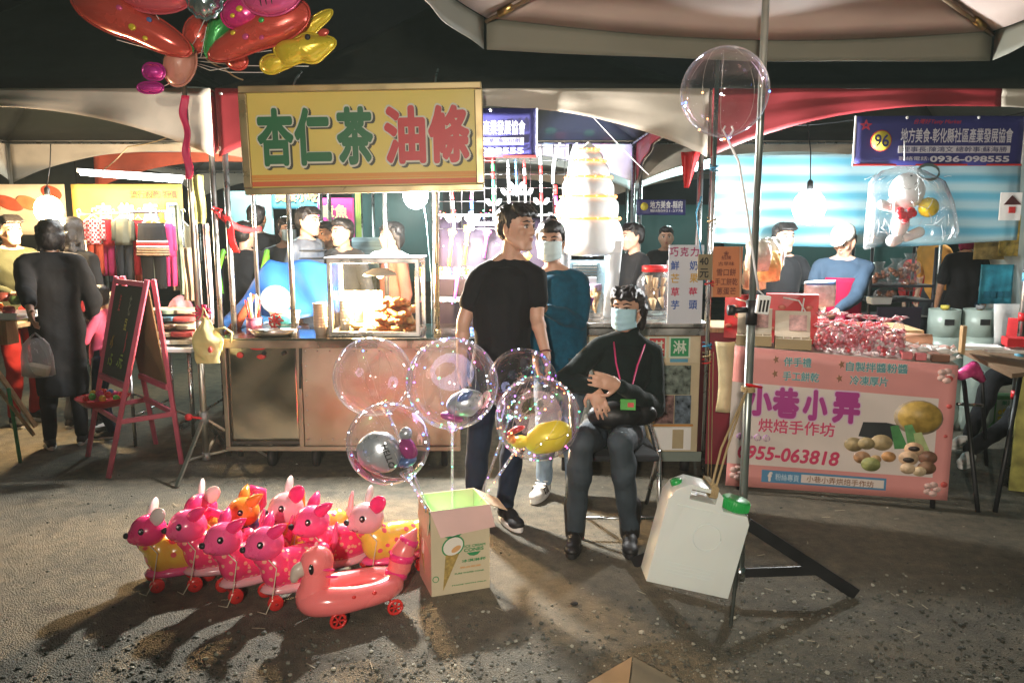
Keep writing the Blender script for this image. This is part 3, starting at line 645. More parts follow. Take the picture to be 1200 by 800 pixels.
# waist bag on her lap
b = B(); b.ell(W(720, 487, Y - .19), (.14, .07, .075), None, 18, 10); b.ell(W(750, 485, Y - .14), (.09, .06, .06)); o = b.fuse('belt_bag', mat('black_nylon', (.010, .011, .012), .45, 0, .2, 10, .15, 40), None, .008, 3)
prop(o, 'black nylon waist bag resting on the lap of the seated woman', 'bag')
# her chair: steel tube frame and dark seat
def chair():
    c = W(718, 515, 4.02); ch = thing('folding_chair', 'steel tube folding chair under the seated woman', 'chair', (c.x, c.y, 0)); z = .43; x0, x1, y0, y1 = c.x - .21, c.x + .22, c.y - .20, c.y + .20
    B().box(((x0 + x1) / 2, (y0 + y1) / 2, z - .02), (x1 - x0, y1 - y0, .035)).out('seat', DARKCL, ch, bevel=.014)
    B().box(((x0 + x1) / 2, y1 + .07, z + .33), (x1 - x0 - .03, .025, .17), Euler((R(-10), 0, 0)).to_matrix()).out('backrest', DARKCL, ch, bevel=.01)
    for xx in (x0, x1):
        B().tube([(xx, y0 - .03, 0), (xx, y0 + .03, z - .03), (xx, y1 + .02, z + .1), (xx, y1 + .09, z + .42)], .012).out('front_leg', CHROME, ch)
        B().tube([(xx + (.018 if xx == x1 else -.018), y1 + .06, 0), (xx + (.018 if xx == x1 else -.018), y0 + .14, z - .02)], .012).out('rear_leg', CHROME, ch)
    B().cyl((x0, y0 - .02, .1), (x1, y0 - .02, .1), .008).out('stretcher', CHROME, ch)
chair()
# ------------------------------------------------------------------ people in and behind the stalls
def bystander(label, px_, Y, h, yaw, top, bottom=None, group='people in and behind the stalls', gaze=None, **kw):
    x = W(px_, 300, Y).x; arms = kw.pop('arms', None); lean = kw.pop('lean', 0); wide = kw.pop('wide', 1.0); step = kw.pop('step', .03)
    j = place(stand(h, arms, step, lean, wide), x, Y, yaw); d = M.Rotation(yaw if gaze is None else gaze, 3, 'Z') @ V((0, -1, kw.pop('down', 0)))
    kw.setdefault('vox', .014); return person(label, j, d, top, bottom or DARKCL, group=group, **kw), j
OLIVE = mat('olive_jacket', (.05, .055, .03), .85, 0, .25, 8, .25, 26); GREYV = mat('grey_quilt', (.10, .12, .15), .7, 0, .25, 8, .2, 26)
PINKC = mat('pink_coat', (.55, .09, .16), .85, 0, .25, 8, .2, 26); BROWN = mat('brown_coat', (.22, .08, .05), .8, 0, .25, 8, .2, 26)
MAGC = mat('maroon_apron', (.26, .008, .04), .8, 0, .2, 8, .2, 26); SLATE = mat('slate_blue_sleeve', (.035, .06, .095), .85, 0, .2, 8, .2, 26)
ORNG = mat('orange_shirt', (.55, .24, .05), .8, 0, .2, 8, .2, 26); REDC = mat('red_jacket', (.42, .03, .03), .8, 0, .2, 8, .2, 26)
# shoppers at the clothes stall
REACH = M.Rotation(-R(205), 3, 'Z') @ (W(36, 366, 5.06) - V((W(60, 300, 5.5).x, 5.5, 0))) / (1.64 / 1.70)
(t, P, r), j = bystander('shopper in a long black coat seen from behind carrying a clear carrier bag', 60, 5.5, 1.64, R(205), BLACKCL, BLACKCL, arms={'L': REACH, 'R': (-.22, -.12, .9)}, gaze=R(215), hair_style='bob', sleeve=1.6, hem=-.42, loose=.012, face_detail=False, shoes=mat('black_slip_on', (.012, .012, .014), .6), sole=PAPER, vox=.011)
SHOPJ = j
bystander('shopper with long dark hair and black jacket between the black coat and the clothes rail', 86, 6.05, 1.66, R(170), BLACKCL, GREYV, hair_style='long', sleeve=1.9, face_detail=False)
bystander('man at far left in olive jacket and black cap beside the food poster', 14, 6.15, 1.68, R(60), OLIVE, REDC, hair_style='short', sleeve=1.9, arms={'L': (.25, -.3, 1.1), 'R': (-.2, -.34, 1.1)})
(t, P, r), j = bystander('small child in a pink coat standing behind the pink easel', 112, 5.75, 1.16, R(-80), PINKC, NAVY, hair_style='bob', sleeve=1.9, arms={'L': (.2, -.3, 1.0), 'R': (-.2, -.32, 1.05)}, vox=.011)
# behind the blue sheet
(t, P, r), j = bystander('person in dark jacket with lime green reflective straps behind the post', 289, 6.7, 1.64, R(160), BLACKCL, hair_style='short', sleeve=1.9, face_detail=False)
for s_, sg in (('L', 1), ('R', -1)):
    B().tube([j['sh' + s_] + V((0, .07, -.28)), j['sh' + s_] + V((-sg * .02, .10, -.12)), j['sh' + s_] + V((-sg * .05, 0, .06)), j['sh' + s_] + V((-sg * .05, -.14, -.1)), j['sh' + s_] + V((-sg * .03, -.15, -.3))], .022, 8).out('reflective_strap', mat('lime_green', (.25, .75, .05), .6), t)
bystander('tall man in a black coat seen from behind in front of the pale poster', 303, 7.3, 1.80, R(185), BLACKCL, hair_style='crew', sleeve=1.9, face_detail=False)
bystander('woman with pale mask partly hidden by the chrome sign post', 337, 7.1, 1.68, R(40), GREYV, hair_style='bob', sleeve=1.9, masked=MASKW)
(t, P, r), j = bystander('young man in a grey striped padded vest with black sleeves turned to the right', 362, 6.6, 1.76, R(70), GREYV, hair_style='short', sleeve=1.9, vox=.011)
for q in range(7):
    z = .98 + q * .062; c = j['chest'].lerp(j['pelvis'], (q - 1) / 6); c = V((c.x, c.y, z * 1.035)); b = B(); n = 20; rx, ry = (.176, .138) if q < 4 else (.185, .137)
    b.tube([c + M.Rotation(R(70), 3, 'Z') @ V((math.cos(2 * PI * i / n) * rx, math.sin(2 * PI * i / n) * ry, 0)) for i in range(n + 1)], .006, 5).out('quilt_seam', DARKCL, t)
bystander('round faced smiling man in a dark button shirt facing left', 402, 6.55, 1.66, R(-38), DARKCL, hair_style='crew', sleeve=1.9, arms={'R': (-.14, -.3, 1.05)}, fat=1.12, vox=.011, wide=1.12)
bystander('man with short hair half hidden behind the smiling man', 383, 7.2, 1.64, R(-30), BLACKCL, hair_style='crew', sleeve=1.9, skin=SKIN_D)
bystander('woman in a reddish brown coat behind the glass display case', 460, 6.4, 1.63, R(-65), BROWN, hair_style='bob', sleeve=1.9)
bystander('person with long reddish hair and red top behind the light sword stand', 562, 6.75, 1.58, R(20), REDC, hair_style='long', sleeve=1.9, hair_m=mat('auburn_hair', (.16, .04, .02), .5, 0, .3, 20, .3, 80))
# behind the ice cream cart
bystander('man in a black printed T-shirt shown in profile behind the plastic jar', 741, 6.5, 1.62, R(-70), BLACKCL, hair_style='short', sleeve=.8, arms={'L': (.1, -.3, 1.1)})
bystander('person in a cap far back between the ice cream machine and the price board', 780, 8.0, 1.60, R(-10), DARKCL, hair_style='crew', sleeve=1.9)
# the cake stall
bystander('stall keeper in a black T-shirt behind the snack bags under the bright bulb', 917, 5.95, 1.62, R(10), BLACKCL, hair_style='short', sleeve=.8, arms={'L': (.20, -.28, 1.05), 'R': (-.2, -.25, 1.05)}, vox=.011)
(t, P, r), j = bystander('stall keeper in a pale cap and maroon apron looking down at her hands', 988, 5.75, 1.60, R(-30), SLATE, hair_style='under_cap', sleeve=1.85, arms={'L': (.02, -.36, 1.06), 'R': (-.14, -.34, 1.04)}, gaze=R(-45), down=-.55, vox=.009)
k = j['k']; b = B(); q = r
cap_ = B(); cap_.ell(P(0, .010, .062), (.092 * k, .108 * k, .076 * k), r, 18, 10); cap_.ell(P(0, -.100, .050), (.062 * k, .060 * k, .008 * k), r @ M.Rotation(.25, 3, 'X'), 16, 8)
cap_.fuse('cap', mat('pale_cap', (.55, .56, .52), .8, 0, .1), t, .006, 2)
F_ = M.Rotation(R(-30), 3, 'Z')
def apron(u, v):
    a = (u - .5) * 2.3; z = 1.30 - .62 * v; w = .165 + (.03 if v > .5 else 0); rr = .138 + .02 * v
    if v < .3: a *= .55 + 1.5 * v
    return V((j['chest'].x, j['chest'].y, 0)) + F_ @ V((math.sin(a) * w, -math.cos(a) * rr, 0)) + V((0, 0, z * k))
B().sheet(apron, 16, 16).out('apron', MAGC, t, thick=.004)
bystander('woman in a dark printed top and maroon headscarf walking beyond the gas bottles', 1131, 7.7, 1.58, R(175), BLACKCL, JEANS, hair_style='bob', hair_m=mat('maroon_scarf', (.25, .02, .07), .8), sleeve=.8, skin=SKIN_D, step=.08, face_detail=False)
bystander('man in an orange shirt bending at a far stall', 1100, 8.6, 1.66, R(-75), ORNG, hair_style='short', sleeve=1.2, lean=.1)
bystander('person in a red jacket at the far food counter', 1080, 9.0, 1.45, R(10), REDC, hair_style='short', sleeve=1.9)
bystander('bystander in a dark coat in the gloom behind the ice cream cart', 700, 9.0, 1.64, R(30), DARKCL, hair_style='bob', sleeve=1.9)
# the sitter whose leg shows at the right edge
x0 = 3.86; Y = 5.05
j = dict(k=1.0, head=V((x0 + .05, Y + .15, 1.27)), neck=V((x0 + .05, Y + .17, 1.12)), chest=V((x0 + .04, Y + .17, .93)), waist=V((x0 + .03, Y + .16, .75)), pelvis=V((x0, Y + .12, .62)), shL=V((x0 + .12, Y - .0, 1.07)), shR=V((x0 - .02, Y + .34, 1.07)), hipL=V((x0 + .02, Y + .04, .60)), hipR=V((x0 - .02, Y + .21, .60)),
         elL=V((x0 + .12, Y - .1, .80)), wrL=V((x0 - .1, Y - .08, .70)), haL=V((x0 - .26, Y - .06, .68)), elR=V((x0 - .1, Y + .40, .80)), wrR=V((x0 - .28, Y + .3, .72)), haR=V((x0 - .42, Y + .25, .68)))
j['anL'] = W(1139, 508, 4.95); j['anL'].z = .11; j['toeL'] = j['anL'] + V((-.12, -.12, -.05)); j['anR'] = j['anL'] + V((.22, .38, 0)); j['toeR'] = j['anR'] + V((-.16, -.05, -.05))
for s_ in 'LR': j['kn' + s_] = ik(j['hip' + s_], j['an' + s_], .46, .46, (-1, 0, .8))[0]
person('person sitting at the right edge with one black trouser leg and white trainer showing', j, (-1, -.3, 0), DARKCL, BLACKCL, sleeve=1.9, shoes=mat('white_trainer', (.72, .70, .66), .5), vox=.012)
st = thing('plastic_stool', 'low dark stool under the sitter at the right edge', 'stool', (x0, Y + .12, 0))
B().box((x0, Y + .12, .47), (.30, .30, .03)).out('seat', BLACKP, st, bevel=.01)
for a_, b_ in ((1, 1), (1, -1), (-1, 1), (-1, -1)): B().bar((x0 + a_ * .15, Y + .12 + b_ * .15, 0), (x0 + a_ * .12, Y + .12 + b_ * .12, .46), .03).out('leg', BLACKP, st)
# ------------------------------------------------------------------ lamps one can see
def bulb(label, p, m, cord_to, r=.045, group=None):
    t = thing('hanging_bulb', label, 'light bulb', p); B().ell(p, (r, r, r * 1.1)).out('glass_globe', m, t)
    B().lathe([(.016, 0), (.020, .03), (.020, .07), (.008, .085)], p + V((0, 0, r * .9)), 12).out('socket', BLACKP, t)
    q = p + V((0, 0, r + .07)); B().tube([q, q.lerp(V(cord_to), .5) + V((.01, 0, 0)), cord_to], .004, 6).out('cord', BLACKP, t); return t
bulb('bright white bulb hanging under the yellow sign', PB1, bulbglass('lit_white_bulb', (.92, .98, 1.0), 90), PB1 + V((0, .1, .68)), .08)  # globes oversized so their shape takes in the glare
bulb('bright white bulb hanging before the blue striped sheet', PB2, bulbglass('lit_white_bulb', (.92, .98, 1.0), 90), PB2 + V((.0, .1, .55)), .105)
bulb('glaring warm yellow bulb above the shopper in the black coat', PB3, bulbglass('lit_warm_bulb', (1.0, .72, .36), 90), PB3 + V((0, .1, .5)), .10)
t = thing('tube_light', 'fluorescent tube under the left tent roof', 'tube light', W(152, 207, 6.0))
B().cyl(W(95, 203, 6.0), W(213, 212, 6.0), .016).out('tube', glow('tube_white', (.95, .98, 1), 22), t); B().bar(W(92, 200, 6.02), W(216, 208, 6.02), .05, .03).out('fitting', WHITEP, t)
for k in range(3): lamp('POINT', 'tube_lamp', W(110 + 42 * k, 207, 5.96) - V((0, 0, .03)), 9, (.95, .97, 1), .06)
# ------------------------------------------------------------------ clothes stall
def panel(name, label, cat, px0, py0, px1, py1, Y, m, thick=.006, parent=None):
    a = W(px0, py0, Y); c = W(px1, py1, Y); b = B(); w = c.x - a.x
    if parent is None:
        t = thing(name, label, cat, ((a.x + c.x) / 2, Y, c.z)); n = 'sheet'
    else: t = parent; n = name
    b.sheet(lambda u, v: V((a.x + w * u, Y + .008 * math.sin(u * 17) * (1 - v), c.z + (a.z - c.z) * v)), 16, 6); b.out(n, m, t, thick=thick); return t
YEL = mat('yellow_print', (.72, .50, .12), .55, 0, .06)
pn = panel('shop_banner', 'yellow clothes shop banner with blue outlined lettering at the back of the left stall', 'banner', 83, 216, 216, 262, 7.0, YEL)
BL = mat('blue_print', (.06, .16, .42), .5, var=0); WH = mat('white_print', (.8, .8, .78), .5, var=0); RED_ = mat('red_print_flat', (.60, .04, .035), .5, var=0)
tx = lambda s, p, m, x, y, Yq, w, h, **k: text(s, p, m, W(x, y, Yq), w, h, **k)
for s_, x in (('衣', 122), ('飾', 148), ('童', 177), ('品', 202)): tx(s_, pn, BL, x, 248, 6.985, .15, .16, bold=.07); tx(s_, pn, WH, x, 248, 6.98, .135, .15, bold=.02)
tx('流行服飾 特價', pn, RED_, 180, 228, 6.985, .42, .07)
pn = panel('food_poster', 'cream poster with printed sausages behind the shoppers at left', 'poster', -30, 216, 80, 275, 7.2, mat('cream_print', (.72, .60, .42), .55, 0, .08))
for x, y, w_, c_ in ((10, 238, .14, (.45, .08, .03)), (33, 238, .12, (.6, .25, .08)), (60, 226, .1, (.5, .08, .03)), (-14, 240, .12, (.5, .2, .05))):
    b = B(); b.ell(W(x, y, 7.185), (w_, .006, .06), M.Rotation(.35, 3, 'Y')); b.out('printed_sausage', mat('print_%d' % (c_[0] * 100 + c_[1] * 10), c_, .5, 0, .3, 14), pn)
# rail with hung clothes
Y = 6.2
rl = thing('clothes_rail', 'chrome clothes rail hung with garments at the left stall', 'clothes rail', (W(155, 300, Y).x, Y, 0))
a, c = W(92, 251, Y), W(212, 247, Y); B().cyl(a, c, .012).out('rail', CHROME, rl)
for q in (a, c): B().cyl((q.x, Y, 0), (q.x, Y, q.z), .013).out('post', CHROME, rl); B().bar((q.x, Y - .25, .02), (q.x, Y + .25, .02), .03).out('foot', CHROME, rl)
def garment(label, px0, px1, y0, y1, m, kind='top', lower=None, Yq=Y, stripes=None, yl=None):
    z0, z1 = W(px0, y1, Yq).z, W(px0, y0, Yq).z; x0, x1 = W(px0, y0, Yq).x, W(px1, y0, Yq).x; cx = (x0 + x1) / 2; w = (x1 - x0)
    t = thing('hung_garment', label, 'garment', (cx, Yq, z0), 0, 'garments on the clothes rail')
    b = B(); rail_z = W(px0, 249, Y).z
    b.tube([(cx - w * .42, Yq, z1 - .02), (cx, Yq, z1 + .03), (cx + w * .42, Yq, z1 - .02)], .005, 6); b.tube([(cx, Yq, z1 + .03), (cx, Yq, rail_z + .03), (cx + .02, Yq, rail_z + .035), (cx + .03, Yq, rail_z + .01)], .003, 6); b.out('hanger', WHITEP, t)
    zl = z0 if lower is None else W(px0, yl, Yq).z
    b = B(); N = 20
    def body(zt, zb, wt, wb, dp, mm, nm, cx_):
        b = B(); rr = []
        for q in range(7):
            v = q / 6; ww = wt + (wb - wt) * v; z = zt + (zb - zt) * v
            rr.append([b._v((cx_ + math.cos(2 * PI * i / N) * ww / 2, Yq + math.sin(2 * PI * i / N) * dp * (.5 + .5 * v) + .008 * math.sin(i * 2.2 + q * .4) * v, z)) for i in range(N)])
        b.rings(rr); return b.out(nm, mm, t)
    if kind == 'top': body(z1, zl, w * .62, w * .82, .05, m, 'bodice', cx); [body(z1 - .02, z1 - .02 - (z1 - zl) * .75, .05, .055, .03, m, 'sleeve', cx + sg * w * .40) for sg in (-1, 1)]
    elif kind == 'skirt': body(z1, zl, w * .82, w, .06, m, 'skirt', cx)
    if lower is not None: [body(zl + .01, z0, w * .40, w * .30, .04, lower, 'trouser_leg', cx + sg * w * .2) for sg in (-1, 1)]
    if stripes:
        for z_, mm in stripes:
            zz = W(px0, z_, Yq).z; v = (z1 - zz) / (z1 - zl); b = B(); ww = (w * .82 + w * .18 * v) + .012; b.rings([[b._v((cx + math.cos(2 * PI * i / N) * ww / 2, Yq + math.sin(2 * PI * i / N) * (.06 * (.5 + .5 * v) + .006), zz + d)) for i in range(N)] for d in (-.007, .007)]); b.out('stripe', mm, t)
RC = mat('red_cotton', (.58, .035, .04), .85, 0, .2, 8); PK = mat('hot_pink_cotton', (.65, .05, .17), .85, 0, .2, 8); OR_ = mat('orange_red_cotton', (.66, .10, .04), .85, 0, .2, 8); KH = mat('khaki_grey_cloth', (.13, .13, .09), .85, 0, .2, 8); TAN = mat('tan_knit', (.40, .27, .17), .9, 0, .25, 40)
def check_mat():
    m = mat('red_white_check', (.6, .05, .04), .85, var=0); n = m.node_tree.nodes; L = m.node_tree.links; tc = n.new('ShaderNodeTexCoord'); ck = n.new('ShaderNodeTexChecker'); ck.inputs['Scale'].default_value = 55; ck.inputs[1].default_value = (.62, .04, .04, 1); ck.inputs[2].default_value = (.78, .62, .55, 1)
    L.new(tc.outputs['Object'], ck.inputs[0]); L.new(ck.outputs[0], n['Principled BSDF'].inputs['Base Color']); return m
garment('red and white checked child outfit with orange trousers at the left of the rail', 97, 121, 256, 322, check_mat(), 'top', OR_, yl=286)
garment('red shirt with hot pink trousers hung second on the rail', 113, 134, 257, 323, RC, 'top', PK, Yq=Y + .05, yl=288)
garment('khaki jacket and dark trousers hung in the middle of the rail', 131, 156, 256, 328, KH, 'top', DARKCL, yl=287)
garment('plain red jacket half hidden behind the striped skirt', 152, 172, 258, 322, RC, 'top', RC, Yq=Y + .06, yl=290)
garment('black skirt with tan striped hem over black leggings', 158, 196, 261, 338, BLACKCL, 'skirt', BLACKCL, Yq=Y - .05, stripes=((283, PAPER), (286, RC), (289, PAPER), (292, TAN), (295, TAN), (298, TAN)), yl=300)
garment('hot pink dress hung at the right end of the rail', 190, 206, 262, 335, PK, 'top', PK, Yq=Y + .02, yl=300)
CRM = mat('cream_cotton', (.62, .52, .40), .85, 0, .2, 8); BLU = mat('dusty_blue_cotton', (.12, .18, .28), .85, 0, .2, 8)
for i, (x0, x1, y0, y1, m, kd, lo, yl, lb) in enumerate(((62, 84, 262, 318, RC, 'top', None, None, 'red jumper hung behind the black coat shopper'), (84, 99, 260, 326, CRM, 'top', None, None, 'cream shirt hung at the far left behind the rail'), (122, 141, 262, 330, BLU, 'top', BLU, 292, 'dusty blue outfit glimpsed behind the hot pink trousers'), (146, 164, 260, 330, OR_, 'top', OR_, 292, 'orange outfit glimpsed behind the khaki jacket'), (172, 190, 262, 332, RC, 'top', KH, 294, 'red top with khaki trousers behind the striped skirt'), (196, 214, 258, 340, CRM, 'top', TAN, 296, 'cream top and tan trousers at the right behind the pink dress'), (206, 222, 262, 345, KH, 'top', None, None, 'khaki coat hung last at the right end'))): garment(lb, x0, x1, y0, y1, m, kd, lo, Yq=Y + .28 + .04 * (i % 2), yl=yl)
for i, (x0, x1, y0, y1, c_, lb) in enumerate(((88, 104, 336, 372, (.55, .10, .10), 'red cloth bundle on the ground shelf under the rail'), (128, 150, 338, 380, (.45, .38, .30), 'beige clothes bundle under the rail'), (200, 222, 346, 380, (.50, .20, .24), 'rose clothes bundle at the end of the clothes table'))):
    a, c = W(x0, y0, 5.95), W(x1, y1, 5.95); q = (a + c) / 2; b = B(); b.ell(q, ((c.x - a.x) * .6, .14, (a.z - c.z) * .5), None, 18, 12)
    for v in b.bm.verts: v.co += (v.co - q).normalized() * .02 * noise.noise(v.co * 11)
    prop(b.out('clothes_bundle', mat('bundle_%d' % i, c_, .9, 0, .4, 12, .3, 40)), lb, 'clothes bundle', 'clothes bundles round the rail')
# table heaped with folded clothes
Y0 = 5.55
tb = thing('trestle_table', 'white topped trestle table heaped with folded clothes', 'table', (W(190, 410, Y0 + .2).x, Y0 + .2, 0)); z = W(190, 407, Y0 - .1).z; xa, xb = W(150, 400, Y0).x, W(232, 400, Y0).x
B().box(((xa + xb) / 2, Y0 + .25, z - .02), (xb - xa, .75, .03)).out('table_top', WHITEP, tb, bevel=.004)
for xx in (xa + .04, xb - .04):
    for yy in (Y0 - .08, Y0 + .58): B().cyl((xx, yy, 0), (xx, yy, z - .03), .013).out('leg', CHROME, tb)
    B().cyl((xx, Y0 - .08, .22), (xx, Y0 + .58, .22), .009).out('side_rail', CHROME, tb)
B().cyl((xa + .04, Y0 - .08, .4), (xb - .04, Y0 - .08, .22), .009).out('stretcher', CHROME, tb)
cols = [((.62, .55, .45), 'cream'), ((.45, .36, .28), 'beige'), ((.55, .10, .10), 'red'), ((.60, .60, .58), 'white'), ((.15, .32, .45), 'blue'), ((.38, .30, .34), 'mauve'), ((.42, .40, .30), 'khaki'), ((.30, .40, .28), 'green')]
rnd = random.Random(11); k = 0
spots = [(168, 'front left'), (190, 'front middle'), (213, 'front right')]
for ci, (pxx, wd_) in enumerate(spots):
    for lv in range(5):
        c_, cn = cols[(ci * 3 + lv * 2 + ci * lv) % 8]; x = W(pxx, 390, Y0).x; zz = z + .005 + lv * .052; w_ = .15 + .02 * rnd.random(); b = B()
        b.box((x + rnd.uniform(-.015, .015), Y0 + .06 + lv * .035, zz + .022), (w_, .22, .034), M.Rotation(rnd.uniform(-.25, .25), 3, 'Z'))
        bmesh.ops.subdivide_edges(b.bm, edges=b.bm.edges[:], cuts=3, use_grid_fill=True)
        for v in b.bm.verts: v.co += V((0, 0, .012 * noise.noise(v.co * 17 + V((lv, ci, 0))))) + V((.01 * noise.noise(v.co * 12), 0, 0))
        o = b.out('folded_garment', mat('cloth_' + cn, c_, .9, 0, .3, 12, .3, 40), None, sub=1)
        prop(o, 'folded %s garment %s the %s pile on the clothes table' % (cn, ('at the bottom of', 'second from the bottom of', 'in the middle of', 'second from the top of', 'on the very top of')[lv], wd_), 'folded clothes', 'folded clothes in piles')
# scarves and hanging bags beside the post
for i, (x0, x1, y0, y1, Yq, c_, lb) in enumerate(((212, 228, 290, 352, 5.75, (.42, .33, .24), 'brown and cream striped scarf hanging beside the clothes pile'), (226, 238, 258, 400, 5.5, (.55, .50, .46), 'long pale scarf hanging behind the silver stand'), (205, 216, 240, 345, 5.85, (.24, .30, .22), 'grey green shawl hung at the rail end'), (222, 240, 205, 262, 5.6, (.55, .55, .20), 'yellow and blue cloth bag hung high on the tent leg'), (238, 250, 262, 380, 5.45, (.60, .50, .52), 'pale pink cloth hanging against the tent leg'))):
    a = W(x0, y0, Yq); c = W(x1, y1, Yq); st = mat('scarf_%d' % i, c_, .9, 0, .6, 9, .2, 40, aniso=(16, 1, .6))
    o = B().sheet(lambda u, v: V((a.x + (c.x - a.x) * (u + .12 * math.sin(v * 5) * (1 - v)), Yq + .025 * math.sin(u * 13 + v * 2), c.z + (a.z - c.z) * v)), 14, 14).out('hanging_scarf', st, thick=.004)
    prop(o, lb, 'cloth', 'cloths hung by the tent leg')
# ------------------------------------------------------------------ pink easel with chalk board
PINKP = mat('pink_paint', (.62, .12, .19), .4, 0, .12, 9, .05, 50, coat=.15); CHALKB = mat('chalk_board', (.050, .055, .045), .75, 0, .3, 5, .1, 60)
f1, f2, b1, b2 = G(127, 560), G(103, 535), G(213, 543), G(183, 520); tp1, tp2 = W(172, 330, 4.82), W(136, 326, 5.08)
ez = thing('easel_board', 'pink wooden easel with a chalk board standing before the clothes stall', 'easel', (f1 + b2) / 2)
for p, q in ((f1, tp1), (f2, tp2), (b1, tp1 + V((.03, .03, 0))), (b2, tp2 + V((.03, .03, 0)))): B().bar(p, q + (q - p) * .01, .030, .022, V((0, 1, 0))).out('leg', PINKP, ez, bevel=.004)
LP = lambda p, q, t_: V(p).lerp(V(q), t_)
B().bar(LP(f1, tp1, .985), LP(f2, tp2, .985), .022, .034).out('rail', PINKP, ez, bevel=.004)
B().bar(LP(f1, tp1, .47), LP(f2, tp2, .47), .022, .04).out('rail', PINKP, ez, bevel=.004)
B().bar(LP(f1, tp1, .29), LP(b1, tp1, .29), .02, .032).out('rail', PINKP, ez, bevel=.004)
B().bar(LP(f1, tp1, .29), LP(f2, tp2, .29), .02, .032).out('rail', PINKP, ez, bevel=.004)
B().bar(LP(f2, tp2, .29), LP(b2, tp2, .29), .02, .032).out('rail', PINKP, ez, bevel=.004)
B().bar(LP(b1, tp1, .44), LP(b2, tp2, .44), .022, .04).out('rail', PINKP, ez, bevel=.004)
B().bar(LP(b1, tp1, .30), LP(b2, tp2, .30), .022, .035).out('rail', PINKP, ez, bevel=.004)
n1 = ((f2 - f1).cross(tp1 - f1)).normalized()
A1, A2, A3, A4 = LP(f1, tp1, .49), LP(f2, tp2, .49), LP(f2, tp2, .965), LP(f1, tp1, .965); ins = .02
B().poly([A1, A2, A3, A4], n1 * .008).out('chalk_board', CHALKB, ez)
B().poly([LP(b1, tp1, .46), LP(b2, tp2, .46), LP(b2, tp2, .96), LP(b1, tp1, .96)], n1 * .008).out('back_panel', mat('brown_board', (.20, .13, .07), .8, 0, .2), ez)
xd = (f1 - f2); upd = (tp1 - f1).normalized(); cn = xd.normalized().cross(upd); BP = lambda u, v: LP(LP(A2, A1, u), LP(A3, A4, u), v) + cn * .004
CH = lambda n, c: mat('chalk_' + n, c, .9, 0, .3, 40)
for s_, u, v, w_, h_, c_ in (('荳', .27, .82, .09, .11, ('red', (.6, .10, .10))), ('花', .62, .80, .10, .13, ('grey', (.28, .28, .22))), ('紅豆', .55, .60, .16, .08, ('yellow', (.55, .50, .12))), ('3', .68, .42, .10, .16, ('red', (.6, .10, .10))), ('冰', .25, .40, .08, .12, ('orange', (.55, .33, .08))), ('25元', .60, .20, .20, .09, ('lime', (.40, .52, .12))), ('15', .30, .18, .10, .08, ('lime', (.40, .52, .12)))): text(s_, ez, CH(*c_), BP(u, v), w_, h_, xd, upd, bold=.02, name='chalk_lettering')
# basket of toys on the easel ledge
tc_ = LP(LP(f2, tp2, .29), LP(b2, tp2, .29), .35) + V((-.06, -.02, 0)); bk = thing('toy_tray', 'shallow red tray of small bright toys on the easel ledge', 'tray', tc_)
B().lathe([(.12, 0), (.17, .05), (.175, .055), (.165, .05), (.115, .008)], tc_ + V((.02, -.04, .016)), 20).out('tray', REDP, bk)
for i in range(15):
    a = i * 2.4; r_ = .030 * math.sqrt(i) ; p = tc_ + V((.02 + r_ * math.cos(a), -.04 + r_ * math.sin(a) * .9, .085 - .06 * (r_ / .13) ** 2 + .02)); c_ = ((.65, .04, .04), (.10, .55, .08), (.65, .06, .25), (.05, .25, .6), (.7, .45, .05), (.6, .04, .04))[i % 6]
    b = B(); b.ell(p, (.026, .024, .018), Euler((i, i * 2, 0)).to_matrix(), 10, 6); b.ell(p + V((.012, -.01, .012)), .013, n=8, m=6); o = b.out('small_toy', mat('toy_%d' % (i % 6), c_, .3, 0, .1)); prop(o, '%s plastic toy %s in the heap on the red easel tray' % (('red', 'green', 'pink', 'blue', 'yellow', 'dark red')[i % 6], ('in the middle', 'part way out', 'at the rim')[i // 6]), 'toy', 'small toys heaped in the red tray')
# ------------------------------------------------------------------ silver stand with ribbon, yellow bag and balloon bunch
ALU = mat('worn_aluminium', (.46, .44, .38), .38, .9, .25, 6, .05, 40, dirt=.4)
fl, fr, fb = G(207, 572), G(322, 541), G(262, 520); hub = W(239, 489, 4.82); hub = V((hub.x, 4.82, W(239, 489, 4.82).z)); lo = V((hub.x, hub.y, .10))
sd = thing('tripod_stand', 'worn silver tripod stand tied with a pink ribbon in front of the cart', 'stand', (hub.x, hub.y, 0))
B().cyl(lo, (hub.x, hub.y, 1.0), .020).out('lower_pole', ALU, sd); topz = W(236, 70, 4.82).z; B().cyl((hub.x, hub.y, .95), (hub.x, hub.y, topz), .0145).out('upper_pole', ALU, sd)
B().cyl(hub - V((0, 0, .04)), hub + V((0, 0, .04)), .028).out('hub', mat('grey_casting', (.3, .3, .3), .5, .5), sd)
B().cyl(lo, lo + V((0, 0, .05)), .026).out('brace_hub', MATS['grey_casting'], sd)
for f in (fl, fr, fb):
    B().bar(hub, f + V((0, 0, .01)), .026, .016).out('leg', ALU, sd, bevel=.003); B().bar(lo + V((0, 0, .03)), LP(hub, f, .62), .022, .012).out('brace', ALU, sd, bevel=.003)
B().cyl(hub + V((0, -.02, .0)), hub + V((-.075, -.03, .01)), .008).ell(hub + V((-.085, -.03, .01)), .024).out('red_knob', REDP, sd)
rb = mat('pink_red_ribbon', (.70, .03, .14), .5, 0, .1)
B().sheet(lambda u, v: V((hub.x - .02 + .045 * u + .01 * math.sin(v * 14), hub.y - .022 - .008 * math.sin(u * 3 + v * 9), W(236, 210, 4.8).z + (W(236, 112, 4.8).z - W(236, 210, 4.8).z) * v)), 5, 24).out('ribbon', rb, sd, thick=.003)
b = B()
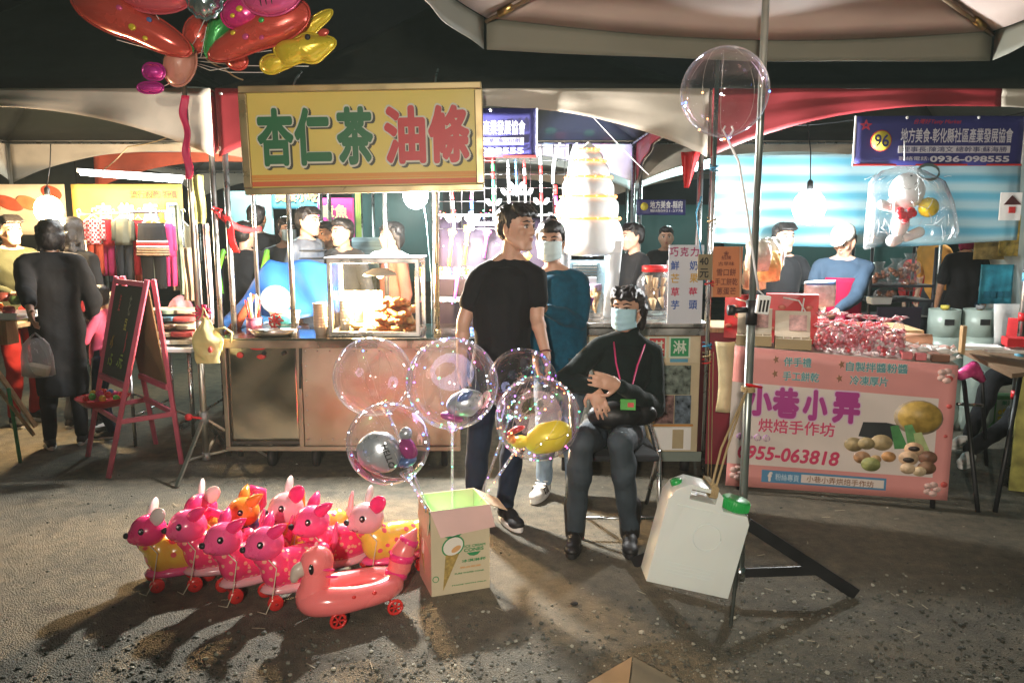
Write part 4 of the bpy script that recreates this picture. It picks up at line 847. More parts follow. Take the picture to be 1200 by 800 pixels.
for i in range(6): a = i * 1.05; c = W(238, 366, 4.79); b.tube([c, c + V((.06 * math.cos(a), -.02, .05 * math.sin(a))), c + V((.05 * math.cos(a + .5), -.015, .05 * math.sin(a + .5))), c], .006, 6)
b.out('ribbon_bow', rb, sd)
# yellow carrier bag tied on the stand
Y = 4.74; pts = [(236, 372), (250, 378), (252, 392), (268, 398), (272, 404), (256, 414), (248, 424), (240, 427), (224, 424), (227, 402), (232, 388)]
c0 = W(246, 424, Y); bgm = mat('yellow_bag_film', (.68, .58, .26), .4, 0, .15, 7, .5, 22, sub=.0)
def bag(u, v):
    z = W(240, 372 + 53 * v, Y).z; w = [.012, .03, .055, .085, .10, .095, .09, .07][min(7, int(v * 7.99))] ; w2 = [.012, .03, .055, .085, .10, .095, .09, .07][min(7, int(v * 7.99) + 1)]; f = v * 7.99 - int(v * 7.99); w = w + (w2 - w) * f; a = 2 * PI * u
    return V((c0.x - .01 + math.cos(a) * w, Y + math.sin(a) * w * .45, z)) + V((noise.noise(V((a, v * 5, 0))), noise.noise(V((a, v * 5, 9))), 0)) * .018
o = thing('carrier_bag', 'crumpled yellow plastic carrier bag tied to the silver stand', 'bag', c0)
B().sheet(bag, 20, 18).out('pouch', bgm, o); B().tube([W(252, 386, Y), W(263, 384, Y), W(272, 390, Y), W(270, 401, Y)], .007, 6).out('handle', bgm, o)
B().tube([W(236, 375, Y), W(239, 360, Y + .03), W(243, 372, Y)], .007, 6).out('handle', bgm, o)
B().ell(W(246, 410, Y - .045), (.014, .006, .018)).out('bag_print', MATS['red_print'], o)
# ---- bunch of foil balloons above
FO = lambda n, c: mat('foil_' + n, c, .22, .25, .12, 5, .12, 12, coat=.3)
bp = V((hub.x, hub.y, topz))
def foil(label, c, rx, rz, th, m, ang=0, shape=None, yaw=0, cat='balloon', knot=True, extra=None):
    "pillow shaped foil balloon: outline swept to a seam, puffed in the middle"
    t = thing('foil_balloon', label, cat, c, 0, 'foil balloons bunched on the silver stand'); R_ = M.Rotation(yaw, 3, 'Z') @ M.Rotation(ang, 3, 'Y'); shape = shape or (lambda a: 1)
    b = B(); N = 40
    def ring(k, sg):
        y = sg * th * math.sqrt(max(0, 1 - k * k)); return [b._v(V(c) + R_ @ V((math.cos(2 * PI * i / N) * rx * shape(2 * PI * i / N) * k, y + .004 * noise.noise(V((i * .9, k * 4, sg))), math.sin(2 * PI * i / N) * rz * shape(2 * PI * i / N) * k))) for i in range(N)]
    rr = [ring(k, 1) for k in (.05, .3, .55, .75, .9, .98)] + [ring(1.0, 0)] + [ring(k, -1) for k in (.98, .9, .75, .55, .3, .05)]
    b.rings(rr); b.out('foil', m, t)
    b = B(); b.rings([ring(1.0, 0), [b._v(V(c) + R_ @ V((math.cos(2 * PI * i / N) * (rx * shape(2 * PI * i / N) + .012), .001 * (-1) ** i, math.sin(2 * PI * i / N) * (rz * shape(2 * PI * i / N) + .012)))) for i in range(N)]], cap=False); b.out('seam', m, t, thick=.002)
    B().tube([V(c) - R_ @ V((0, 0, rz * .9)), (V(c) + bp) / 2 + V((0, .01, -.06)), bp], .0022, 5).out('string', PAPER, t)
    for nm, x, z, ex, ez, mm in (extra or ()):
        B().ell(V(c) + R_ @ V((x, -th * math.sqrt(max(.05, 1 - (x / rx) ** 2 - (z / rz) ** 2)), z)), (ex, .007, ez), R_).out(nm, mm, t)
    return t
CORAL = FO('coral', (.66, .09, .06)); YELF = FO('yellow', (.78, .60, .04)); GRNF = FO('green', (.06, .42, .10)); PNKF = FO('pink', (.72, .10, .28)); PURF = FO('magenta', (.52, .02, .28)); SILF = mat('foil_silver', (.5, .65, .68), .15, .9, .2, 9, .4, 20); PEACH = mat('latex_peach', (.62, .28, .20), .3, 0, .1, coat=.3)
YB = 4.55; point5 = lambda a: .82 + .22 * math.cos(3 * a + .4)
fish = lambda a: .86 + .16 * math.cos(2 * a) + .10 * math.cos(3 * a)
SPT = lambda lst: [('printed_spot', x, z, e, e * .8, m_) for x, z, e, m_ in lst]
foil('coral foil balloon with a pointed tail at the left of the bunch', W(148, 22, YB), .34, .145, .085, CORAL, .48, fish, .1, extra=SPT(((-.02, .03, .018, PNKF), (.08, -.03, .022, YELF), (.14, .05, .016, MATS['blue_print']), (.16, -.05, .015, YELF))))
foil('coral foil balloon with scattered spots at the right of the bunch', W(308, 36, YB - .05), .31, .13, .085, CORAL, -.40, lambda a: fish(PI - a), -.1, extra=SPT(((.04, .02, .018, GRNF), (-.08, -.02, .020, PNKF), (-.14, .03, .016, YELF), (.0, -.06, .015, PNKF))))
foil('green foil balloon tied below the left coral one', W(196, 50, YB + .05), .13, .075, .05, GRNF, .3, fish)
foil('green foil balloon beside the right coral one', W(255, 38, YB + .02), .13, .075, .05, GRNF, 2.0, fish)
foil('plain pinkish red round foil balloon at the top left', W(180, -12, YB - .05), .22, .12, .09, FO('rose', (.70, .12, .15)), .1)
foil('silver crinkled foil balloon with green side at the top middle', W(240, -2, YB - .1), .10, .11, .08, SILF, 0, lambda a: .95 + .06 * math.cos(12 * a))
foil('round green foil balloon behind the silver one', W(258, -2, YB - .02), .08, .11, .07, GRNF)
foil('pink foil balloon with dark whisker lines at the top right', W(318, -8, YB - .16), .16, .11, .08, PNKF, -.15, extra=[('printed_line', -.05 + .03 * q, -.05, .003, .03, BLACKP) for q in range(3)])
foil('bright pink patterned foil balloon beneath the top right balloon', W(285, 14, YB - .08), .12, .085, .06, FO('hotpink', (.70, .03, .22)), -.3, extra=SPT(((.0, .0, .02, YELF), (.05, .03, .015, MATS['blue_print']), (-.05, -.02, .015, YELF))))
foil('yellow duckling foil balloon at the lower right of the bunch', W(356, 58, YB - .05), .16, .105, .07, YELF, -.25, lambda a: .85 + .2 * math.cos(2 * a + .3) + .08 * math.cos(5 * a), extra=[('printed_eye', .05, .04, .016, .016, BLACKP), ('printed_beak', .135, .055, .032, .02, CORAL)])
foil('small yellow foil balloon peeping out behind the duckling', W(366, 30, YB + .05), .12, .05, .04, YELF, -.6, fish)
foil('yellow petal shaped foil balloon at the bottom of the bunch', W(325, 74, YB - .02), .10, .06, .05, YELF, -.2, fish)
foil('peach latex balloon hanging beside the ribbon', W(212, 72, YB + .12), .085, .125, .085, PEACH, .35, lambda a: 1 - .12 * math.sin(a))
foil('small red foil balloon behind the peach one', W(232, 40, YB + .18), .08, .10, .06, CORAL, .2)
foil('magenta foil bow shaped balloon hanging below the bunch', W(180, 84, YB), .055, .05, .035, PURF, .1, lambda a: .75 + .3 * abs(math.cos(a)))
foil('small magenta foil tail balloon at the very bottom of the bunch', W(176, 103, YB), .065, .03, .03, PURF, .0, lambda a: .8 + .25 * abs(math.cos(a)))
foil('small coral balloon at the underside of the right half', W(277, 70, YB + .1), .06, .05, .04, CORAL, .4)
# ------------------------------------------------------------------ food stall counter at the far left and the carrier bag
ct = thing('food_counter', 'low food stall counter with orange cloth and green leg at the left edge', 'counter', (-3.5, 5.15, 0)); zc = W(20, 383, 5.2).z
B().box((-3.84, 5.2, zc), (.85, .5, .03), M.Rotation(-.12, 3, 'Z')).out('counter_top', WOOD, ct, bevel=.004)
ORC = mat('orange_red_cloth', (.45, .09, .03), .75, 0, .4, 5, .2, 20, aniso=(9, 9, 1))
xq = W(12, 450, 5.0).x
B().sheet(lambda u, v: V((-3.95 + (xq - .04 + 3.95 - .10 * (1 - v)) * u, 4.99 + .03 * math.sin(u * 23) + .05 * (1 - v), .12 + (zc - .12) * v)), 50, 8).out('cloth_skirt', ORC, ct, thick=.004)
B().cyl(W(10, 455, 4.93), G(24, 542), .012).out('leg', mat('green_paint', (.05, .28, .09), .5), ct)
B().bar(W(-10, 425, 4.95), W(42, 500, 4.98), .05, .012).out('slat', WOOD, ct); B().bar(W(-10, 445, 4.95), W(40, 510, 4.97), .03, .012).out('slat', WOOD, ct)
for i, (x, y, c_, lb) in enumerate(((4, 348, (.6, .12, .06), 'red apple tomato lying on the left counter'), (18, 352, (.25, .35, .08), 'green fruit next to the red one on the left counter'), (-4, 360, (.7, .35, .10), 'orange fruit at the very edge of the left counter'), (10, 364, (.62, .1, .1), 'small dark red fruit in front on the left counter'))):
    prop(B().lathe([(.002, 0), (.03, .003), (.042, .03), (.035, .058), (.01, .064), (.003, .055)], W(x, y, 5.15) - V((0, 0, .03)), 14).out('fruit', mat('fruit_%d' % i, c_, .35)), lb, 'fruit', 'fruit on the left counter')
tr = thing('fruit_tray', 'white tray holding fruit on the left counter', 'tray', W(6, 372, 5.15)); b = B(); q = W(6, 371, 5.15); b.box(q, (.30, .22, .02)); b.box(q + V((0, -.11, .015)), (.30, .01, .04)); b.box(q + V((0, .11, .015)), (.30, .01, .04)); b.out('tray_body', WHITEP, tr)
B().box(q - V((0, .03, .10 )), (.12, .12, .16)).out('stand', WOOD, tr)
CLR = film('carrier_film', (.95, .95, .95), .25, .8, .18, 1.5, milk=.8)
hb = SHOPJ['haL']; o = thing('clear_bag', 'clear plastic carrier bag with a takeaway box held by the black coat shopper', 'bag', hb - V((0, 0, .34)))
hb = hb + V((0, 0, -.01)); c0 = hb - V((-.02, .03, .17))
b = B(); rr = []
for z_, w_, d_ in ((-.13, .075, .05), (-.12, .105, .07), (0, .10, .065), (.08, .085, .045), (.12, .05, .02)): rr.append([b._v(c0 + V((math.cos(2 * PI * i / 18) * w_ + .006 * noise.noise(V((i, z_ * 20, 0))), math.sin(2 * PI * i / 18) * d_, z_))) for i in range(18)])
b.rings(rr, cap=False); b.out('pouch', CLR, o); B().tube([c0 + V((-.04, 0, .12)), hb + V((0, 0, -.02)), c0 + V((.04, 0, .12))], .006, 6).out('handle', CLR, o)
bx = B().box(c0 - V((0, 0, .085)), (.15, .09, .055), M.Rotation(.2, 3, 'Y')).out('takeaway_box', mat('cream_card', (.62, .52, .38), .7), None, bevel=.004); prop(bx, 'cream takeaway box inside the clear carrier bag', 'box')
# ------------------------------------------------------------------ big yellow sign
YS = 4.86
def sign():
    a, c = W(283, 103, YS), W(566, 222, YS); z1 = W(424, 99, YS).z; z0 = W(424, 226, YS).z; x0, x1 = a.x - .01, c.x; cx, cz = (x0 + x1) / 2, (z0 + z1) / 2; w, h = x1 - x0, z1 - z0
    t = thing('shop_sign', 'big yellow framed sign with green and red outlined lettering', 'sign', (cx, YS, z0)); tilt = R(-1.1)
    X = V((math.cos(tilt), 0, -math.sin(tilt))); U = V((math.sin(tilt), 0, math.cos(tilt))); rot = M.Rotation(tilt, 3, 'Y'); o = V((cx, YS, cz)); P = lambda u, v, d=0: o + X * u * w / 2 + U * v * h / 2 + V((0, -d, 0))
    B().box(o + V((0, .05, 0)), (w - .02, .08, h - .02), rot).out('sign_box', mat('grey_sheet', (.3, .3, .3), .5, .3), t)
    B().box(P(0, 0, -.005), (w - .06, .012, h - .06), rot).out('sign_face', mat('sign_yellow', (.74, .60, .13), .45, 0, .07, 2), t)
    FR = mat('bronze_frame', (.42, .33, .17), .35, .6, .1)
    for p, q in ((P(-1, 1), P(1, 1)), (P(-1, -1), P(1, -1))): B().bar(p - U * .02 * (1 if p.z > cz else -1), q - U * .02 * (1 if p.z > cz else -1), .05, .042).out('frame_rail', FR, t, bevel=.006)
    for sg in (-1, 1): B().bar(P(sg, -1) - X * sg * .02 + U * .042, P(sg, 1) - X * sg * .02 - U * .042, .042, .05, V((1, 0, 0))).out('frame_stile', FR, t, bevel=.006)
    for v, hh, c_ in ((-.80, .030, (.68, .13, .03)), (-.72, .010, (.70, .30, .04)), (-.665, .022, (.66, .30, .05))): B().box(P(0, v, .003), (w - .085, .003, hh), rot).out('printed_band', mat('band_%d' % (c_[1] * 100), c_, .5, var=0), t)
    for ch, u, g in (('杏', -.72, 1), ('仁', -.41, 1), ('茶', -.06, 1), ('油', .355, 0), ('條', .72, 0)):
        m = mat('sign_green', (.006, .14, .045), .45, var=0) if g else mat('sign_red', (.52, .018, .026), .45, var=0); s_ = .232 if g else .262; sh = .36
        text(ch, t, mat('sign_shadow', (.045, .05, .03), .5, var=0), P(u + .018, .03, .003), s_ * 1.05, sh * 1.04, X, U, bold=.062, proud=.0005); text(ch, t, mat('sign_white', (.66, .66, .55), .5, var=0), P(u, .06, .0055), s_ * 1.05, sh * 1.04, X, U, bold=.062, proud=.001)
        text(ch, t, m, P(u, .06, .0095), s_ * .97, sh * .97, X, U, bold=.042, proud=.001)
    for u in (-.55, .62): B().tube([P(u, 1.0), P(u, 1.0) + V((0, .06, .05)), P(u, 1.0) + V((0, .2, .12))], .006, 6).out('hook', CHROME, t)
sign()
# ------------------------------------------------------------------ stainless snack cart
SST = mat('brushed_stainless', (.58, .52, .44), .16, 1, .12, 3, .10, 5, dirt=.15); SSB = mat('dull_stainless', (.48, .41, .33), .40, 1, .2, 3, .10, 6, dirt=.35)
YC = 4.9; zt = .885; xl, xm, xr = W(262, 400, YC).x, W(352, 400, YC).x, W(536, 400, YC).x
ca = thing('snack_cart', 'stainless steel snack cart with wheels and a plain front panel', 'cart', ((xl + xr) / 2, YC + .35, 0))
B().box(((xl + xr) / 2, YC + .36, (zt + .16) / 2), (xr - xl - .02, .70, zt - .16 - .03)).out('cart_body', mat('dark_steel_body', (.10, .09, .08), .5, .6), ca)
b = B(); b.sheet(lambda u, v: V((xl + .02 + (xm - xl - .045) * u, YC + .004 - .012 * noise.noise(V((u * 2.2, v * 2.6, 3))) , .20 + (zt - .245) * v)), 24, 30); b.out('dented_panel', SST, ca, thick=.004)
B().box(((xm + xr) / 2, YC, (.17 + zt - .05) / 2), (xr - xm - .01, .012, zt - .05 - .17)).out('front_panel', SSB, ca, bevel=.003)
for xx in (xl, xm - .012, xr): B().bar((xx, YC - .006, .15), (xx, YC - .006, zt - .03), .03, .03, V((1, 0, 0))).out('corner_post', SSB, ca, bevel=.003)
B().box(((xl + xr) / 2, YC - .01, .155), (xr - xl + .03, .035, .03)).out('bottom_rail', SSB, ca, bevel=.003)
B().box(((xl + xr) / 2, YC + .34, zt - .012), (xr - xl + .06, .78, .03)).out('counter_top', SST, ca, bevel=.006)
B().box(((xl + xr) / 2, YC - .045, zt - .035), (xr - xl + .05, .012, .05)).out('front_lip', mat('warm_steel', (.55, .44, .34), .3, 1, .15), ca, bevel=.003)
for i, (x, y, rx, rz, m) in enumerate(((306, 418, .030, .016, RED_), (281, 416, .022, .02, RED_), (302, 408, .05, .012, RED_))): B().ell(W(x, y, YC - .01), (rx, .006, rz)).out('red_sticker', m, ca)
for x in (309, 332): B().cyl(W(x, 414, YC - .02), W(x, 414, YC + .0), .013).out('vent_hole', DARK, ca)
B().bar(W(352, 405, YC - .028), W(352, 455, YC - .028), .022, .012, V((1, 0, 0))).out('door_handle', DARK, ca)
for xx in (xl + .25, xm + .05, xr - .1):
    for yy in (YC + .10, YC + .60):
        w_ = B().lathe([(.012, -.02), (.062, -.018), (.066, 0), (.062, .018), (.012, .02)], (xx, yy, .067), 20, axis=(1, 0, .0)).out('wheel', DARK, ca); B().bar((xx, yy, .067), (xx, yy, .16), .05, .02).out('fork', STEEL, w_)
b = B()
for k in range(13): x = xm + .03 + (xr - xm - .06) * k / 12; [b.ell((x, YC - .008, z), (.006, .004, .006), None, 8, 5) for z in (.215, zt - .085)]
for k in range(7): z = .215 + (zt - .30) * k / 6; [b.ell((x, YC - .008, z), (.006, .004, .006), None, 8, 5) for x in (xm + .03, xr - .03)]
o = b.out('rivets', STEEL, ca); o['kind'] = 'stuff'
B().bar(((xm + xr) / 2, YC - .008, .20), ((xm + xr) / 2, YC - .008, zt - .07), .006, .004, V((1, 0, 0))).out('panel_seam', SSB, ca)
# the chrome posts that carry the sign
for x, y0, Yp, lb in ((345, 404, 4.95, 'front left chrome post rising from the cart to the sign'), (513, 400, 4.95, 'front right brass coloured post at the end of the cart'), (304, 380, 5.6, 'rear left chrome post behind the cart counter'), (453, 320, 5.6, 'rear right chrome post behind the display case')):
    q = W(x, y0, Yp); z1 = W(x, 226, 4.86).z + .1 if Yp < 5 else 2.35; t = thing('cart_post', lb, 'post', (q.x, Yp, zt), 0, 'posts of the snack cart'); mm = CHROME if x != 513 else mat('brassy_steel', (.55, .42, .25), .28, 1, .1)
    B().cyl((q.x, Yp, zt), (q.x, Yp, z1), .016).out('tube', mm, t); B().cyl((q.x, Yp, zt), (q.x, Yp, zt + .05), .024).out('foot_collar', mm, t)
# glass display case of dough sticks
def case():
    Yf, Yb = 4.93, 5.27; x0, x1 = W(388, 390, Yf).x, W(490, 390, Yf).x; z0 = zt + .005; z1 = W(440, 308, Yf).z; t = thing('display_case', 'aluminium framed glass display case glowing warm on the cart', 'display case', ((x0 + x1) / 2, 5.1, z0))
    AL = mat('pale_aluminium', (.68, .66, .62), .3, .85, .08); GL = film('case_glass', (.97, .97, .95), .05, .6, .02)
    for xx in (x0, x1):
        for yy in (Yf, Yb): B().bar((xx, yy, z0), (xx, yy, z1), .026, .026, V((1, 0, 0))).out('corner_post', AL, t, bevel=.003)
    for zz, h_ in ((z0 + .016, .03), (z1 + .012, .028)):
        for yy in (Yf, Yb): B().bar((x0 - .012, yy, zz), (x1 + .012, yy, zz), .028, h_).out('rail', AL, t, bevel=.003)
        for xx in (x0, x1): B().bar((xx, Yf + .014, zz), (xx, Yb - .014, zz), .026, h_).out('rail', AL, t, bevel=.003)
    B().box(((x0 + x1) / 2, (Yf + Yb) / 2, z1 + .031), (x1 - x0 + .05, Yb - Yf + .05, .010)).out('lid', mat('white_lid', (.75, .74, .72), .4), t, bevel=.003)
    B().box(((x0 + x1) / 2, (Yf + Yb) / 2, z0 + .006), (x1 - x0 - .03, Yb - Yf - .03, .008)).out('floor_tray', STEEL, t)
    B().box(((x0 + x1) / 2, Yf, (z0 + z1) / 2), (x1 - x0 - .028, .003, z1 - z0 - .04)).out('front_pane', GL, t)
    for xx in (x0, x1): B().box((xx, (Yf + Yb) / 2, (z0 + z1) / 2), (.003, Yb - Yf - .028, z1 - z0 - .04)).out('side_pane', GL, t)
    B().box((x0 + (x1 - x0) * .27, Yb - .022, z0 + .14), ((x1 - x0) * .46, .006, .26)).out('glow_board', mat('cream_board', (.72, .60, .42), .6), t)  # added board, catches lamp light to make the left half glow
    lx = W(446, 322, 5.1); b = B(); b.lathe([(.006, .035), (.05, .03), (.105, .0), (.110, -.012), (.10, -.006), (.045, .022)], V((lx.x, 5.08, z1 - .075)), 24, cap=False); b.out('lamp_shade', mat('white_enamel', (.80, .76, .70), .3), t, thick=.002)
    B().ell((lx.x, 5.08, z1 - .085), .026).out('lamp_bulb', bulbglass('lit_heat_bulb', (1, .66, .32), 40), t); B().cyl((lx.x, 5.08, z1 - .04), (lx.x, 5.08, z1), .006).out('lamp_cord', BLACKP, t)
    lamp('POINT', 'heat_lamp', (lx.x - .10, 5.05, z1 - .125), 230, (1, .64, .32), .03); lamp('POINT', 'heat_lamp', (x0 + .1, 5.1, z0 + .28), 130, (1, .66, .36), .02)
    B().lathe([(.13, .055), (.12, .03), (.02, 0)], V(((x0 + x1) / 2 + .05, 5.1, z1 + .036)), 24).out('upturned_bowl', PAPER, t) if False else None
    # fried dough sticks, heaped
    DO = [mat('fried_dough_%d' % i, c, .55, 0, .35, 22, .3, 60) for i, c in enumerate(((.55, .17, .035), (.62, .24, .06), (.48, .13, .025), (.70, .42, .18)))]
    rnd = random.Random(4); pc = W(464, 380, 5.08)
    for k in range(64):
        lv = k // 12; i = k % 12; r_ = 1.12 - lv * .12; x = pc.x + (rnd.random() - .5) * .21 * r_; y = 5.08 + (rnd.random() - .5) * .18 * r_; z = z0 + .03 + lv * .056 + rnd.random() * .016; a = rnd.random() * PI; e = (rnd.random() - .5) * .7
        if k >= 48: x = pc.x - .12 - rnd.random() * .14; z = z0 + .025 + rnd.random() * .03
        x = min(max(x, x0 + .07), x1 - .07); d = V((math.cos(a) * .5, math.sin(a), e)).normalized() * (.052 + .028 * rnd.random()); c = V((x, y, z)); n_ = V((0, 0, 1)).cross(d).normalized() * .0085
        b = B()
        for sg in (-1, 1): b.tube([c - d + n_ * sg * .6, c - d * .5 + n_ * sg * 1.1, c + n_ * sg * .9, c + d * .5 + n_ * sg * 1.15, c + d + n_ * sg * .5], [.012, .019, .017, .019, .011], 7)
        o = b.out('dough_stick', DO[k % 4 if k < 48 else 3])
        prop(o, ('golden fried dough stick in the %s layer of the glass case heap' % ('bottom', 'second lowest', 'middle', 'top')[k // 12] if k < 48 else 'pale dough stick in the bright left half of the glass case'), 'dough stick', 'fried dough sticks in the glass case' if k < 48 else 'pale dough sticks in the left of the glass case')
    for q, (x, y, h_) in enumerate(((405, 372, .20), (421, 378, .15))):
        o = thing('cup_stack', ('taller' if q == 0 else 'shorter') + ' stack of white paper cups inside the glass case', 'cups', W(x, 385, 5.14)); p = W(x, 389, 5.14); p.z = z0 + .012
        for i in range(8): B().lathe([(.026, 0), (.036, .05), (.0375, .052), (.034, .05)], p + V((0, 0, i * h_ / 9)), 16, cap=True).out('cup', PAPER, o)
    return x0, x1, z1
cx0, cx1, cz1 = case()
o = thing('plastic_bowl', 'white bowl turned upside down on top of the glass case', 'bowl', W(456, 300, 5.15)); q = W(455, 300, 5.12); q.z = cz1 + .038
B().lathe([(.13, 0), (.132, .006), (.09, .028), (.045, .036), (.045, .042), (.002, .042)], q, 24).out('bowl_body', PAPER, o); B().lathe([(.136, 0), (.136, .006), (.13, .006)], q, 24).out('rim', WHITEP, o)
for i, (x, Yq, h_, lb) in enumerate(((376, 5.03, .19, 'tall stack of cream paper cups left of the glass case'), (385, 5.12, .16, 'shorter stack of paper cups tight against the glass case'))):
    o = thing('cup_stack', lb, 'cups', W(x, 395, Yq)); p = W(x, 395, Yq); p.z = zt + .004
    for k in range(9): B().lathe([(.031, 0), (.044, .055), (.046, .057), (.041, .055)], p + V((0, 0, k * h_ / 10)), 16).out('cup', mat('cream_cup', (.72, .58, .46), .6), o)
# bowls, tubs and bits on the counter
def lat(name, label, cat, p, prof, m, rimm=None, n=24):
    t = thing(name, label, cat, p); B().lathe(prof, p, n).out('body', m, t); r_, z_ = max(prof, key=lambda q: q[1]); B().lathe([(r_ + .004, z_ - .006), (r_ + .006, z_), (r_ - .006, z_ + .002)], p, n).out('rim', rimm or m, t); return t
q = W(322, 390, 5.0); q.z = zt + .004
lat('steel_basin', 'wide shallow stainless basin on the left of the counter', 'basin', q, [(.10, 0), (.15, .02), (.165, .05), (.155, .05), (.10, .012)], STEEL)
q = W(334, 372, 5.25); q.z = zt + .004
t = lat('white_tub', 'white round tub with a blue label behind the basin', 'tub', q, [(.085, 0), (.10, .13), (.095, .13), (.01, .115)], WHITEP); B().sheet(lambda u, v: q + V((math.sin((u - .5) * 1.4) * (.092 + .009 * v), -math.cos((u - .5) * 1.4) * (.092 + .009 * v), .03 + .08 * v)), 10, 4).out('label', mat('blue_green_label', (.04, .28, .40), .5, 0, .6, 40), t, thick=.002)
q = W(298, 386, 5.12); q.z = zt + .004
t = lat('pink_canister', 'small pink and white canister at the left end of the counter', 'canister', q, [(.05, 0), (.05, .10), (.045, .10)], mat('pink_print', (.6, .15, .35), .5, 0, .5, 30))
for i in range(6): a = i * 1.1; B().tube([q + V((.02 * math.cos(a), .02 * math.sin(a), .06)), q + V((.05 * math.cos(a), .05 * math.sin(a), .22 + .02 * (i % 3)))], .006, 6).out('chopstick', [REDP, WOOD, PAPER][i % 3], t)
b = B(); q = W(322, 376, 4.98)
for i in range(7): a = i * .9; b.tube([q, q + V((.05 * math.cos(a), .02, .04 * math.sin(a))), q + V((.03 * math.cos(a + .6), .0, .05 * math.sin(a + .6)))], .008, 6)
prop(b.out('red_ribbon_bow', REDP), 'red plastic ribbon bow lying on the white tub', 'ribbon')
b = B(); q = W(305, 395, 5.3); b.tube([W(268, 396, 5.3), W(298, 345, 5.35)], [.05, .012], 10); prop(b.out('straw_broom', mat('red_brown_bristle', (.26, .06, .03), .9, 0, .5, 40, .4, 80, aniso=(30, 30, 2))), 'reddish brown brush leaning against the rear left post', 'broom')
# blue sheet draped behind the cart
def sheet():
    m = mat('blue_tarp', (.02, .12, .42), .5, 0, .2, 4, .25, 10); t = thing('blue_sheet', 'creased blue plastic sheet with a pale round print behind the cart', 'tarpaulin', W(330, 365, 5.75))
    A, Bq, C_, D = W(258, 378, 5.7), W(315, 303, 5.95), W(400, 305, 5.95), W(400, 362, 5.65)
    def fn(u, v):
        top = A.lerp(Bq, min(1, u / .4)) if u < .4 else Bq.lerp(C_, (u - .4) / .6); top = top - V((0, 0, .03 * math.sin(u * 9) ** 2)); bot = W(262, 385, 5.6).lerp(D, u) - V((0, 0, .02))
        p = bot.lerp(top, v); return p + V((0, .04 * math.sin(u * 19 + v * 5) * (1 - v * .6), 0))
    B().sheet(fn, 44, 14).out('cloth', m, t, thick=.003)
    B().ell(W(323, 351, 5.62), (.115, .008, .105), None, 24, 10).out('printed_disc', mat('pale_blue_print', (.35, .52, .70), .6), t)
sheet()
# red pennant tied to the tent leg
o = thing('red_pennant', 'red cloth strip tied from the tent leg to the rear post', 'ribbon', W(280, 265, 5.3)); a, c = W(256, 250, 5.22), W(306, 268, 5.55)
B().sheet(lambda u, v: a.lerp(c, u) + V((0, 0, -.05 * math.sin(PI * u) - .055 * (v - .5) * (1 - .5 * u))) , 16, 4).out('strip', REDP, o, thick=.003); B().sheet(lambda u, v: a + V((.03 + .05 * u + .05 * v, -.01 + .02 * math.sin(v * 7), -.02 - .24 * v)), 5, 12).out('tail', REDP, o, thick=.003); B().tube([a + V((-.03, -.03, .02)), a + V((.01, -.04, .0)), a + V((.02, .0, .02)), a + V((-.03, .0, .04)), a + V((-.03, -.03, .02))], .009, 6).out('knot', REDP, o)
# posters and hanging sheets of the far row
pan = lambda *a, **k: panel(*a, **k)
pan('wall_poster', 'pale teal poster behind the crowd at left', 'poster', 262, 224, 322, 282, 9.2, mat('teal_print', (.30, .52, .54), .6, 0, .1))
p_ = pan('wall_poster', 'blue and orange printed poster above the crowd', 'poster', 318, 218, 378, 245, 9.1, mat('blue_print_sheet', (.10, .40, .56), .6, 0, .5, 5)); tx('美食小吃', p_, mat('orange_print', (.7, .35, .1), .6, var=0), 348, 230, 9.08, .5, .13, bold=.04)
p_ = pan('wall_poster', 'hot pink printed poster behind the smiling man', 'poster', 372, 232, 416, 282, 8.8, mat('magenta_print', (.62, .05, .30), .6, 0, .4, 6)); tx('章魚', p_, mat('pale_yellow_print', (.75, .7, .3), .6, var=0), 392, 248, 8.78, .3, .16, bold=.03)
pan('wall_poster', 'green and yellow poster strip beside the pink one', 'poster', 416, 226, 424, 285, 8.9, mat('lime_print', (.35, .55, .10), .6, 0, .4, 6))
pan('striped_sheet', 'blue and white striped sheet low behind the brown coat', 'tarpaulin', 412, 278, 462, 320, 8.2, mat('pale_stripe', (.35, .55, .62), .6, 0, .5, 8, aniso=(.1, .1, 4)))
pan('back_sheet', 'dark teal sheet coloured as background glow behind the display case', 'tarpaulin', 412, 222, 520, 330, 10.5, mat('teal_glow_sheet', (.015, .085, .085), .7, 0, .2, 2))  # added sheet, its teal colour stands for the background glow
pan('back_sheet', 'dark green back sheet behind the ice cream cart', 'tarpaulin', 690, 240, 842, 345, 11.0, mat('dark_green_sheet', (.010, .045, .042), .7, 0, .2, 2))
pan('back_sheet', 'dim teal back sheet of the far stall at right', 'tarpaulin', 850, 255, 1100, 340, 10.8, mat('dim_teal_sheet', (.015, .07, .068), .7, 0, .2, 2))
# small blue banner far back
p_ = pan('stall_banner', 'small dark blue banner with a yellow disc far behind the cone', 'banner', 746, 234, 803, 252, 8.1, mat('banner_blue', (.035, .035, .17), .5, 0, .05)); B().cyl(W(755, 242, 8.08), W(755, 242, 8.09), .04, n=20).out('yellow_disc', mat('banner_yellow', (.75, .62, .06), .5, var=0), p_); tx('地方美食-縣府', p_, WH, 781, 240, 8.08, .34, .08); tx('聯絡0921-2778', p_, WH, 781, 247, 8.08, .34, .03, bold=0)
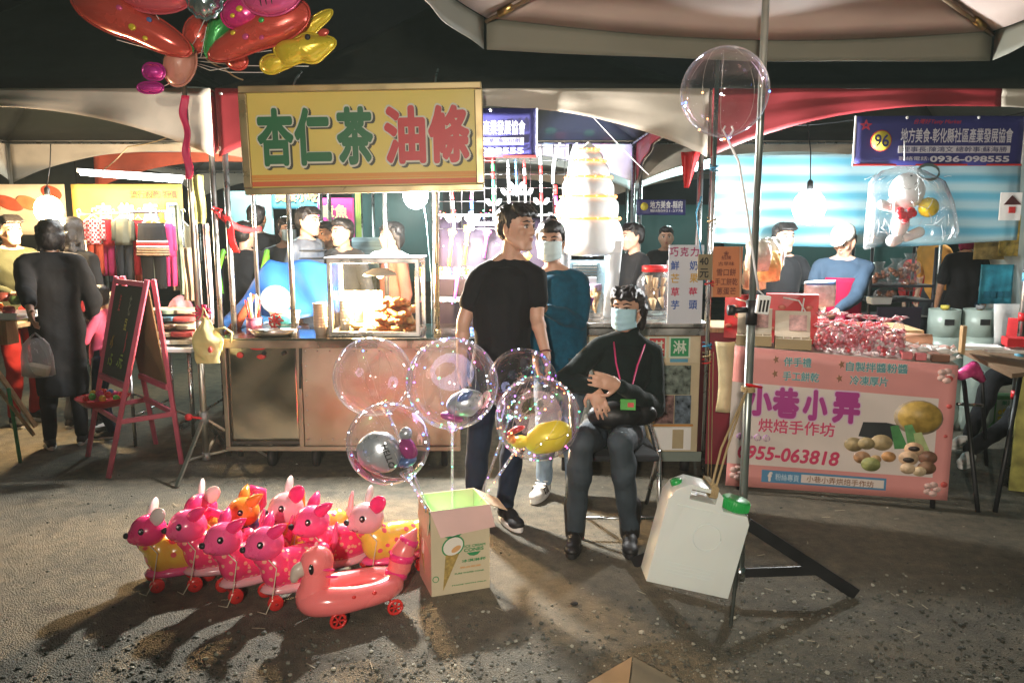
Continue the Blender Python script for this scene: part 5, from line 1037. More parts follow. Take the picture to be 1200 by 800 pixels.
# ------------------------------------------------------------------ printed banner behind the sign
def banner(label, xa, xb, ya, yb, Yq, number, clip=None):
    a, c = W(xa, ya, Yq), W(xb, yb, Yq); w, h = c.x - a.x, a.z - c.z; t = thing('stall_banner', label, 'banner', ((a.x + c.x) / 2, Yq, c.z)); D = mat('banner_blue', (.035, .035, .17), .5)
    P = lambda u, v, d=.004: V((a.x + w * u, Yq - d, c.z + h * v)); X = V((1, 0, 0)); U = V((0, 0, 1))
    B().sheet(lambda u, v: V((a.x + w * u, Yq + .004 * math.sin(u * 15), c.z + h * v)), 20, 6).out('banner_cloth', D, t, thick=.003)
    B().box(P(.5, .012, .0), (w, .008, .012)).out('red_hem', RED_, t)
    for u in (.0, 1.0): B().box(P(u, .5, .0), (.010, .008, h)).out('pale_edge', WH, t)
    BW = mat('banner_white', (.62, .60, .66), .5, var=0); BD = mat('banner_dark', (.03, .03, .14), .5, var=0)
    if number: B().cyl(P(.155, .50, .002), P(.155, .50, .010), h * .215, n=28).out('disc_rim', RED_, t); B().cyl(P(.155, .50, .002), P(.155, .50, .013), h * .195, n=28).out('number_disc', mat('banner_yellow', (.75, .62, .06), .5), t); text(number, t, BD, P(.155, .5, .016), h * .30, h * .25, X, U, bold=.02, name='number')
    text('地方美食-彰化縣社區產業發展協會', t, BW, P(.60, .605), w * .66, h * .30, X, U, bold=.018)
    B().box(P(.59, .325, .006), (w * .66, .004, h * .145)).out('white_strip', BW, t); text('理事長:陳鴻文 總幹事:蘇海勝', t, BD, P(.59, .325, .009), w * .62, h * .11, X, U, bold=.008)
    text('聯絡電話:', t, BW, P(.355, .14, .006), w * .18, h * .085, X, U, bold=.008); text('0936-098555', t, BW, P(.685, .13, .006), w * .47, h * .125, X, U, bold=.035)
    text('台灣好Tasty Market', t, mat('banner_red', (.42, .03, .06), .5, var=0), P(.48, .88, .006), w * .28, h * .12, X, U, bold=.01, shear=.3)
    B().lathe([(.02, 0), (.05, .01), (.035, .03), (.06, .05), (.01, .07)], P(.05, .80, .006), 10, axis=(0, -1, 0)).out('red_emblem', MATS['banner_red'], t) if False else text('☆', t, MATS['banner_red'], P(.06, .82, .006), h * .26, h * .22, X, U, bold=.03, name='emblem')
    for u in (.30, .72): B().ell(P(u, .965, .006), (.010, .006, .010)).out('eyelet', WH, t)
banner('dark blue banner with yellow number disc hung under the red valance at right', 1003, 1197, 136, 194, 5.12, '96')
banner('dark blue banner half hidden behind the right edge of the yellow sign', 436, 629, 127, 184, 5.16, '95')
# ------------------------------------------------------------------ light sword stand
YL = 5.75
st = thing('light_toy_stand', 'metal mesh stand hung with light up toy swords behind the young man', 'display stand', (W(575, 300, YL).x, YL + .2, 0))
xa, xb = W(508, 300, YL).x, W(668, 300, YL).x; zt_ = W(580, 168, YL).z
for xx in (xa, xb): B().cyl((xx, YL + .05, 0), (xx, YL + .05, zt_), .014).out('post', CHROME, st)
for k in range(7): z = W(580, 172 + k * 16, YL).z; B().cyl((xa, YL + .03, z), (xb, YL + .03, z), .003, n=6).out('wire', CHROME, st)
for k in range(12): x = xa + (xb - xa) * (k + .5) / 12; B().cyl((x, YL + .036, W(580, 268, YL).z), (x, YL + .036, zt_), .003, n=6).out('wire', CHROME, st)
for y_, d_ in ((252, .12), (325, .25), (352, .30), (395, .34)): z = W(580, y_, YL).z; B().box(((xa + xb) / 2, YL + d_ / 2 - .02, z), (xb - xa, d_, .018)).out('shelf', mat('grey_shelf', (.35, .38, .40), .45, .3), st, bevel=.003)
B().sheet(lambda u, v: V((xa + (xb - xa) * u, YL + .32, W(580, 400, YL).z + (W(580, 255, YL).z - W(580, 400, YL).z) * v)), 4, 4).out('back_panel', mat('dim_purple_panel', (.035, .025, .05), .6, 0, .3), st, thick=.004)
B().cyl(W(548, 262, YL - .02), W(600, 262, YL - .02), .013).out('tube_light', glow('tube_white', (1, 1, 1), 22), st); lamp('POINT', 'stand_lamp', W(560, 268, YL - .06), 9, (1, .92, .95), .05)
LED = {n: glow('led_' + n, c, s) for n, c, s in (('red', (1, .05, .05), 3), ('green', (.10, 1, .35), 2.2), ('blue', (.10, .35, 1), 3), ('white', (.95, .97, 1), 1.6), ('pink', (1, .12, .6), 2.2), ('yellow', (1, .75, .08), 1.8), ('cyan', (.3, .9, 1), 2))}
def sword(label, x, y0, y1, cols, kind='straight', Yq=YL - .02, r=.011):
    a, c = W(x, y0, Yq), W(x + 2, y1, Yq); t = thing('light_sword', label, 'toy sword', c, 0, 'light up toy swords on the stand'); L_ = a - c; n = len(cols)
    if kind == 'curved':
        b = B(); m0 = c.lerp(a, .5); N = 10; pl = []
        for i in range(N + 1): v = i / N; pl.append(m0 + V((.010 + .035 * v * v - .02, 0, (a.z - m0.z) * v)))
        for i in range(N, -1, -1): v = i / N; pl.append(m0 + V((-.03 + .045 * v * v * v + (.02 if i == N else 0), 0, (a.z - m0.z) * v)))
        b.poly(pl, (0, .012, 0)); b.out('blade', glow('blade_white', (.88, .93, 1), .55), t, bevel=.002); g0 = .0; g1 = .5
    else: g0, g1 = 0.28, 1.0
    for i, cn_ in enumerate(cols):
        v0, v1 = (g0 + (g1 - g0) * i / n, g0 + (g1 - g0) * (i + .86) / n) if kind != 'curved' else (.10 + .4 * i / n, .10 + .4 * (i + .86) / n)
        p, q = c + L_ * v0, c + L_ * v1; B().cyl(p, q, r, r * (.35 if kind != 'curved' and i == n - 1 else 1), n=10).out('lit_segment', LED[cn_], t)
    g = c + L_ * (.27 if kind != 'curved' else .09); b = B()
    for sg in (-1, 1): b.poly([g + V((0, -.006, -.015)), g + V((sg * .035, -.006, .03)), g + V((sg * .06, -.006, .028)), g + V((sg * .055, -.006, -.002)), g + V((sg * .035, -.006, -.022))], (0, .012, 0))
    b.out('guard', mat('guard_silver', (.5, .55, .6), .3, .3), t, bevel=.002); B().ell(g + V((0, -.01, 0)), .012).out('guard_led', LED['red' if x % 2 else 'cyan'], t)
    B().cyl(c, g, .009).out('grip', WHITEP, t); return t
sword('green and red light sword hanging just right of the yellow sign', 577, 182, 258, ('green', 'white', 'green', 'red', 'green', 'red'))
sword('white light sword with winged guard second from the sign', 595, 186, 240, ('white', 'white', 'white', 'white'))
sword('thin blue beaded light sword', 604, 186, 230, ('blue', 'cyan', 'blue', 'cyan', 'blue'), r=.007)
sword('white and red light sword right of the blue one', 614, 186, 240, ('white', 'red', 'white', 'red'))
sword('pointed white light sword with red band beside the young man', 633, 172, 260, ('red', 'white', 'white', 'red', 'white', 'white'))
sword('curved white sabre with a red lit handle', 650, 168, 262, ('red', 'pink', 'red'), 'curved')
sword('curved white sabre half hidden behind the cone', 669, 168, 262, ('pink', 'white', 'green'), 'curved')
sword('short red light sword below the sign corner', 530, 222, 270, ('red', 'white', 'red'))
sword('short blue and white light sword below the sign corner', 552, 222, 270, ('white', 'blue', 'pink'))
def wand(label, x, y0, y1, cn_, Yq):
    a, c = W(x + 2, y0, Yq), W(x - 2, y1, Yq); t = thing('light_wand', label, 'toy wand', c, 0, 'light wands on the stand'); B().cyl(c, a, .011, .014, n=10).out('rod', mat('wand_' + cn_, {'yellow': (.8, .6, .05), 'pink': (.8, .1, .45), 'red': (.7, .05, .05)}[cn_], .3, 0, .1, emit=.8, ecol={'yellow': (1, .7, .05), 'pink': (1, .1, .55), 'red': (1, .05, .05)}[cn_]), t)
    b = B(); b.ell(a, (.026, .018, .022)); [b.ell(a + V((.022 * math.cos(k * 1.26), 0, .022 * math.sin(k * 1.26))), .012, n=8, m=6) for k in range(5)]; b.out('head', LED[cn_], t)
wand('yellow light wand at the left of the stand', 528, 272, 312, 'yellow', YL - .03); wand('yellow light wand second from left', 546, 268, 310, 'yellow', YL - .03); wand('pink light wand beside the young man', 569, 272, 302, 'pink', YL - .03)
wand('bright pink wand lower on the left', 535, 318, 350, 'pink', YL - .05); wand('second yellow wand behind the masked woman', 616, 300, 345, 'yellow', YL - .02)
rnd = random.Random(9); nmz = ('yellow', 'green', 'red', 'pink', 'blue', 'white')
for k in range(16):
    row = k // 8; p = W(516 + (k % 8) * 5.2 + rnd.random() * 2, (319, 389)[row], YL - .0 - .03 * (k % 2)); p.z = W(580, (325, 395)[row], YL).z + .012; cn_ = nmz[(k * 5 + row) % 6]; b = B(); b.ell(p + V((0, 0, .022)), (.020, .020, .024), None, 10, 7); b.ell(p + V((0, -.005, .052)), (.016, .016, .016), None, 8, 6); b.cyl(p, p + V((0, 0, .01)), .018, n=10)
    prop(b.out('glow_toy', mat('glow_toy_' + cn_, {'yellow': (.8, .65, .05), 'green': (.1, .6, .1), 'red': (.7, .05, .05), 'pink': (.8, .1, .4), 'blue': (.1, .2, .7), 'white': (.8, .8, .8)}[cn_], .3, 0, .1, emit=.25)), 'small %s light toy, number %s from the left on the %s shelf of the stand' % (cn_, ('one', 'two', 'three', 'four', 'five', 'six', 'seven', 'eight')[k % 8], ('upper', 'lower')[row]), 'toy', 'small light toys on the stand shelves')
b = B()
for k in range(70): p = W(512 + rnd.random() * 90, (246, 250, 285, 318, 350)[k % 5] + rnd.random() * 6, YL - .05); b.ell(p, .005, n=6, m=4); 
b.mi = 0
for i, f in enumerate(b.bm.faces): f.material_index = (i // 24) % 6
o = b.out('led_chain', [LED[n] for n in ('red', 'green', 'blue', 'pink', 'yellow', 'cyan')], st); o['kind'] = 'stuff'
# disco lamp throwing coloured spots on the rear valance
dp = W(700, 300, 6.8); t = thing('disco_lamp', 'small disco lamp behind the ice cream cone', 'lamp', dp); B().ell(dp, .05).out('lamp_head', BLACKP, t); B().cyl(dp - V((0, 0, 1.25)), dp, .012).out('lamp_stem', BLACKP, t)
for i, (x, y, c_) in enumerate(((640, 140, (.1, 1, .5)), (655, 152, (1, .1, .2)), (690, 145, (.1, 1, .4)), (712, 165, (1, .1, .15)), (678, 160, (.2, .3, 1)), (725, 170, (.2, 1, .4)), (665, 170, (.4, .3, 1)), (745, 180, (.6, .2, 1)), (640, 165, (.2, .6, 1)), (700, 178, (1, .2, .6)))): lamp('SPOT', 'disco_beam', dp + V((0, .06, .04)), 260, c_, .01, W(x, y, 8.2), 4.5, .6)
lamp('SPOT', 'disco_wash', dp + V((0, .07, .04)), 420, (.35, .40, 1), .03, W(690, 155, 8.2), 46, .9)
# ------------------------------------------------------------------ giant ice cream cone machine on its cart
YI = 4.82
ic = thing('ice_cream_cart', 'ice cream cart with pale front, photographs and red and green character plates', 'cart', (W(745, 550, YI).x, YI + .3, 0)); xa, xb = W(655, 400, YI).x, W(822, 400, YI).x; zc = W(745, 378, YI).z
CREAM = mat('cream_panel', (.60, .50, .32), .5, 0, .1, 4, dirt=.25)
B().box(((xa + xb) / 2, YI + .32, (zc + .10) / 2), (xb - xa, .62, zc - .12)).out('cart_body', CREAM, ic, bevel=.006)
B().box(((xa + xb) / 2, YI + .30, zc - .01), (xb - xa + .06, .72, .03)).out('counter_top', STEEL, ic, bevel=.006)
B().box(((xa + xb) / 2, YI - .02, zc - .055), (xb - xa + .03, .03, .05)).out('counter_lip', STEEL, ic, bevel=.006)
pf = lambda x0, y0, x1, y1, m, n, d=.008: B().box(((W(x0, y0, YI).x + W(x1, y0, YI).x) / 2, YI + .006 - d / 2, (W(x0, y0, YI).z + W(x0, y1, YI).z) / 2), (W(x1, y0, YI).x - W(x0, y0, YI).x, d, W(x0, y0, YI).z - W(x0, y1, YI).z)).out(n, m, ic, bevel=.0015)
pf(690, 385, 820, 394, mat('orange_band', (.55, .25, .06), .5), 'orange_band'); pf(690, 394, 820, 425, mat('cream_band', (.66, .56, .38), .5), 'cream_band', .010)
pf(784, 394, 809, 419, mat('plate_white', (.62, .70, .58), .5, var=0), 'plate_border', .014); pf(786, 396, 807, 417, mat('plate_green', (.02, .28, .10), .5, var=0), 'green_plate', .018); pf(759, 394, 781, 419, MATS['plate_white'], 'plate_border', .014); pf(761, 396, 779, 417, mat('plate_red', (.55, .05, .05), .5, var=0), 'red_plate', .018)
pf(733, 396, 754, 417, MATS['plate_green'], 'green_plate', .018)
for ch, x in (('淋', 796.5), ('淇', 770), ('冰', 743)): tx(ch, ic, MATS['plate_white'], x, 406.5, YI - .014, .085, .085, bold=.02)
pf(785, 420, 806, 424, mat('blue_tape', (.10, .35, .5), .5), 'blue_tape', .016)
PH = [mat('photo_print_%d' % i, c, .35, 0, .9, 26, coat=.3) for i, c in enumerate(((.16, .20, .17), (.22, .13, .12), (.12, .16, .2), (.2, .16, .1)))]
for i, (x0, y0, x1, y1) in enumerate(((772, 428, 810, 462), (768, 463, 790, 496), (791, 463, 810, 496), (735, 428, 770, 462))): pf(x0, y0, x1, y1, PH[i], 'photograph', .012)
pf(765, 497, 812, 499, MATS['orange_band'], 'orange_line', .014); pf(765, 500, 810, 527, PAPER, 'white_panel', .010); pf(788, 503, 801, 525, mat('kraft_label', (.42, .34, .2), .6), 'kraft_label', .014); pf(690, 529, 822, 540, mat('grey_green_base', (.20, .24, .21), .5), 'base_strip', .012)
for xx in (xa + .06, xb - .06): B().cyl((xx, YI + .1, 0), (xx, YI + .1, .09), .03).out('foot', DARK, ic); B().cyl((xx, YI + .5, 0), (xx, YI + .5, .09), .03).out('foot', DARK, ic)
# cone
YK = 5.18; kx = W(688, 300, YK).x; zb = zc + .006; zs = lambda y: W(688, y, YK).z; ks = YK / 900 / 1.0
kt = thing('ice_cream_machine', 'giant white soft ice cream swirl with orange light rings over an arched machine', 'ice cream machine', (kx, YK, zb))
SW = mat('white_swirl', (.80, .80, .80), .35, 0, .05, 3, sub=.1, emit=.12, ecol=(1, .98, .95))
prof = [(40, 300), (42, 288), (41, 272), (38, 262), (34, 258), (36, 250), (36.5, 240), (33, 234), (29, 232), (30, 225), (30, 217), (27, 211), (24, 209), (24.5, 203), (24, 197), (21, 192), (17, 190), (17.5, 184), (15, 179), (10, 176), (8, 172), (3, 169), (.3, 167)]
b = B(); rr = []; N = 40
for i, (r_, y) in enumerate(prof): rr.append([b._v((kx + math.cos(2 * PI * q / N) * r_ * ks * (1 + .012 * math.sin(3 * 2 * PI * q / N + i)), YK + math.sin(2 * PI * q / N) * r_ * ks * .9, zs(y) + .012 * math.sin(2 * PI * q / N))) for q in range(N)])
b.rings(rr); b.out('swirl', SW, kt, sub=1)
for r_, y in ((35.5, 256.5), (30.5, 231), (25, 208.5), (18.2, 189.5), (10.5, 176)):
    o = B().tube([V((kx + math.cos(2 * PI * q / 32) * r_ * ks, YK + math.sin(2 * PI * q / 32) * r_ * ks * .92, zs(y))) for q in range(33)], .0085, 6).out('light_ring', glow('ring_orange', (1, .42, .10), 1.1), kt)
    b = B(); [b.ell(V((kx + math.cos(2 * PI * q / 14) * (r_ + 1.4) * ks, YK + math.sin(2 * PI * q / 14) * (r_ + 1.4) * ks * .92, zs(y) + .002)), .007 if q % 4 else .012, n=8, m=6) for q in range(14)]; d_ = b.out('ring_bulbs', glow('ring_bulb', (1, .30, .08), 5), o); d_['kind'] = 'stuff'
# arched cone body: two legs and an arch of waffle cone
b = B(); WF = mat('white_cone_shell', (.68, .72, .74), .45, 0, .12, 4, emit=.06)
for sg in (-1, 1):
    x0, x1 = (653, 666) if sg < 0 else (712, 727); P4 = lambda y, f: V((W(x0 + (x1 - x0) * f + (0 if sg < 0 else (y - 290) * -.10), y, YK - .02).x, 0, W(x0, y, YK - .02).z))
    rr = [[b._v((P4(y, f).x, YK + dy, P4(y, f).z)) for f, dy in ((0, -.13), (1, -.13), (1, .13), (0, .13))] for y in (286, 300, 320, 340, 372)]; b.rings(rr)
b.out('arch_leg', WF, kt, bevel=.01)
b = B(); AR = [(666 + 46 * i / 10, 296 - 12 * math.sin(PI * i / 10)) for i in range(11)]
b.poly([W(x, y, YK - .15) for x, y in AR] + [W(728, 296, YK - .15), W(729, 282, YK - .15), W(651, 282, YK - .15), W(653, 296, YK - .15)], (0, .26, 0)); b.out('arch', SW, kt)
mc = B().box((kx, YK + .06, zb + .19), (.27, .22, .36)).out('machine_body', mat('machine_blue', (.42, .60, .68), .3, .35, .15, 5), kt, bevel=.008)
B().box((kx - .02, YK - .055, zb + .30), (.17, .02, .12)).out('grille', mat('grille_dark', (.12, .2, .25), .4, .4), mc)
for k in range(6): B().box((kx - .02, YK - .070, zb + .255 + k * .018), (.16, .012, .007)).out('slat', STEEL, mc)
B().cyl((kx + .02, YK - .08, zb + .10), (kx + .02, YK - .08, zb + .22), .022).out('nozzle', STEEL, mc); B().box((kx + .03, YK - .09, zb + .24), (.05, .05, .05)).out('handle_block', WHITEP, mc, bevel=.004)
B().box((kx - .02, YK - .09, zb + .015), (.2, .12, .02)).out('drip_tray', STEEL, mc)
B().ell(W(684, 284, YK - .16), (.035, .02, .012)).out('logo_plate', BLACKP, kt)
q = W(690, 352, YI + .08); o = B().box(q, (.055, .012, .05), M.Rotation(.3, 3, 'Y')).out('price_tag', mat('purple_stripe', (.35, .12, .5), .5, 0, .8, 30)); prop(o, 'small purple striped tag standing on the ice cream cart', 'tag')
lamp('POINT', 'machine_lamp', (kx, YK - .1, zb + .40), 10, (.85, .95, 1), .03)
# jars
JF = film('jar_plastic', (.95, .95, .95), .10, .7, .08, 1.8, milk=.4)
for x, y1, y0, r_, Yq, m, lb in ((766, 318, 358, .115, 5.05, REDP, 'big clear plastic jar with red lid full of cones on the ice cream cart'), (793, 312, 358, .10, 5.2, WHITEP, 'second clear jar behind the price board'), (697, 340, 358, .06, 5.0, mat('lilac_plastic', (.6, .45, .7), .4), 'small jar with lilac lid behind the seated woman')):
    p = W(x, y0, Yq); p.z = zc + .006; h_ = W(x, y1, Yq).z - p.z; t = thing('plastic_jar', lb, 'jar', p, 0, 'jars on the ice cream cart'); B().lathe([(r_ * .9, 0), (r_, .015), (r_, h_ * .8), (r_ * .7, h_ * .97), (r_ * .7, h_)], p, 24).out('jar_body', JF, t); B().lathe([(r_ * .74, h_), (r_ * .74, h_ + .035), (r_ * .68, h_ + .04)], p, 24).out('lid', m, t)
    b = B(); rn = random.Random(int(x))
    for k in range(16): a = rn.random() * 6; rr_ = r_ * .6 * rn.random(); c = p + V((rr_ * math.cos(a), rr_ * math.sin(a), .03 + rn.random() * h_ * .6)); b.tube([c, c + V((rn.uniform(-.3, .3), rn.uniform(-.3, .3), 1)).normalized() * .07], [.005, .022], 8)
    o = b.out('wafer_cones', mat('wafer', (.62, .42, .22), .7, 0, .2, 30), t)
# price board, small board, orange board
YB = 4.72
def board(name, label, x0, y0, x1, y1, Yq, m, th=.006):
    a, c = W(x0, y0, Yq), W(x1, y1, Yq); t = thing(name, label, 'sign', ((a.x + c.x) / 2, Yq, c.z)); B().box(((a.x + c.x) / 2, Yq, (a.z + c.z) / 2), (c.x - a.x, th, a.z - c.z)).out('board', m, t, bevel=.002); return t
t = board('price_board', 'white price board with coloured flavour lettering on the ice cream cart', 784, 287, 822, 379, YB, mat('board_white', (.62, .64, .70), .5, 0, .04))
PU = mat('print_plum', (.38, .03, .14), .5, var=0); BU = mat('print_navy', (.03, .09, .35), .5, var=0); OC = mat('print_ochre', (.55, .33, .05), .5, var=0); RD = mat('print_crimson', (.52, .02, .08), .5, var=0)
for ch, x, y, m in (('巧', 790, 295, PU), ('克', 802, 295, PU), ('力', 814, 295, PU), ('鮮', 791, 311, BU), ('奶', 813, 311, BU), ('芒', 791, 326, OC), ('果', 813, 326, OC), ('草', 791, 342, RD), ('莓', 812, 342, RD), ('芋', 791, 357, BU), ('頭', 812, 357, BU)): tx(ch, t, m, x, y, YB - .004, .052, .056, bold=.022)
t = board('price_tag_board', 'small brown price board reading 40 fixed to the tent leg', 818, 298, 834, 328, YB - .06, mat('kraft_board', (.26, .21, .12), .7, 0, .2)); tx('40', t, DARK, 825, 306, YB - .066, .055, .045, bold=.02); tx('元', t, DARK, 825, 320, YB - .066, .055, .055, bold=.02)
t = board('menu_board', 'orange handwritten menu board hung beside the tent leg', 833, 289, 868, 348, YB + .05, mat('orange_board', (.60, .22, .09), .6, 0, .12, 5)); 
for s_, y, w_, h_ in (('❀', 297, .03, .03), ('招牌', 302, .06, .025), ('古早味', 309, .10, .025), ('雪口餅', 319, .12, .045), ('手工餅乾', 330, .14, .045), ('蔥蛋芒', 341, .12, .045)): tx(s_, t, mat('brush_ink', (.16, .04, .03), .7, var=0), 851, y, YB + .045, w_, h_, bold=.014)
for sg, n in ((834, 'left'), (867.5, 'right')): B().bar(W(sg, 289, YB + .048), W(sg, 348, YB + .048), .008, .010, V((1, 0, 0))).out('frame_edge', mat('pale_wood', (.6, .42, .28), .6), t)
# ------------------------------------------------------------------ cake stall with the pink banner
TL, TR = V((1.315, 4.5, .89)), V((2.415, 4.15, .85)); BLq, BRq = W(850, 568, 4.5), W(1108, 586, 4.16)
XB = (V((TR.x, TR.y, 0)) - V((TL.x, TL.y, 0))).normalized(); NB = V((XB.y, -XB.x, 0)); UP = V((0, 0, 1))
tl, tr = W(861, 405, 4.5), W(1123, 428, 4.15); bl, br = W(850, 568, 4.5), W(1110, 586, 4.15)
BPt = lambda u, v, d=.006: bl.lerp(br, u).lerp(tl.lerp(tr, u), v) + NB * d
tb = thing('cake_table', 'cake stall table under a big pink printed banner', 'table', (bl + br) / 2 - NB * .3 - V((0, 0, .07)))
B().poly([tl + V((0, 0, .0)), tr, tr - NB * .72, tl - NB * .72], (0, 0, -.02)).out('table_top', mat('cream_top', (.6, .55, .48), .6), tb)
for u, d in ((.05, .05), (.95, .05), (.05, .66), (.95, .66)): p = tl.lerp(tr, u) - NB * d; B().cyl((p.x, p.y, 0), (p.x, p.y, p.z - .02), .014).out('leg', DARK, tb)
bn = thing('table_banner', 'large pink and white cake shop banner hung on the front of the table', 'banner', (bl + br) / 2)
PKB = mat('banner_pink', (.66, .27, .25), .55, 0, .12, 3, .06, 9); CRB = mat('banner_cream', (.66, .58, .53), .55, 0, .05, 3); MG = mat('banner_magenta', (.34, .015, .20), .5, var=0); LV = mat('banner_lavender', (.62, .42, .58), .5, var=0); TE = mat('banner_teal', (.06, .24, .26), .5, var=0); CR = mat('banner_crimson', (.52, .03, .10), .5, var=0); BR_ = mat('banner_brown', (.22, .10, .04), .5, var=0)
wv = lambda u, v: BPt(u, v, .004 + .0016 * math.sin(u * 10 + 1) * (1 - v) - .02 * max(0, u - .93) * 14 * 0)
B().sheet(wv, 30, 12).out('banner_cloth', PKB, bn, thick=.002)
BQ = lambda u, v, d: wv(u, v) + NB * d
def bpoly(u0, v0, u1, v1, m, n, d=.002): B().sheet(lambda u, v: BQ(u0 + (u1 - u0) * u, v0 + (v1 - v0) * v, d), 16, 4).out(n, m, bn)
bpoly(0, .165, .93, .75, CRB, 'cream_field')
bw = (br - bl).length; bh = tl.z - bl.z
def bt(s_, u, v, w, h, m, bold=.02, d=.005, **k): return text(s_, bn, m, BQ(u, v, d), w * bw, h * bh, XB, (tl.lerp(tr, u) - bl.lerp(br, u)), bold=bold, **k)
for ch, u, w_ in (('小', .135, .125), ('巷', .26, .125), ('小', .395, .115), ('弄', .535, .125)):
    bt(ch, u, .63, w_ * 1.06, .235, LV, .085, .003); bt(ch, u, .63, w_ * .98, .215, MG, .055, .0055)
for s_, u, v, w_ in (('伴手禮', .30, .925, .125), ('手工餅乾', .32, .825, .165), ('自製拌醬粉醬', .655, .935, .265), ('冷凍厚片', .625, .835, .165)):
    bt(s_, u, v, w_, .068, mat('banner_pale_teal', (.55, .6, .56), .5, var=0), .05, .003); bt(s_, u, v, w_, .062, TE, .018, .005)
for u, v in ((.20, .93), (.20, .83), (.50, .935), (.495, .835)):
    b = B(); c = BQ(u, v, .004); b.poly([c + XB * .018 * (1 if i % 2 else .45) * math.cos(i * PI / 5) + UP * .026 * (1 if i % 2 else .45) * math.sin(i * PI / 5) for i in range(10)], NB * .002); b.out('printed_star', BR_, bn)
bt('烘焙手作坊', .315, .46, .36, .105, mat('banner_pale', (.7, .55, .58), .5, var=0), .045, .003); bt('烘焙手作坊', .315, .46, .35, .098, CR, .018, .005)
for i, ch in enumerate('訂購專線'): q = BQ(.055 + i * .042, .365, .004); B().cyl(q, q + NB * .002, .021, n=20).out('printed_disc', mat('banner_violet', (.38, .18, .38), .5, var=0), bn); bt(ch, .055 + i * .042, .365, .028, .045, CRB, .01, .007)
bt('0955-063818', .285, .255, .47, .10, CR, .03, .005, shear=.18)
bpoly(.17, .045, .735, .135, mat('banner_blue_box', (.07, .22, .38), .5, var=0), 'blue_box', .003); bpoly(.355, .06, .725, .12, CRB, 'white_box', .005); bt('f', .21, .09, .022, .07, CRB, .06, .006, name='emblem'); bt('粉絲專頁', .29, .09, .11, .05, mat('banner_sky', (.45, .58, .66), .5, var=0), .01, .006); bt('小巷小弄烘焙手作坊', .53, .09, .30, .045, BR_, .01, .008)
# printed cakes
def disc(u, v, r, m, sy=.8, d=.004): c = BQ(u, v, d); b = B(); U_ = UP; b.rings([[b._v(c + NB * dd + XB * math.cos(2 * PI * i / 22) * r + U_ * math.sin(2 * PI * i / 22) * r * sy) for i in range(22)] for dd in (0, .0012)]); b.out('printed_cake', m, bn)
CK = lambda n, c: mat('cake_' + n, c, .5, 0, .45, 22)
disc(.85, .60, .125, CK('rim', (.33, .26, .17))); disc(.855, .605, .112, CK('gold', (.42, .28, .06)), .8, .006)
b = B(); c = BQ(.69, .47, .004); b.poly([c + XB * x + UP * z for x, z in ((-.11, -.03), (.11, -.05), (.09, .05), (.03, .06), (-.09, .055))], NB * .002); b.out('printed_dish', mat('dish_black', (.015, .018, .02), .4), bn)
for q, (x, z) in enumerate(((-.02, .0), (.05, .01), (.10, -.03))):
    b = B(); c = BQ(.80, .46, .007 + q * .002); b.poly([c + XB * (x - .06) + UP * (z + .05), c + XB * (x - .02) + UP * (z + .06), c + XB * (x + .04) + UP * (z - .07), c + XB * (x - .03) + UP * (z - .08)], NB * .0015); b.out('printed_leaf', mat('leaf_%d' % q, ((.05, .22, .06), (.12, .30, .10), (.35, .42, .18))[q], .5, 0, .3, 20), bn)
for u, v, r, c_, n in ((.58, .37, .052, (.33, .25, .12), 'a'), (.635, .385, .045, (.36, .28, .14), 'b'), (.70, .40, .058, (.38, .29, .15), 'c'), (.62, .28, .046, (.36, .20, .10), 'd'), (.68, .275, .03, (.40, .26, .12), 'e'), (.735, .30, .038, (.50, .26, .10), 'f'), (.66, .235, .052, (.26, .28, .10), 'g'), (.84, .37, .050, (.62, .40, .24), 'h'), (.82, .30, .052, (.62, .42, .26), 'i'), (.90, .315, .050, (.20, .10, .06), 'j'), (.90, .24, .048, (.20, .11, .06), 'k'), (.82, .225, .040, (.60, .44, .28), 'l'), (.87, .21, .036, (.62, .48, .30), 'm')): disc(u, v, r, CK(n, c_), .8, .009 + .0006 * (ord(n) - 97))
for u, v in ((.84, .375), (.82, .29)): disc(u, v, .030, mat('bean_filling', (.03, .02, .015), .5), .5, .019)
for u, v, r in ((.975, .70, .014), (.97, .48, .010), (.965, .90, .02), (.98, .12, .018)): disc(u, v, r, mat('petal_red', (.50, .08, .07), .5), .9, .005)
for u, v in ((.95, .92), (.05, .10), (.93, .08)): [disc(u + .02 * math.cos(a), v + .035 * math.sin(a), .022, mat('petal_pale', (.60, .40, .36), .5, 0, .3, 20), .8, .005 + i * .0006) for i, a in enumerate((0, 1.25, 2.5, 3.75, 5))]
# pale foil bag hung at the left end
o = B().sheet(lambda u, v: W(838 + 24 * u + 4 * math.sin(v * 3), 400 + 82 * v, 4.62) + V((0, -.03 * math.sin(PI * u), 0)), 10, 14).out('hanging_bag', mat('cream_foil', (.58, .48, .28), .4, 0, .2, 8, .4, 18), thick=.006); prop(o, 'cream paper bag hanging at the left end of the cake table', 'bag')
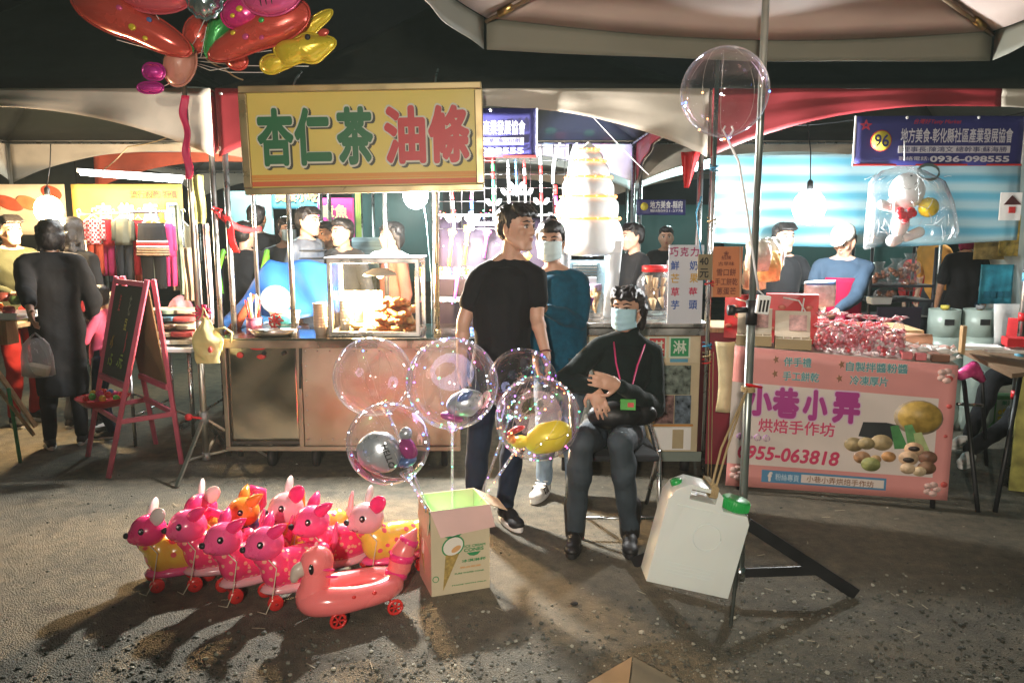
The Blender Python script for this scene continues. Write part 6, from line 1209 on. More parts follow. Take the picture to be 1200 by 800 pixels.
# goods on the table
TZ = lambda u, d: tl.lerp(tr, u) - NB * d + V((0, 0, .006))
rot0 = M((XB, -NB, UP)).transposed()
def gift(label, u, d, w, lid, lab):
    p = TZ(u, d) + UP * .03; t = thing('gift_box', label, 'gift box', p - UP * .03, 0, 'open gift boxes on the cake table'); CB = mat('gift_kraft', (.36, .27, .14), .6, 0, .1); CI = mat('gift_cream', (.72, .64, .52), .6)
    b = B(); b.box(p - UP * .022, (w, .16, .008), rot0)
    for sx, sy, a, h_ in ((0, -.078, w, .058), (0, .078, w, .058)): b.box(p + rot0 @ V((sx, sy, 0)), (a, .006, h_), rot0)
    for sx in (-w / 2 + .003, w / 2 - .003): b.box(p + rot0 @ V((sx, 0, 0)), (.006, .15, .056), rot0)
    b.out('tray', CB, t); 
    for k in (-1, 0, 1): B().box(p + rot0 @ V((k * w * .25, 0, .003)), (.005, .148, .04), rot0).out('divider', CI, t)
    B().box(p + rot0 @ V((0, 0, .004)), (w - .012, .005, .04), rot0).out('divider', CI, t)
    rl_ = rot0 @ M.Rotation(R(62), 3, 'X'); l_ = B().box(p + rot0 @ V((0, .115, .095)), (w, .17, .008), rl_).out('lid', CI, t); B().box(p + rot0 @ V((.03, .1095, .105)), (w * .5, .10, .004), rl_).out('lid_print', mat('lid_red_print', (.62, .38, .36), .6, 0, .6, 25), l_)
    for k in range(6): x = (-1.5 + k % 4) * w * .24; b = B(); b.ell(p + rot0 @ V((x, -.04 + .08 * (k // 4), .004)), (w * .09, .028, .018), rot0, 10, 6); b.out('wrapped_cake', mat(('cake_wrap_green', 'cake_wrap_pink', 'cake_wrap_white')[(k + lab) % 3], ((.15, .45, .12), (.62, .2, .3), (.75, .72, .68))[(k + lab) % 3], .35, 0, .2), t)
gift('open kraft gift box with green wrapped cakes behind the parasol pole', .09, .10, .20, 1, 0); gift('open kraft gift box with cream dividers left of the pink candy bags', .275, .09, .20, 1, 2)
def rbag(label, u, d, w, h, y=0):
    p = TZ(u, d); t = thing('paper_bag', label, 'paper bag', p, 0, 'red paper carrier bags on the cake table'); RM = mat('gift_red', (.55, .015, .02), .4, 0, .1, 5, coat=.2)
    b = B(); b.box(p + UP * h / 2, (w, .09, h), rot0); bmesh.ops.subdivide_edges(b.bm, edges=b.bm.edges[:], cuts=2, use_grid_fill=True)
    for v in b.bm.verts: v.co += NB * .008 * noise.noise(v.co * 9)
    b.out('bag_body', RM, t); B().tube([p + rot0 @ V((-w * .18, -.05, h - .02)), p + rot0 @ V((w * .12, -.06, h - .035)), p + rot0 @ V((w * .26, -.06, h - .10)), p + rot0 @ V((w * .18, -.06, h - .12)), p + rot0 @ V((w * .22, -.05, h - .02))], .005, 6).out('handle', PAPER, t)
    for k in range(5): c = p + rot0 @ V((w * (-.36 + .17 * k), -.056, h * (.30 + .22 * ((k * 2) % 3)))); B().ell(c, (.022, .003, .014), rot0, 10, 6).out('printed_blossom', mat('blossom', (.60, .16, .10), .4), t)
    b = B(); [b.tube([p + rot0 @ V((w * (-.12 + .12 * k), -.054, h * .56)) + rot0 @ V((.02 * math.cos(a), 0, .02 * math.sin(a))) for a in [x * .8 for x in range(9)]], .003, 5) for k in range(3)]; b.out('gold_motif', mat('gold_foil', (.62, .40, .12), .3, .6), t)
rbag('tall red paper bag with white cord handle standing behind the gift boxes', .27, .30, .30, .30); rbag('dark red gift bag partly hidden behind the pole', .02, .34, .20, .27)
for i, u in enumerate((.40, .535, .67)):
    p = TZ(u, .42); t = thing('candy_carton', 'red shiny carton ' + ('next to the tall red bag', 'in the middle of the row', 'at the right end of the row')[i] + ' behind the pink candy bags', 'carton', p, 0, 'red cartons in a row'); B().box(p + UP * .07, (.145, .13, .14), rot0).out('box', mat('gift_red_foil', (.62, .03, .03), .25, 0, .5, 16, .3, 20, coat=.3), t, bevel=.004)
    B().box(p + UP * .07 + NB * .0665, (.10, .003, .05), rot0).out('label', mat('lid_red_print', (.62, .38, .36), .6), t); b = B(); [b.ell(p + rot0 @ V((-.05 + .02 * k, -.03 + .03 * (k % 3), .146)), (.014, .012, .010), None, 7, 5) for k in range(6)]; b.out('sweets', mat('candy_rose', (.65, .14, .18), .4), t)
# candy bags: clear pouches of pink sweets with frilled tops
CF = film('candy_film', (1, .95, .96), .10, .75, .1, 1.6, milk=.35); CANDY = [mat('candy_' + n, c, .35, 0, .25, 30) for n, c in (('rose', (.65, .14, .18)), ('pink', (.78, .36, .40)), ('white', (.80, .72, .70)), ('red', (.60, .06, .07)))]
rnd = random.Random(21); kk = 0
pos_ = ('first', 'second', 'third', 'fourth', 'fifth', 'sixth')
for row in range(2):
    for i in range(6):
        u = .405 + i * .068 + row * .02; p = TZ(u, .065 + row * .12); p += UP * (0 if row == 0 else .0); h_ = .125 + .02 * rnd.random() + row * .05
        t = thing('candy_bag', 'pink frilled candy bag, %s from the left in the %s row on the cake table' % (pos_[i], ('front', 'back')[row]), 'candy bag', p, 0, 'pink frilled candy bags'); w_ = .038
        b = B(); b.rings([[b._v(p + rot0 @ V((math.cos(2 * PI * q / 16) * w_ * r_ * (1 + .06 * math.sin(q * 3 + i)), math.sin(2 * PI * q / 16) * w_ * r_ * .9, z))) for q in range(16)] for r_, z in ((.8, 0), (1.05, .02), (1.05, h_ * .6), (.8, h_ * .85), (.45, h_))]); b.out('pouch', CF, t)
        b = B()
        for k in range(22): a = rnd.random() * 6.3; rr_ = w_ * (.55 + .35 * rnd.random()); b.mi = rnd.randrange(4); b.ell(p + rot0 @ V((math.cos(a) * rr_, math.sin(a) * rr_, .012 + rnd.random() * h_ * .7)), (.013, .013, .010), Euler((a, a, 0)).to_matrix(), 7, 5)
        o = b.out('sweets', CANDY, t)
        b = B()
        for k in range(16):
            a = k * 2 * PI / 16 + rnd.random() * .3; b.mi = k % 3; c = p + UP * h_; d1 = rot0 @ V((math.cos(a) * .024, math.sin(a) * .024, .020 + .012 * rnd.random())); d2 = rot0 @ V((math.cos(a + .3) * .050, math.sin(a + .3) * .050, .022 * rnd.random() + .010)); sd_ = rot0 @ V((-math.sin(a), math.cos(a), 0)) * .009
            b.poly([c - sd_ * .4, c + d1 - sd_, c + d2, c + d1 + sd_, c + sd_ * .4], UP * .0015)
        b.out('frill', CANDY, t)
# heap of white wrapped packs and small boxes, rolled towel
for k in range(26):
    u = .80 + .028 * (k % 7) + rnd.random() * .015; d = .09 + .075 * (k // 7) + rnd.random() * .02; p = TZ(u, d) + UP * (.018 + .022 * (k % 3) * .8); a = rnd.uniform(-.6, .6); rt = rot0 @ M.Rotation(a, 3, 'Z') @ M.Rotation(rnd.uniform(-.35, .35), 3, 'X')
    b = B(); b.ell(p, (.042, .026, .016), rt, 10, 6); 
    for sg in (-1, 1): b.poly([p + rt @ V((sg * .036, -.008, 0)), p + rt @ V((sg * .062, -.024, .012)), p + rt @ V((sg * .066, .0, .0)), p + rt @ V((sg * .062, .024, .012)), p + rt @ V((sg * .036, .008, 0))], rt @ V((0, 0, .003)))
    o = b.out('wrapped_pack', mat(('pack_white', 'pack_blush')[k % 4 == 0], ((.78, .74, .70), (.74, .46, .42))[k % 4 == 0], .35, 0, .2, 14, .3, 40)); prop(o, ('white' if k % 4 else 'blush pink') + ' wrapped pack in the %s row of the heap on the cake table' % ('front', 'second', 'third', 'rear')[k // 7], 'wrapped pack', ('white' if k % 4 else 'blush') + ' wrapped packs heaped at the right end of the cake table')
for u, d, w, m, lb in ((.785, .03, .055, mat('pack_pink', (.60, .16, .17), .5), 'small pink box left at the front edge of the cake table'), (.845, .03, .055, MATS['pack_pink'], 'small pink box beside the brown one at the front edge'), (.93, .045, .09, mat('pack_brown', (.17, .07, .035), .5), 'brown box with folded top at the right front corner of the table')): o = B().box(TZ(u, d) + UP * .021, (w, .05, .04), rot0).out('small_box', m, bevel=.005); prop(o, lb, 'box')
o = B().tube([TZ(.72, .30) + UP * .07, TZ(.93, .30) + UP * .075], .045, 14).out('rolled_paper', mat('peach_paper', (.72, .38, .24), .7, 0, .12, 8)); prop(o, 'peach coloured roll behind the white wrapped packs', 'roll')
# snack bags hung at the left above the goods
for i, (x, y, c_, lb) in enumerate(((888, 300, (.78, .72, .62), 'cream snack bag at the top of the heap behind the pole'), (900, 312, (.80, .55, .22), 'yellow orange snack bag in the heap'), (884, 322, (.75, .62, .42), 'pale snack bag with orange filling low in the heap'), (905, 296, (.72, .72, .70), 'white snack bag at the right of the heap'))):
    c = W(x, y, 4.9 + .05 * i); b = B(); b.sheet(lambda u, v: c + V((.075 * (u - .5) * 2 * (1 - .15 * abs(v - .5)), -.05 * math.sin(PI * u) * math.sin(PI * v) + .006 * math.sin(u * 20 + v * 9), .09 * (v - .5) * 2)), 12, 12); o = b.out('snack_bag', mat('snack_%d' % i, c_, .3, 0, .35, 14, .4, 25), thick=.03); prop(o, lb, 'snack bag', 'snack bags heaped behind the parasol pole')
# rear shelf that carries the heap
sh = thing('rear_counter', 'low rear counter of the cake stall behind the table', 'counter', (2.0, 5.1, 0)); B().box((1.95, 5.08, .93), (1.35, .42, .03), M.Rotation(-.1, 3, 'Z')).out('counter_top', WOOD, sh); B().box((1.95, 5.12, .46), (1.3, .34, .90), M.Rotation(-.1, 3, 'Z')).out('counter_body', mat('dull_red_cloth', (.30, .03, .05), .7, 0, .2), sh)
p = W(960, 345, 5.0); o = thing('zip_bag', 'clear zip bag with blue stripe in front of the stall keeper in the cap', 'bag', p - UP * .09); B().sheet(lambda u, v: p + V((.10 * (u - .5) * 2, -.03 * math.sin(PI * u) * math.sin(PI * v), .085 * (v - .5) * 2 + .01 * u)), 10, 8).out('pouch', mat('frosted_film', (.62, .68, .70), .3, 0, .3, 20, .5, 30), o, thick=.02); B().sheet(lambda u, v: p + V((.095 * (u - .5) * 2, -.016 - .012 * math.sin(PI * u), .062 + .018 * v)), 8, 2).out('blue_stripe', mat('zip_blue', (.10, .25, .55), .4), o, thick=.002)
# striped blue sheet behind
def striped():
    m = mat('blue_striped_sheet', (.2, .5, .65), .45, 0, .1, 3, .2, 10); n = m.node_tree.nodes; L = m.node_tree.links; p = n['Principled BSDF']; tc = n.new('ShaderNodeTexCoord'); sp = n.new('ShaderNodeSeparateXYZ'); L.new(tc.outputs['Object'], sp.inputs[0]); nz = n.new('ShaderNodeTexNoise'); nz.inputs['Scale'].default_value = 1.6; L.new(tc.outputs['Object'], nz.inputs[0])
    ad = n.new('ShaderNodeMath'); ad.operation = 'MULTIPLY_ADD'; ad.inputs[1].default_value = .03; L.new(nz.outputs[0], ad.inputs[0]); L.new(sp.outputs[2], ad.inputs[2]); ml = n.new('ShaderNodeMath'); ml.operation = 'MULTIPLY'; ml.inputs[1].default_value = 7.2; L.new(ad.outputs[0], ml.inputs[0]); fr = n.new('ShaderNodeMath'); fr.operation = 'FRACT'; L.new(ml.outputs[0], fr.inputs[0])
    cr = n.new('ShaderNodeValToRGB'); e = cr.color_ramp.elements; e[0].position = .20; e[0].color = (.10, .34, .46, 1); e[1].position = .45; e[1].color = (.34, .50, .54, 1); x = e.new(.70); x.color = (.32, .48, .53, 1); x = e.new(.95); x.color = (.12, .36, .48, 1); L.new(fr.outputs[0], cr.inputs[0])
    for l_ in list(p.inputs['Base Color'].links): L.remove(l_)
    L.new(cr.outputs[0], p.inputs['Base Color']); Yq = 6.35
    a, c = W(838, 182, Yq), W(1190, 284, Yq)
    def fn(u, v): x = a.x + (c.x - a.x) * u; return V((x, Yq + .03 * math.sin(u * 23 + v * 3) * (1 - v * .7) + .02 * math.sin(u * 7), c.z - .05 * math.sin(PI * u) * (1 - v) + .02 * u + (a.z - c.z) * v))
    o = B().sheet(fn, 60, 20).out('striped_sheet', m, thick=.003); prop(o, 'blue and white striped plastic sheet hung across the back of the cake stall', 'tarpaulin')
striped()
# balloon figure in a clear bag
Yq = 4.95; f = thing('balloon_figure', 'white snowman style balloon figure with red bow and yellow ball inside a clear bag', 'balloon figure', W(1065, 285, Yq)); LW = mat('latex_white', (.80, .80, .79), .3, 0, .04, coat=.3); LR = mat('latex_red', (.62, .01, .02), .25, coat=.4); LY = mat('latex_yellow', (.80, .60, .02), .3, coat=.3)
q = lambda x, y, d=0: W(x, y, Yq + d); B().ell(q(1063, 224), (.105, .10, .115), None, 22, 14).out('head', LW, f)
b = B(); b.tube([q(1054 + 20 * i / 8, 214 + 8 * math.sin(PI * i / 8), -.093) for i in range(9)], .0022, 5); b.out('smile_line', mat('line_grey', (.3, .3, .3), .5), f); B().ell(q(1068, 206, -.085), (.008, .004, .005)).out('mark', DARK, f)
B().ell(q(1055, 262), (.055, .05, .09), M.Rotation(.1, 3, 'Y')).out('body', LW, f); B().cap(q(1052, 246), q(1034, 240), .022, .032).out('arm', LW, f); B().cap(q(1052, 280), q(1046, 282), .035, .04).out('leg', LW, f); B().cap(q(1062, 278), q(1077, 272), .030, .034).out('leg', LW, f)
b = B(); [b.ell(q(x, y, -.10), .024, n=10, m=7) for x, y in ((1055, 247), (1059, 252), (1056, 253), (1068, 247), (1070, 250), (1066, 252), (1061, 258))]; b.out('bow', LR, f); B().ell(q(1088, 243, -.04), (.062, .06, .062)).out('yellow_ball', LY, f)
bgf = thing('clear_balloon_bag', 'large crinkled clear bag hanging under the numbered banner around the white balloon figure', 'bag', W(1068, 288, Yq)); BF = film('bag_film', (.97, .99, 1), .06, .75, .12, 1.4, milk=.25)
prof = [(1060, 6, 195), (1058, 24, 200), (1062, 42, 213), (1066, 48, 235), (1067, 52, 258), (1068, 54, 275), (1066, 52, 284)]
b = B(); b.rings([[b._v(W(cx_ + hw * math.cos(2 * PI * i / 40), y + (4 * math.sin(i * .5) if k > 4 else 0) - (6 * math.cos(2 * PI * i / 40) if k > 3 else 0), Yq) + V((0, math.sin(2 * PI * i / 40) * min(.16, hw * .0035), 0)) + V((noise.noise(V((i * .8, k, 0))), noise.noise(V((i * .8, k, 5))), 0)) * .016) for i in range(40)] for k, (cx_, hw, y) in enumerate(prof)], cap=False); b.out('film', BF, bgf)
B().tube([W(1060, 188, Yq), W(1060, 165, Yq + .1)], .004, 6).out('string', PAPER, bgf)
rnd2 = random.Random(2); b = B()
for k in range(42): x = 1020 + rnd2.random() * 95; y = 205 + rnd2.random() * 75; p = W(x, y, Yq - .15 + .01 * rnd2.random()); a = rnd2.random() * PI; d = V((math.cos(a), 0, math.sin(a))) * (.015 + .03 * rnd2.random()); b.tube([p - d, p + V((.006, 0, .004)), p + d], .0016, 4)
o = b.out('crinkles', mat('film_crease', (.8, .84, .85), .2), bgf); o['kind'] = 'stuff'
b = B(); [b.tube([W(1088 + 13 * math.cos(a * .5 + k), 201 + 9 * math.sin(a * .5 + k) + k, Yq - .05) for a in range(13)], .004, 5) for k in range(3)]; prop(b.out('cord_coil', mat('grey_cord', (.12, .16, .15), .6)), 'coil of dark cord hanging beside the white balloon figure', 'cord')
# dark rack with bagged food
rk = thing('food_rack', 'dark metal rack with bagged food behind the maroon apron', 'rack', W(1050, 400, 6.5)); xa, xb = W(1016, 360, 6.5).x, W(1090, 360, 6.5).x; MET = mat('dark_rack', (.03, .03, .035), .5, .4)
for y_ in (335, 352, 372): z = W(1050, y_, 6.5).z; B().box(((xa + xb) / 2, 6.65, z), (xb - xa, .4, .02)).out('shelf', MET, rk)
for xx in (xa, xb):
    for yy in (6.47, 6.83): B().cyl((xx, yy, 0), (xx, yy, W(1050, 290, 6.5).z), .014).out('post', MET, rk)
for i, (x, y, lb) in enumerate(((1030, 322, 'clear bag of brown food at the left of the dark rack'), (1050, 318, 'clear bag of brown food in the middle of the dark rack'), (1066, 312, 'tall knotted clear bag at the right of the dark rack'), (1038, 345, 'clear bag of dark food on the lower shelf'), (1064, 330, 'small clear bag in front on the dark rack'))):
    c = W(x, y, 6.55 - .03 * (i % 2)); t = thing('food_bag', lb, 'food bag', c - UP * .08, 0, 'bags of food on the dark rack'); b = B(); b.rings([[b._v(c + V((math.cos(2 * PI * q / 14) * r_ * (1 + .1 * math.sin(q * 2.3)), math.sin(2 * PI * q / 14) * r_ * .7, z))) for q in range(14)] for r_, z in ((.06, -.08), (.10, -.05), (.09, .02), (.03, .07), (.05, .11))]); b.out('film', CF, t)
    b = B(); [b.ell(c + V((rnd2.uniform(-.06, .06), rnd2.uniform(-.04, .04), rnd2.uniform(-.06, .02))), (.026, .02, .018), Euler((k, k, 0)).to_matrix(), 7, 5) for k in range(12)]; b.out('food', mat('braised_food', (.22, .09, .04), .45, 0, .5, 30), t)
o = B().box(W(1052, 385, 6.3), (.36, .02, .36)).out('dark_sheet', mat('slate_board', (.07, .06, .09), .8, 0, .2)); prop(o, 'slate coloured board leaning under the dark food rack', 'board')
for i, (x, y, lb) in enumerate(((1030, 352, 'white tray on the left end of the rack'), (1062, 366, 'white box under the rack shelf'))): o = B().box(W(x, y, 6.42), (.16, .10, .06), taper=1.1).out('white_box', WHITEP, bevel=.006); prop(o, lb, 'box')
# gas bottles
def bottle(label, x, Yq, lab2):
    z = W(x, 362, Yq).z; p = V((W(x, 380, Yq).x, Yq, 0)); t = thing('gas_bottle', label, 'gas bottle', p, 0, 'pale green gas bottles'); GB = mat('gas_green', (.38, .47, .42), .4, .1, .12, 6, dirt=.3); r_ = .155; H = W(x, 392, Yq).z
    B().lathe([(.11, .0), (.12, .03), (r_, .10), (r_, H - .12), (r_ * .93, H - .05), (r_ * .7, H), (.03, H + .015)], p, 26).out('cylinder', GB, t); b = B(); n = 26; h2 = z - H
    b.rings([[b._v(p + V((math.cos(2 * PI * i / n) * rr, math.sin(2 * PI * i / n) * rr, zz))) for i in range(n)] for rr, zz in ((.112, H - .02), (.112, z))], cap=False); b.out('valve_guard', GB, t, thick=.006)
    B().box(p + V((-.02, -.112, H + h2 * .55)), (.07, .012, .045)).out('guard_slot', DARK, t); B().cyl(p + V((0, 0, H)), p + V((0, 0, z + .02)), .02).out('valve', mat('brass', (.6, .42, .15), .3, 1), t); B().cyl(p + V((0, 0, z)), p + V((0, 0, z + .03)), .032).out('knob', mat(lab2, {'yellow_knob': (.6, .5, .08), 'grey_knob': (.25, .25, .25)}[lab2], .4), t)
bottle('left pale green gas bottle with yellow tag behind the wrapped packs', 1106, 6.0, 'yellow_knob'); bottle('right pale green gas bottle next to the dark legs', 1147, 5.95, 'grey_knob')
# posters and post at the far right
pn = panel('wall_poster', 'teal blue poster with printed grid at the far right stall', 'poster', 1150, 310, 1184, 356, 7.2, mat('teal_blue_print', (.03, .26, .36), .5, 0, .5, 9)); 
for k in range(4): B().box(W(1156 + 8 * (k % 4), 345, 7.18), (.05, .004, .06)).out('printed_square', mat('deep_teal', (.02, .16, .24), .5), pn)
pn = panel('wall_poster', 'yellow patterned poster strip at the far right', 'poster', 1174, 252, 1192, 300, 7.0, mat('yellow_pattern', (.62, .45, .10), .5, 0, .7, 14)); panel('back_cloth', 'yellow and brown striped cloth under the striped sheet', 'cloth', 1142, 284, 1190, 304, 7.4, mat('ochre_pattern', (.45, .33, .12), .6, 0, .7, 10))
pn = thing('hut_sign', 'small white sign with a printed red roofed hut at the right edge of the sheet', 'sign', W(1183, 254, 6.2)); B().box(W(1184, 242, 6.2), (.17, .008, .22)).out('board', PAPER, pn); B().poly([W(1176, 240, 6.19), W(1197, 240, 6.19), W(1186, 229, 6.19)], (0, -.004, 0)).out('printed_roof', mat('hut_black', (.08, .02, .02), .5), pn); B().box(W(1186, 246, 6.19), (.05, .006, .05)).out('printed_wall', RED_, pn)
post = thing('stall_post', 'silver stall post wound with coloured tape at the right edge', 'post', (W(1188, 560, 4.6).x, 4.6, 0)); px_ = W(1186, 500, 4.6).x; B().cyl((px_, 4.6, 0), (px_ , 4.6, 2.5), .02).out('tube', CHROME, post); 
for k in range(7): B().cyl((px_, 4.6, .55 + k * .24), (px_, 4.6, .60 + k * .24), .024).out('tape_band', [REDP, mat('blue_tape', (.1, .35, .5), .5)][k % 2], post)
# side table at the right with things on it
tt = thing('side_table', 'folding side table with black legs loaded with packs at the right edge', 'table', (W(1160, 560, 4.5).x, 4.5, 0)); a, c, d_ = W(1128, 410, 4.62), W(1200, 424, 4.25), W(1215, 412, 4.75)
B().poly([a, W(1186, 438, 4.2), W(1230, 432, 4.35), W(1215, 408, 4.85)], (0, 0, -.025)).out('table_top', mat('brown_top', (.22, .14, .08), .6, 0, .2), tt)
for p, q in (((1128, 432, 4.6), (1146, 600)), ((1196, 440, 4.4), (1166, 600)), ((1150, 436, 4.75), (1156, 545))): g2 = G(*q); B().cyl(W(*p), g2, .013).out('leg', BLACKP, tt)
B().cyl(W(1122, 473, 4.55), W(1152, 475, 4.6), .010).out('stretcher', STEEL, tt)
for i, (x, y, w_, h_, m, lb) in enumerate(((1150, 408, .20, .018, PAPER, 'flat white packet on the left of the side table'), (1178, 412, .22, .022, mat('pack_white', (.78, .74, .70), .35), 'flat white packet on the right of the side table'), (1190, 402, .12, .05, RC, 'red bundle at the right edge on the side table'))): o = B().box(W(x, y, 4.5) + UP * .01, (w_, .12, h_), M.Rotation(-.3, 3, 'Z')).out('packet', m, bevel=.004); prop(o, lb, 'packet')
o = B().tube([W(1124, 440, 4.5), W(1140, 432, 4.55), W(1152, 446, 4.55)], [.03, .05, .02], 10).out('pink_bag', mat('pink_film', (.70, .07, .25), .3, 0, .4, 14, .5, 20)); prop(o, 'crumpled hot pink bag hanging under the side table', 'bag')
o = B().box(W(1128, 398, 4.3), (.022, .03, .16)).out('wooden_stake', WOOD); prop(o, 'short wooden stake at the right corner of the cake table', 'stake')
t = thing('juice_carton', 'green and yellow printed carton on the ground under the side table', 'carton', G(1172, 502)); p = G(1172, 502); B().box(p + UP * .14, (.17, .12, .28), M.Rotation(-.1, 3, 'Z')).out('carton', mat('carton_green', (.12, .40, .10), .5), t, bevel=.004); B().box(p + V((-.006, -.0615, .15)), (.15, .004, .20), M.Rotation(-.1, 3, 'Z')).out('label', mat('carton_pale', (.6, .68, .5), .5), t)
for k in range(7): B().ell(p + V((-.055 + .018 * (k % 4) * 2, -.066, .10 + .05 * (k // 4) + .01 * (k % 2))), (.018, .003, .020), None, 10, 6).out('printed_lemon', mat('lemon', (.70, .58, .05), .5), t)
text('果汁', t, mat('plate_green', (.02, .28, .10), .5), p + V((-.006, -.066, .225)), .09, .035, bold=.03)
o = B().box(G(1195, 575) + UP * .40, (.12, .02, .8), M.Rotation(-.4, 3, 'Z')).out('standing_poster', mat('yellow_green_print', (.45, .42, .10), .5, 0, .6, 8)); prop(o, 'yellow green poster board standing at the extreme right edge', 'poster')
o = B().sheet(lambda u, v: W(1165 + 40 * u, 356 + 50 * v, 5.6), 4, 4).out('white_board', WHITEP, thick=.01); prop(o, 'blank white board leaning behind the side table', 'board')
o = B().sheet(lambda u, v: W(1182 + 26 * u - 6 * v, 372 + 44 * v, 5.2) + V((0, -.08 * math.sin(PI * u), 0)), 10, 8).out('red_umbrella_bag', RC, thick=.01); prop(o, 'red cloth bundle before the white board at the right edge', 'cloth')
# tent leg clutter between the ice cream cart and the cake stall
for i, (x, y0, y1, Yq, m, lb) in enumerate(((829, 60, 560, 4.72, CHROME, 'slim chrome pole tied with cords left of the orange menu board'),)):
    z1 = W(x, y0, Yq).z; o = thing('banner_pole', lb, 'pole', (W(x, 400, Yq).x, Yq, 0)); B().cyl((W(x, 400, Yq).x, Yq, 0), (W(x, 400, Yq).x, Yq, z1), .013).out('tube', m, o)
    for k, yk in enumerate((200, 262, 335, 408, 420, 428)): zc_ = W(x, yk, Yq).z; b = B(); b.tube([(W(x, 400, Yq).x + .026 * math.cos(a), Yq + .026 * math.sin(a), zc_ + .004 * a) for a in [q * .7 for q in range(14)]], .005, 5); b.out('cord_wrap', [mat('blue_cord', (.03, .25, .42), .6), mat('jute_cord', (.40, .30, .16), .8), REDP][k % 3], o)
    B().tube([W(822, 230, 4.7), W(816, 250, 4.7), W(826, 330, 4.7)], .005, 6).out('hanging_cord', MATS['blue_cord'], o)
o = B().sheet(lambda u, v: W(798 + (24 - 18 * v) * u + 4 * v, 178 + 42 * v, 5.15) + V((0, .03 * math.sin(u * 8), 0)), 8, 8).out('red_flag', REDP, thick=.003); prop(o, 'small red flag cloth hanging at the corner of the beige valance', 'flag')
b = B(); b.tube([W(832, 410, 4.7), W(830, 520, 4.7), W(829, 640, 4.6)], .0035, 6).tube([W(836, 412, 4.7), W(834, 520, 4.7), W(832, 642, 4.6)], .0035, 6); prop(b.out('guy_rope', MATS['jute_cord']), 'jute rope running down from the tent leg towards the water jug', 'rope')
# ------------------------------------------------------------------ cables and cords strung along the tents
def cable(label, pts, r=.005, m=BLACKP, sag=.06):
    out = []
    for p, q in zip(pts[:-1], pts[1:]): out += [V(p).lerp(V(q), i / 8) - V((0, 0, sag * math.sin(PI * i / 8))) for i in range(8)]
    prop(B().tube(out + [V(pts[-1])], r, 6).out('power_cable', m), label, 'cable', 'cables strung under the tents')
cable('black cable sagging across behind the yellow sign', [(-1.9, 5.3, 2.38), (-.6, 5.4, 2.42), (.4, 5.3, 2.40), (1.25, 5.3, 2.36)])
cable('black cable sagging under the red valance at right', [(1.35, 5.35, 2.36), (2.4, 5.6, 2.34), (3.6, 5.4, 2.38)])
cable('thin white cord running down across the disco lit valance', [W(690, 132, 5.35), W(730, 175, 5.5), W(760, 205, 5.7)], .003, PAPER, .0)
cable('pale cord crossing under the left tent', [W(120, 200, 5.4), W(150, 172, 5.5), W(200, 160, 5.3)], .004, mat('jute_cord', (.4, .3, .16), .8), .01)
cable('black cable dropping from the sign bulb to the cart', [PB1 + V((.02, .05, .1)), W(500, 260, 4.97), W(506, 330, 4.97), W(506, 392, 4.97)], .004, mat('pale_blue_cord', (.3, .5, .55), .5), .0)
cable('white guy cord tied from the balloon stand to the yellow sign', [W(238, 66, 4.82), W(262, 80, 4.8), W(285, 94, 4.82)], .005, mat('jute_cord', (.4, .3, .16), .8), .01)
# ------------------------------------------------------------------ carton of bubble balloons
KRAFT = mat('carton_cream', (.58, .50, .34), .75, 0, .10, 5, .06, 90); INNER = mat('carton_inner', (.55, .44, .32), .8, 0, .1, 5); PINKC_ = mat('carton_pink', (.62, .36, .28), .75, 0, .08)
p1, p2, p3 = G(506, 699), G(574, 688), G(487, 673); ux = (p2 - p1); wX = ux.length; ux.normalize(); vy = V((-ux.y, ux.x, 0)); dY = .235; H = .385
bt_ = thing('ice_cream_carton', 'open cream cardboard carton printed with a green ice cream cone holding the balloons', 'carton', p1 + ux * wX / 2 + vy * dY / 2)
K = lambda a, b, z: p1 + ux * a + vy * b + V((0, 0, z))
rotK = M((ux, vy, V((0, 0, 1)))).transposed()
B().box(K(wX / 2, .003, H / 2), (wX, .006, H), rotK).out('front_wall', KRAFT, bt_); B().box(K(wX / 2, dY - .003, H / 2), (wX, .006, H), rotK).out('rear_wall', INNER, bt_)
B().box(K(.003, dY / 2, H / 2), (.006, dY - .012, H), rotK).out('side_wall', KRAFT, bt_); B().box(K(wX - .003, dY / 2, H / 2), (.006, dY - .012, H), rotK).out('side_wall', INNER, bt_); B().box(K(wX / 2, dY / 2, .006), (wX - .01, dY - .01, .006), rotK).out('base', INNER, bt_)
B().poly([K(-.002, .0, H), K(wX + .002, .0, H), K(wX + .012, -.045, H - .085), K(.03, -.055, H - .10)], vy * .004).out('front_flap', mat('flap_pink', (.62, .42, .38), .8, 0, .08), bt_)
B().poly([K(wX, .01, H), K(wX, dY - .01, H), K(wX + .10, dY - .05, H - .045), K(wX + .10, .05, H - .055)], (0, 0, -.004)).out('right_flap', INNER, bt_)
B().poly([K(0, .01, H), K(0, dY - .01, H), K(-.006, dY - .01, H - .10), K(-.014, .01, H - .11)], ux * .004).out('left_flap', KRAFT, bt_)
GRN = mat('carton_green_print', (.03, .25, .09), .6, var=0); OCH = mat('carton_ochre_print', (.40, .28, .08), .6, 0, .4, 70); WHT = mat('carton_white_print', (.74, .70, .62), .6, var=0); ORA = mat('carton_orange_print', (.62, .34, .14), .6, var=0)
kf = lambda u, v, d=.001: K(wX * u, -d, H * v); n_ = -vy
def shape(pts, m, d, nm): B().poly([kf(u, v, d) for u, v in pts], vy * .0006).out(nm, m, bt_)
el = lambda cx_, cy_, rx, ry, t_=0, n=20: [(cx_ + rx * math.cos(a) * math.cos(t_) - ry * math.sin(a) * math.sin(t_), cy_ + (rx * math.cos(a) * math.sin(t_) + ry * math.sin(a) * math.cos(t_)) * wX / H * 1.0) for a in [2 * PI * i / n for i in range(n)]]
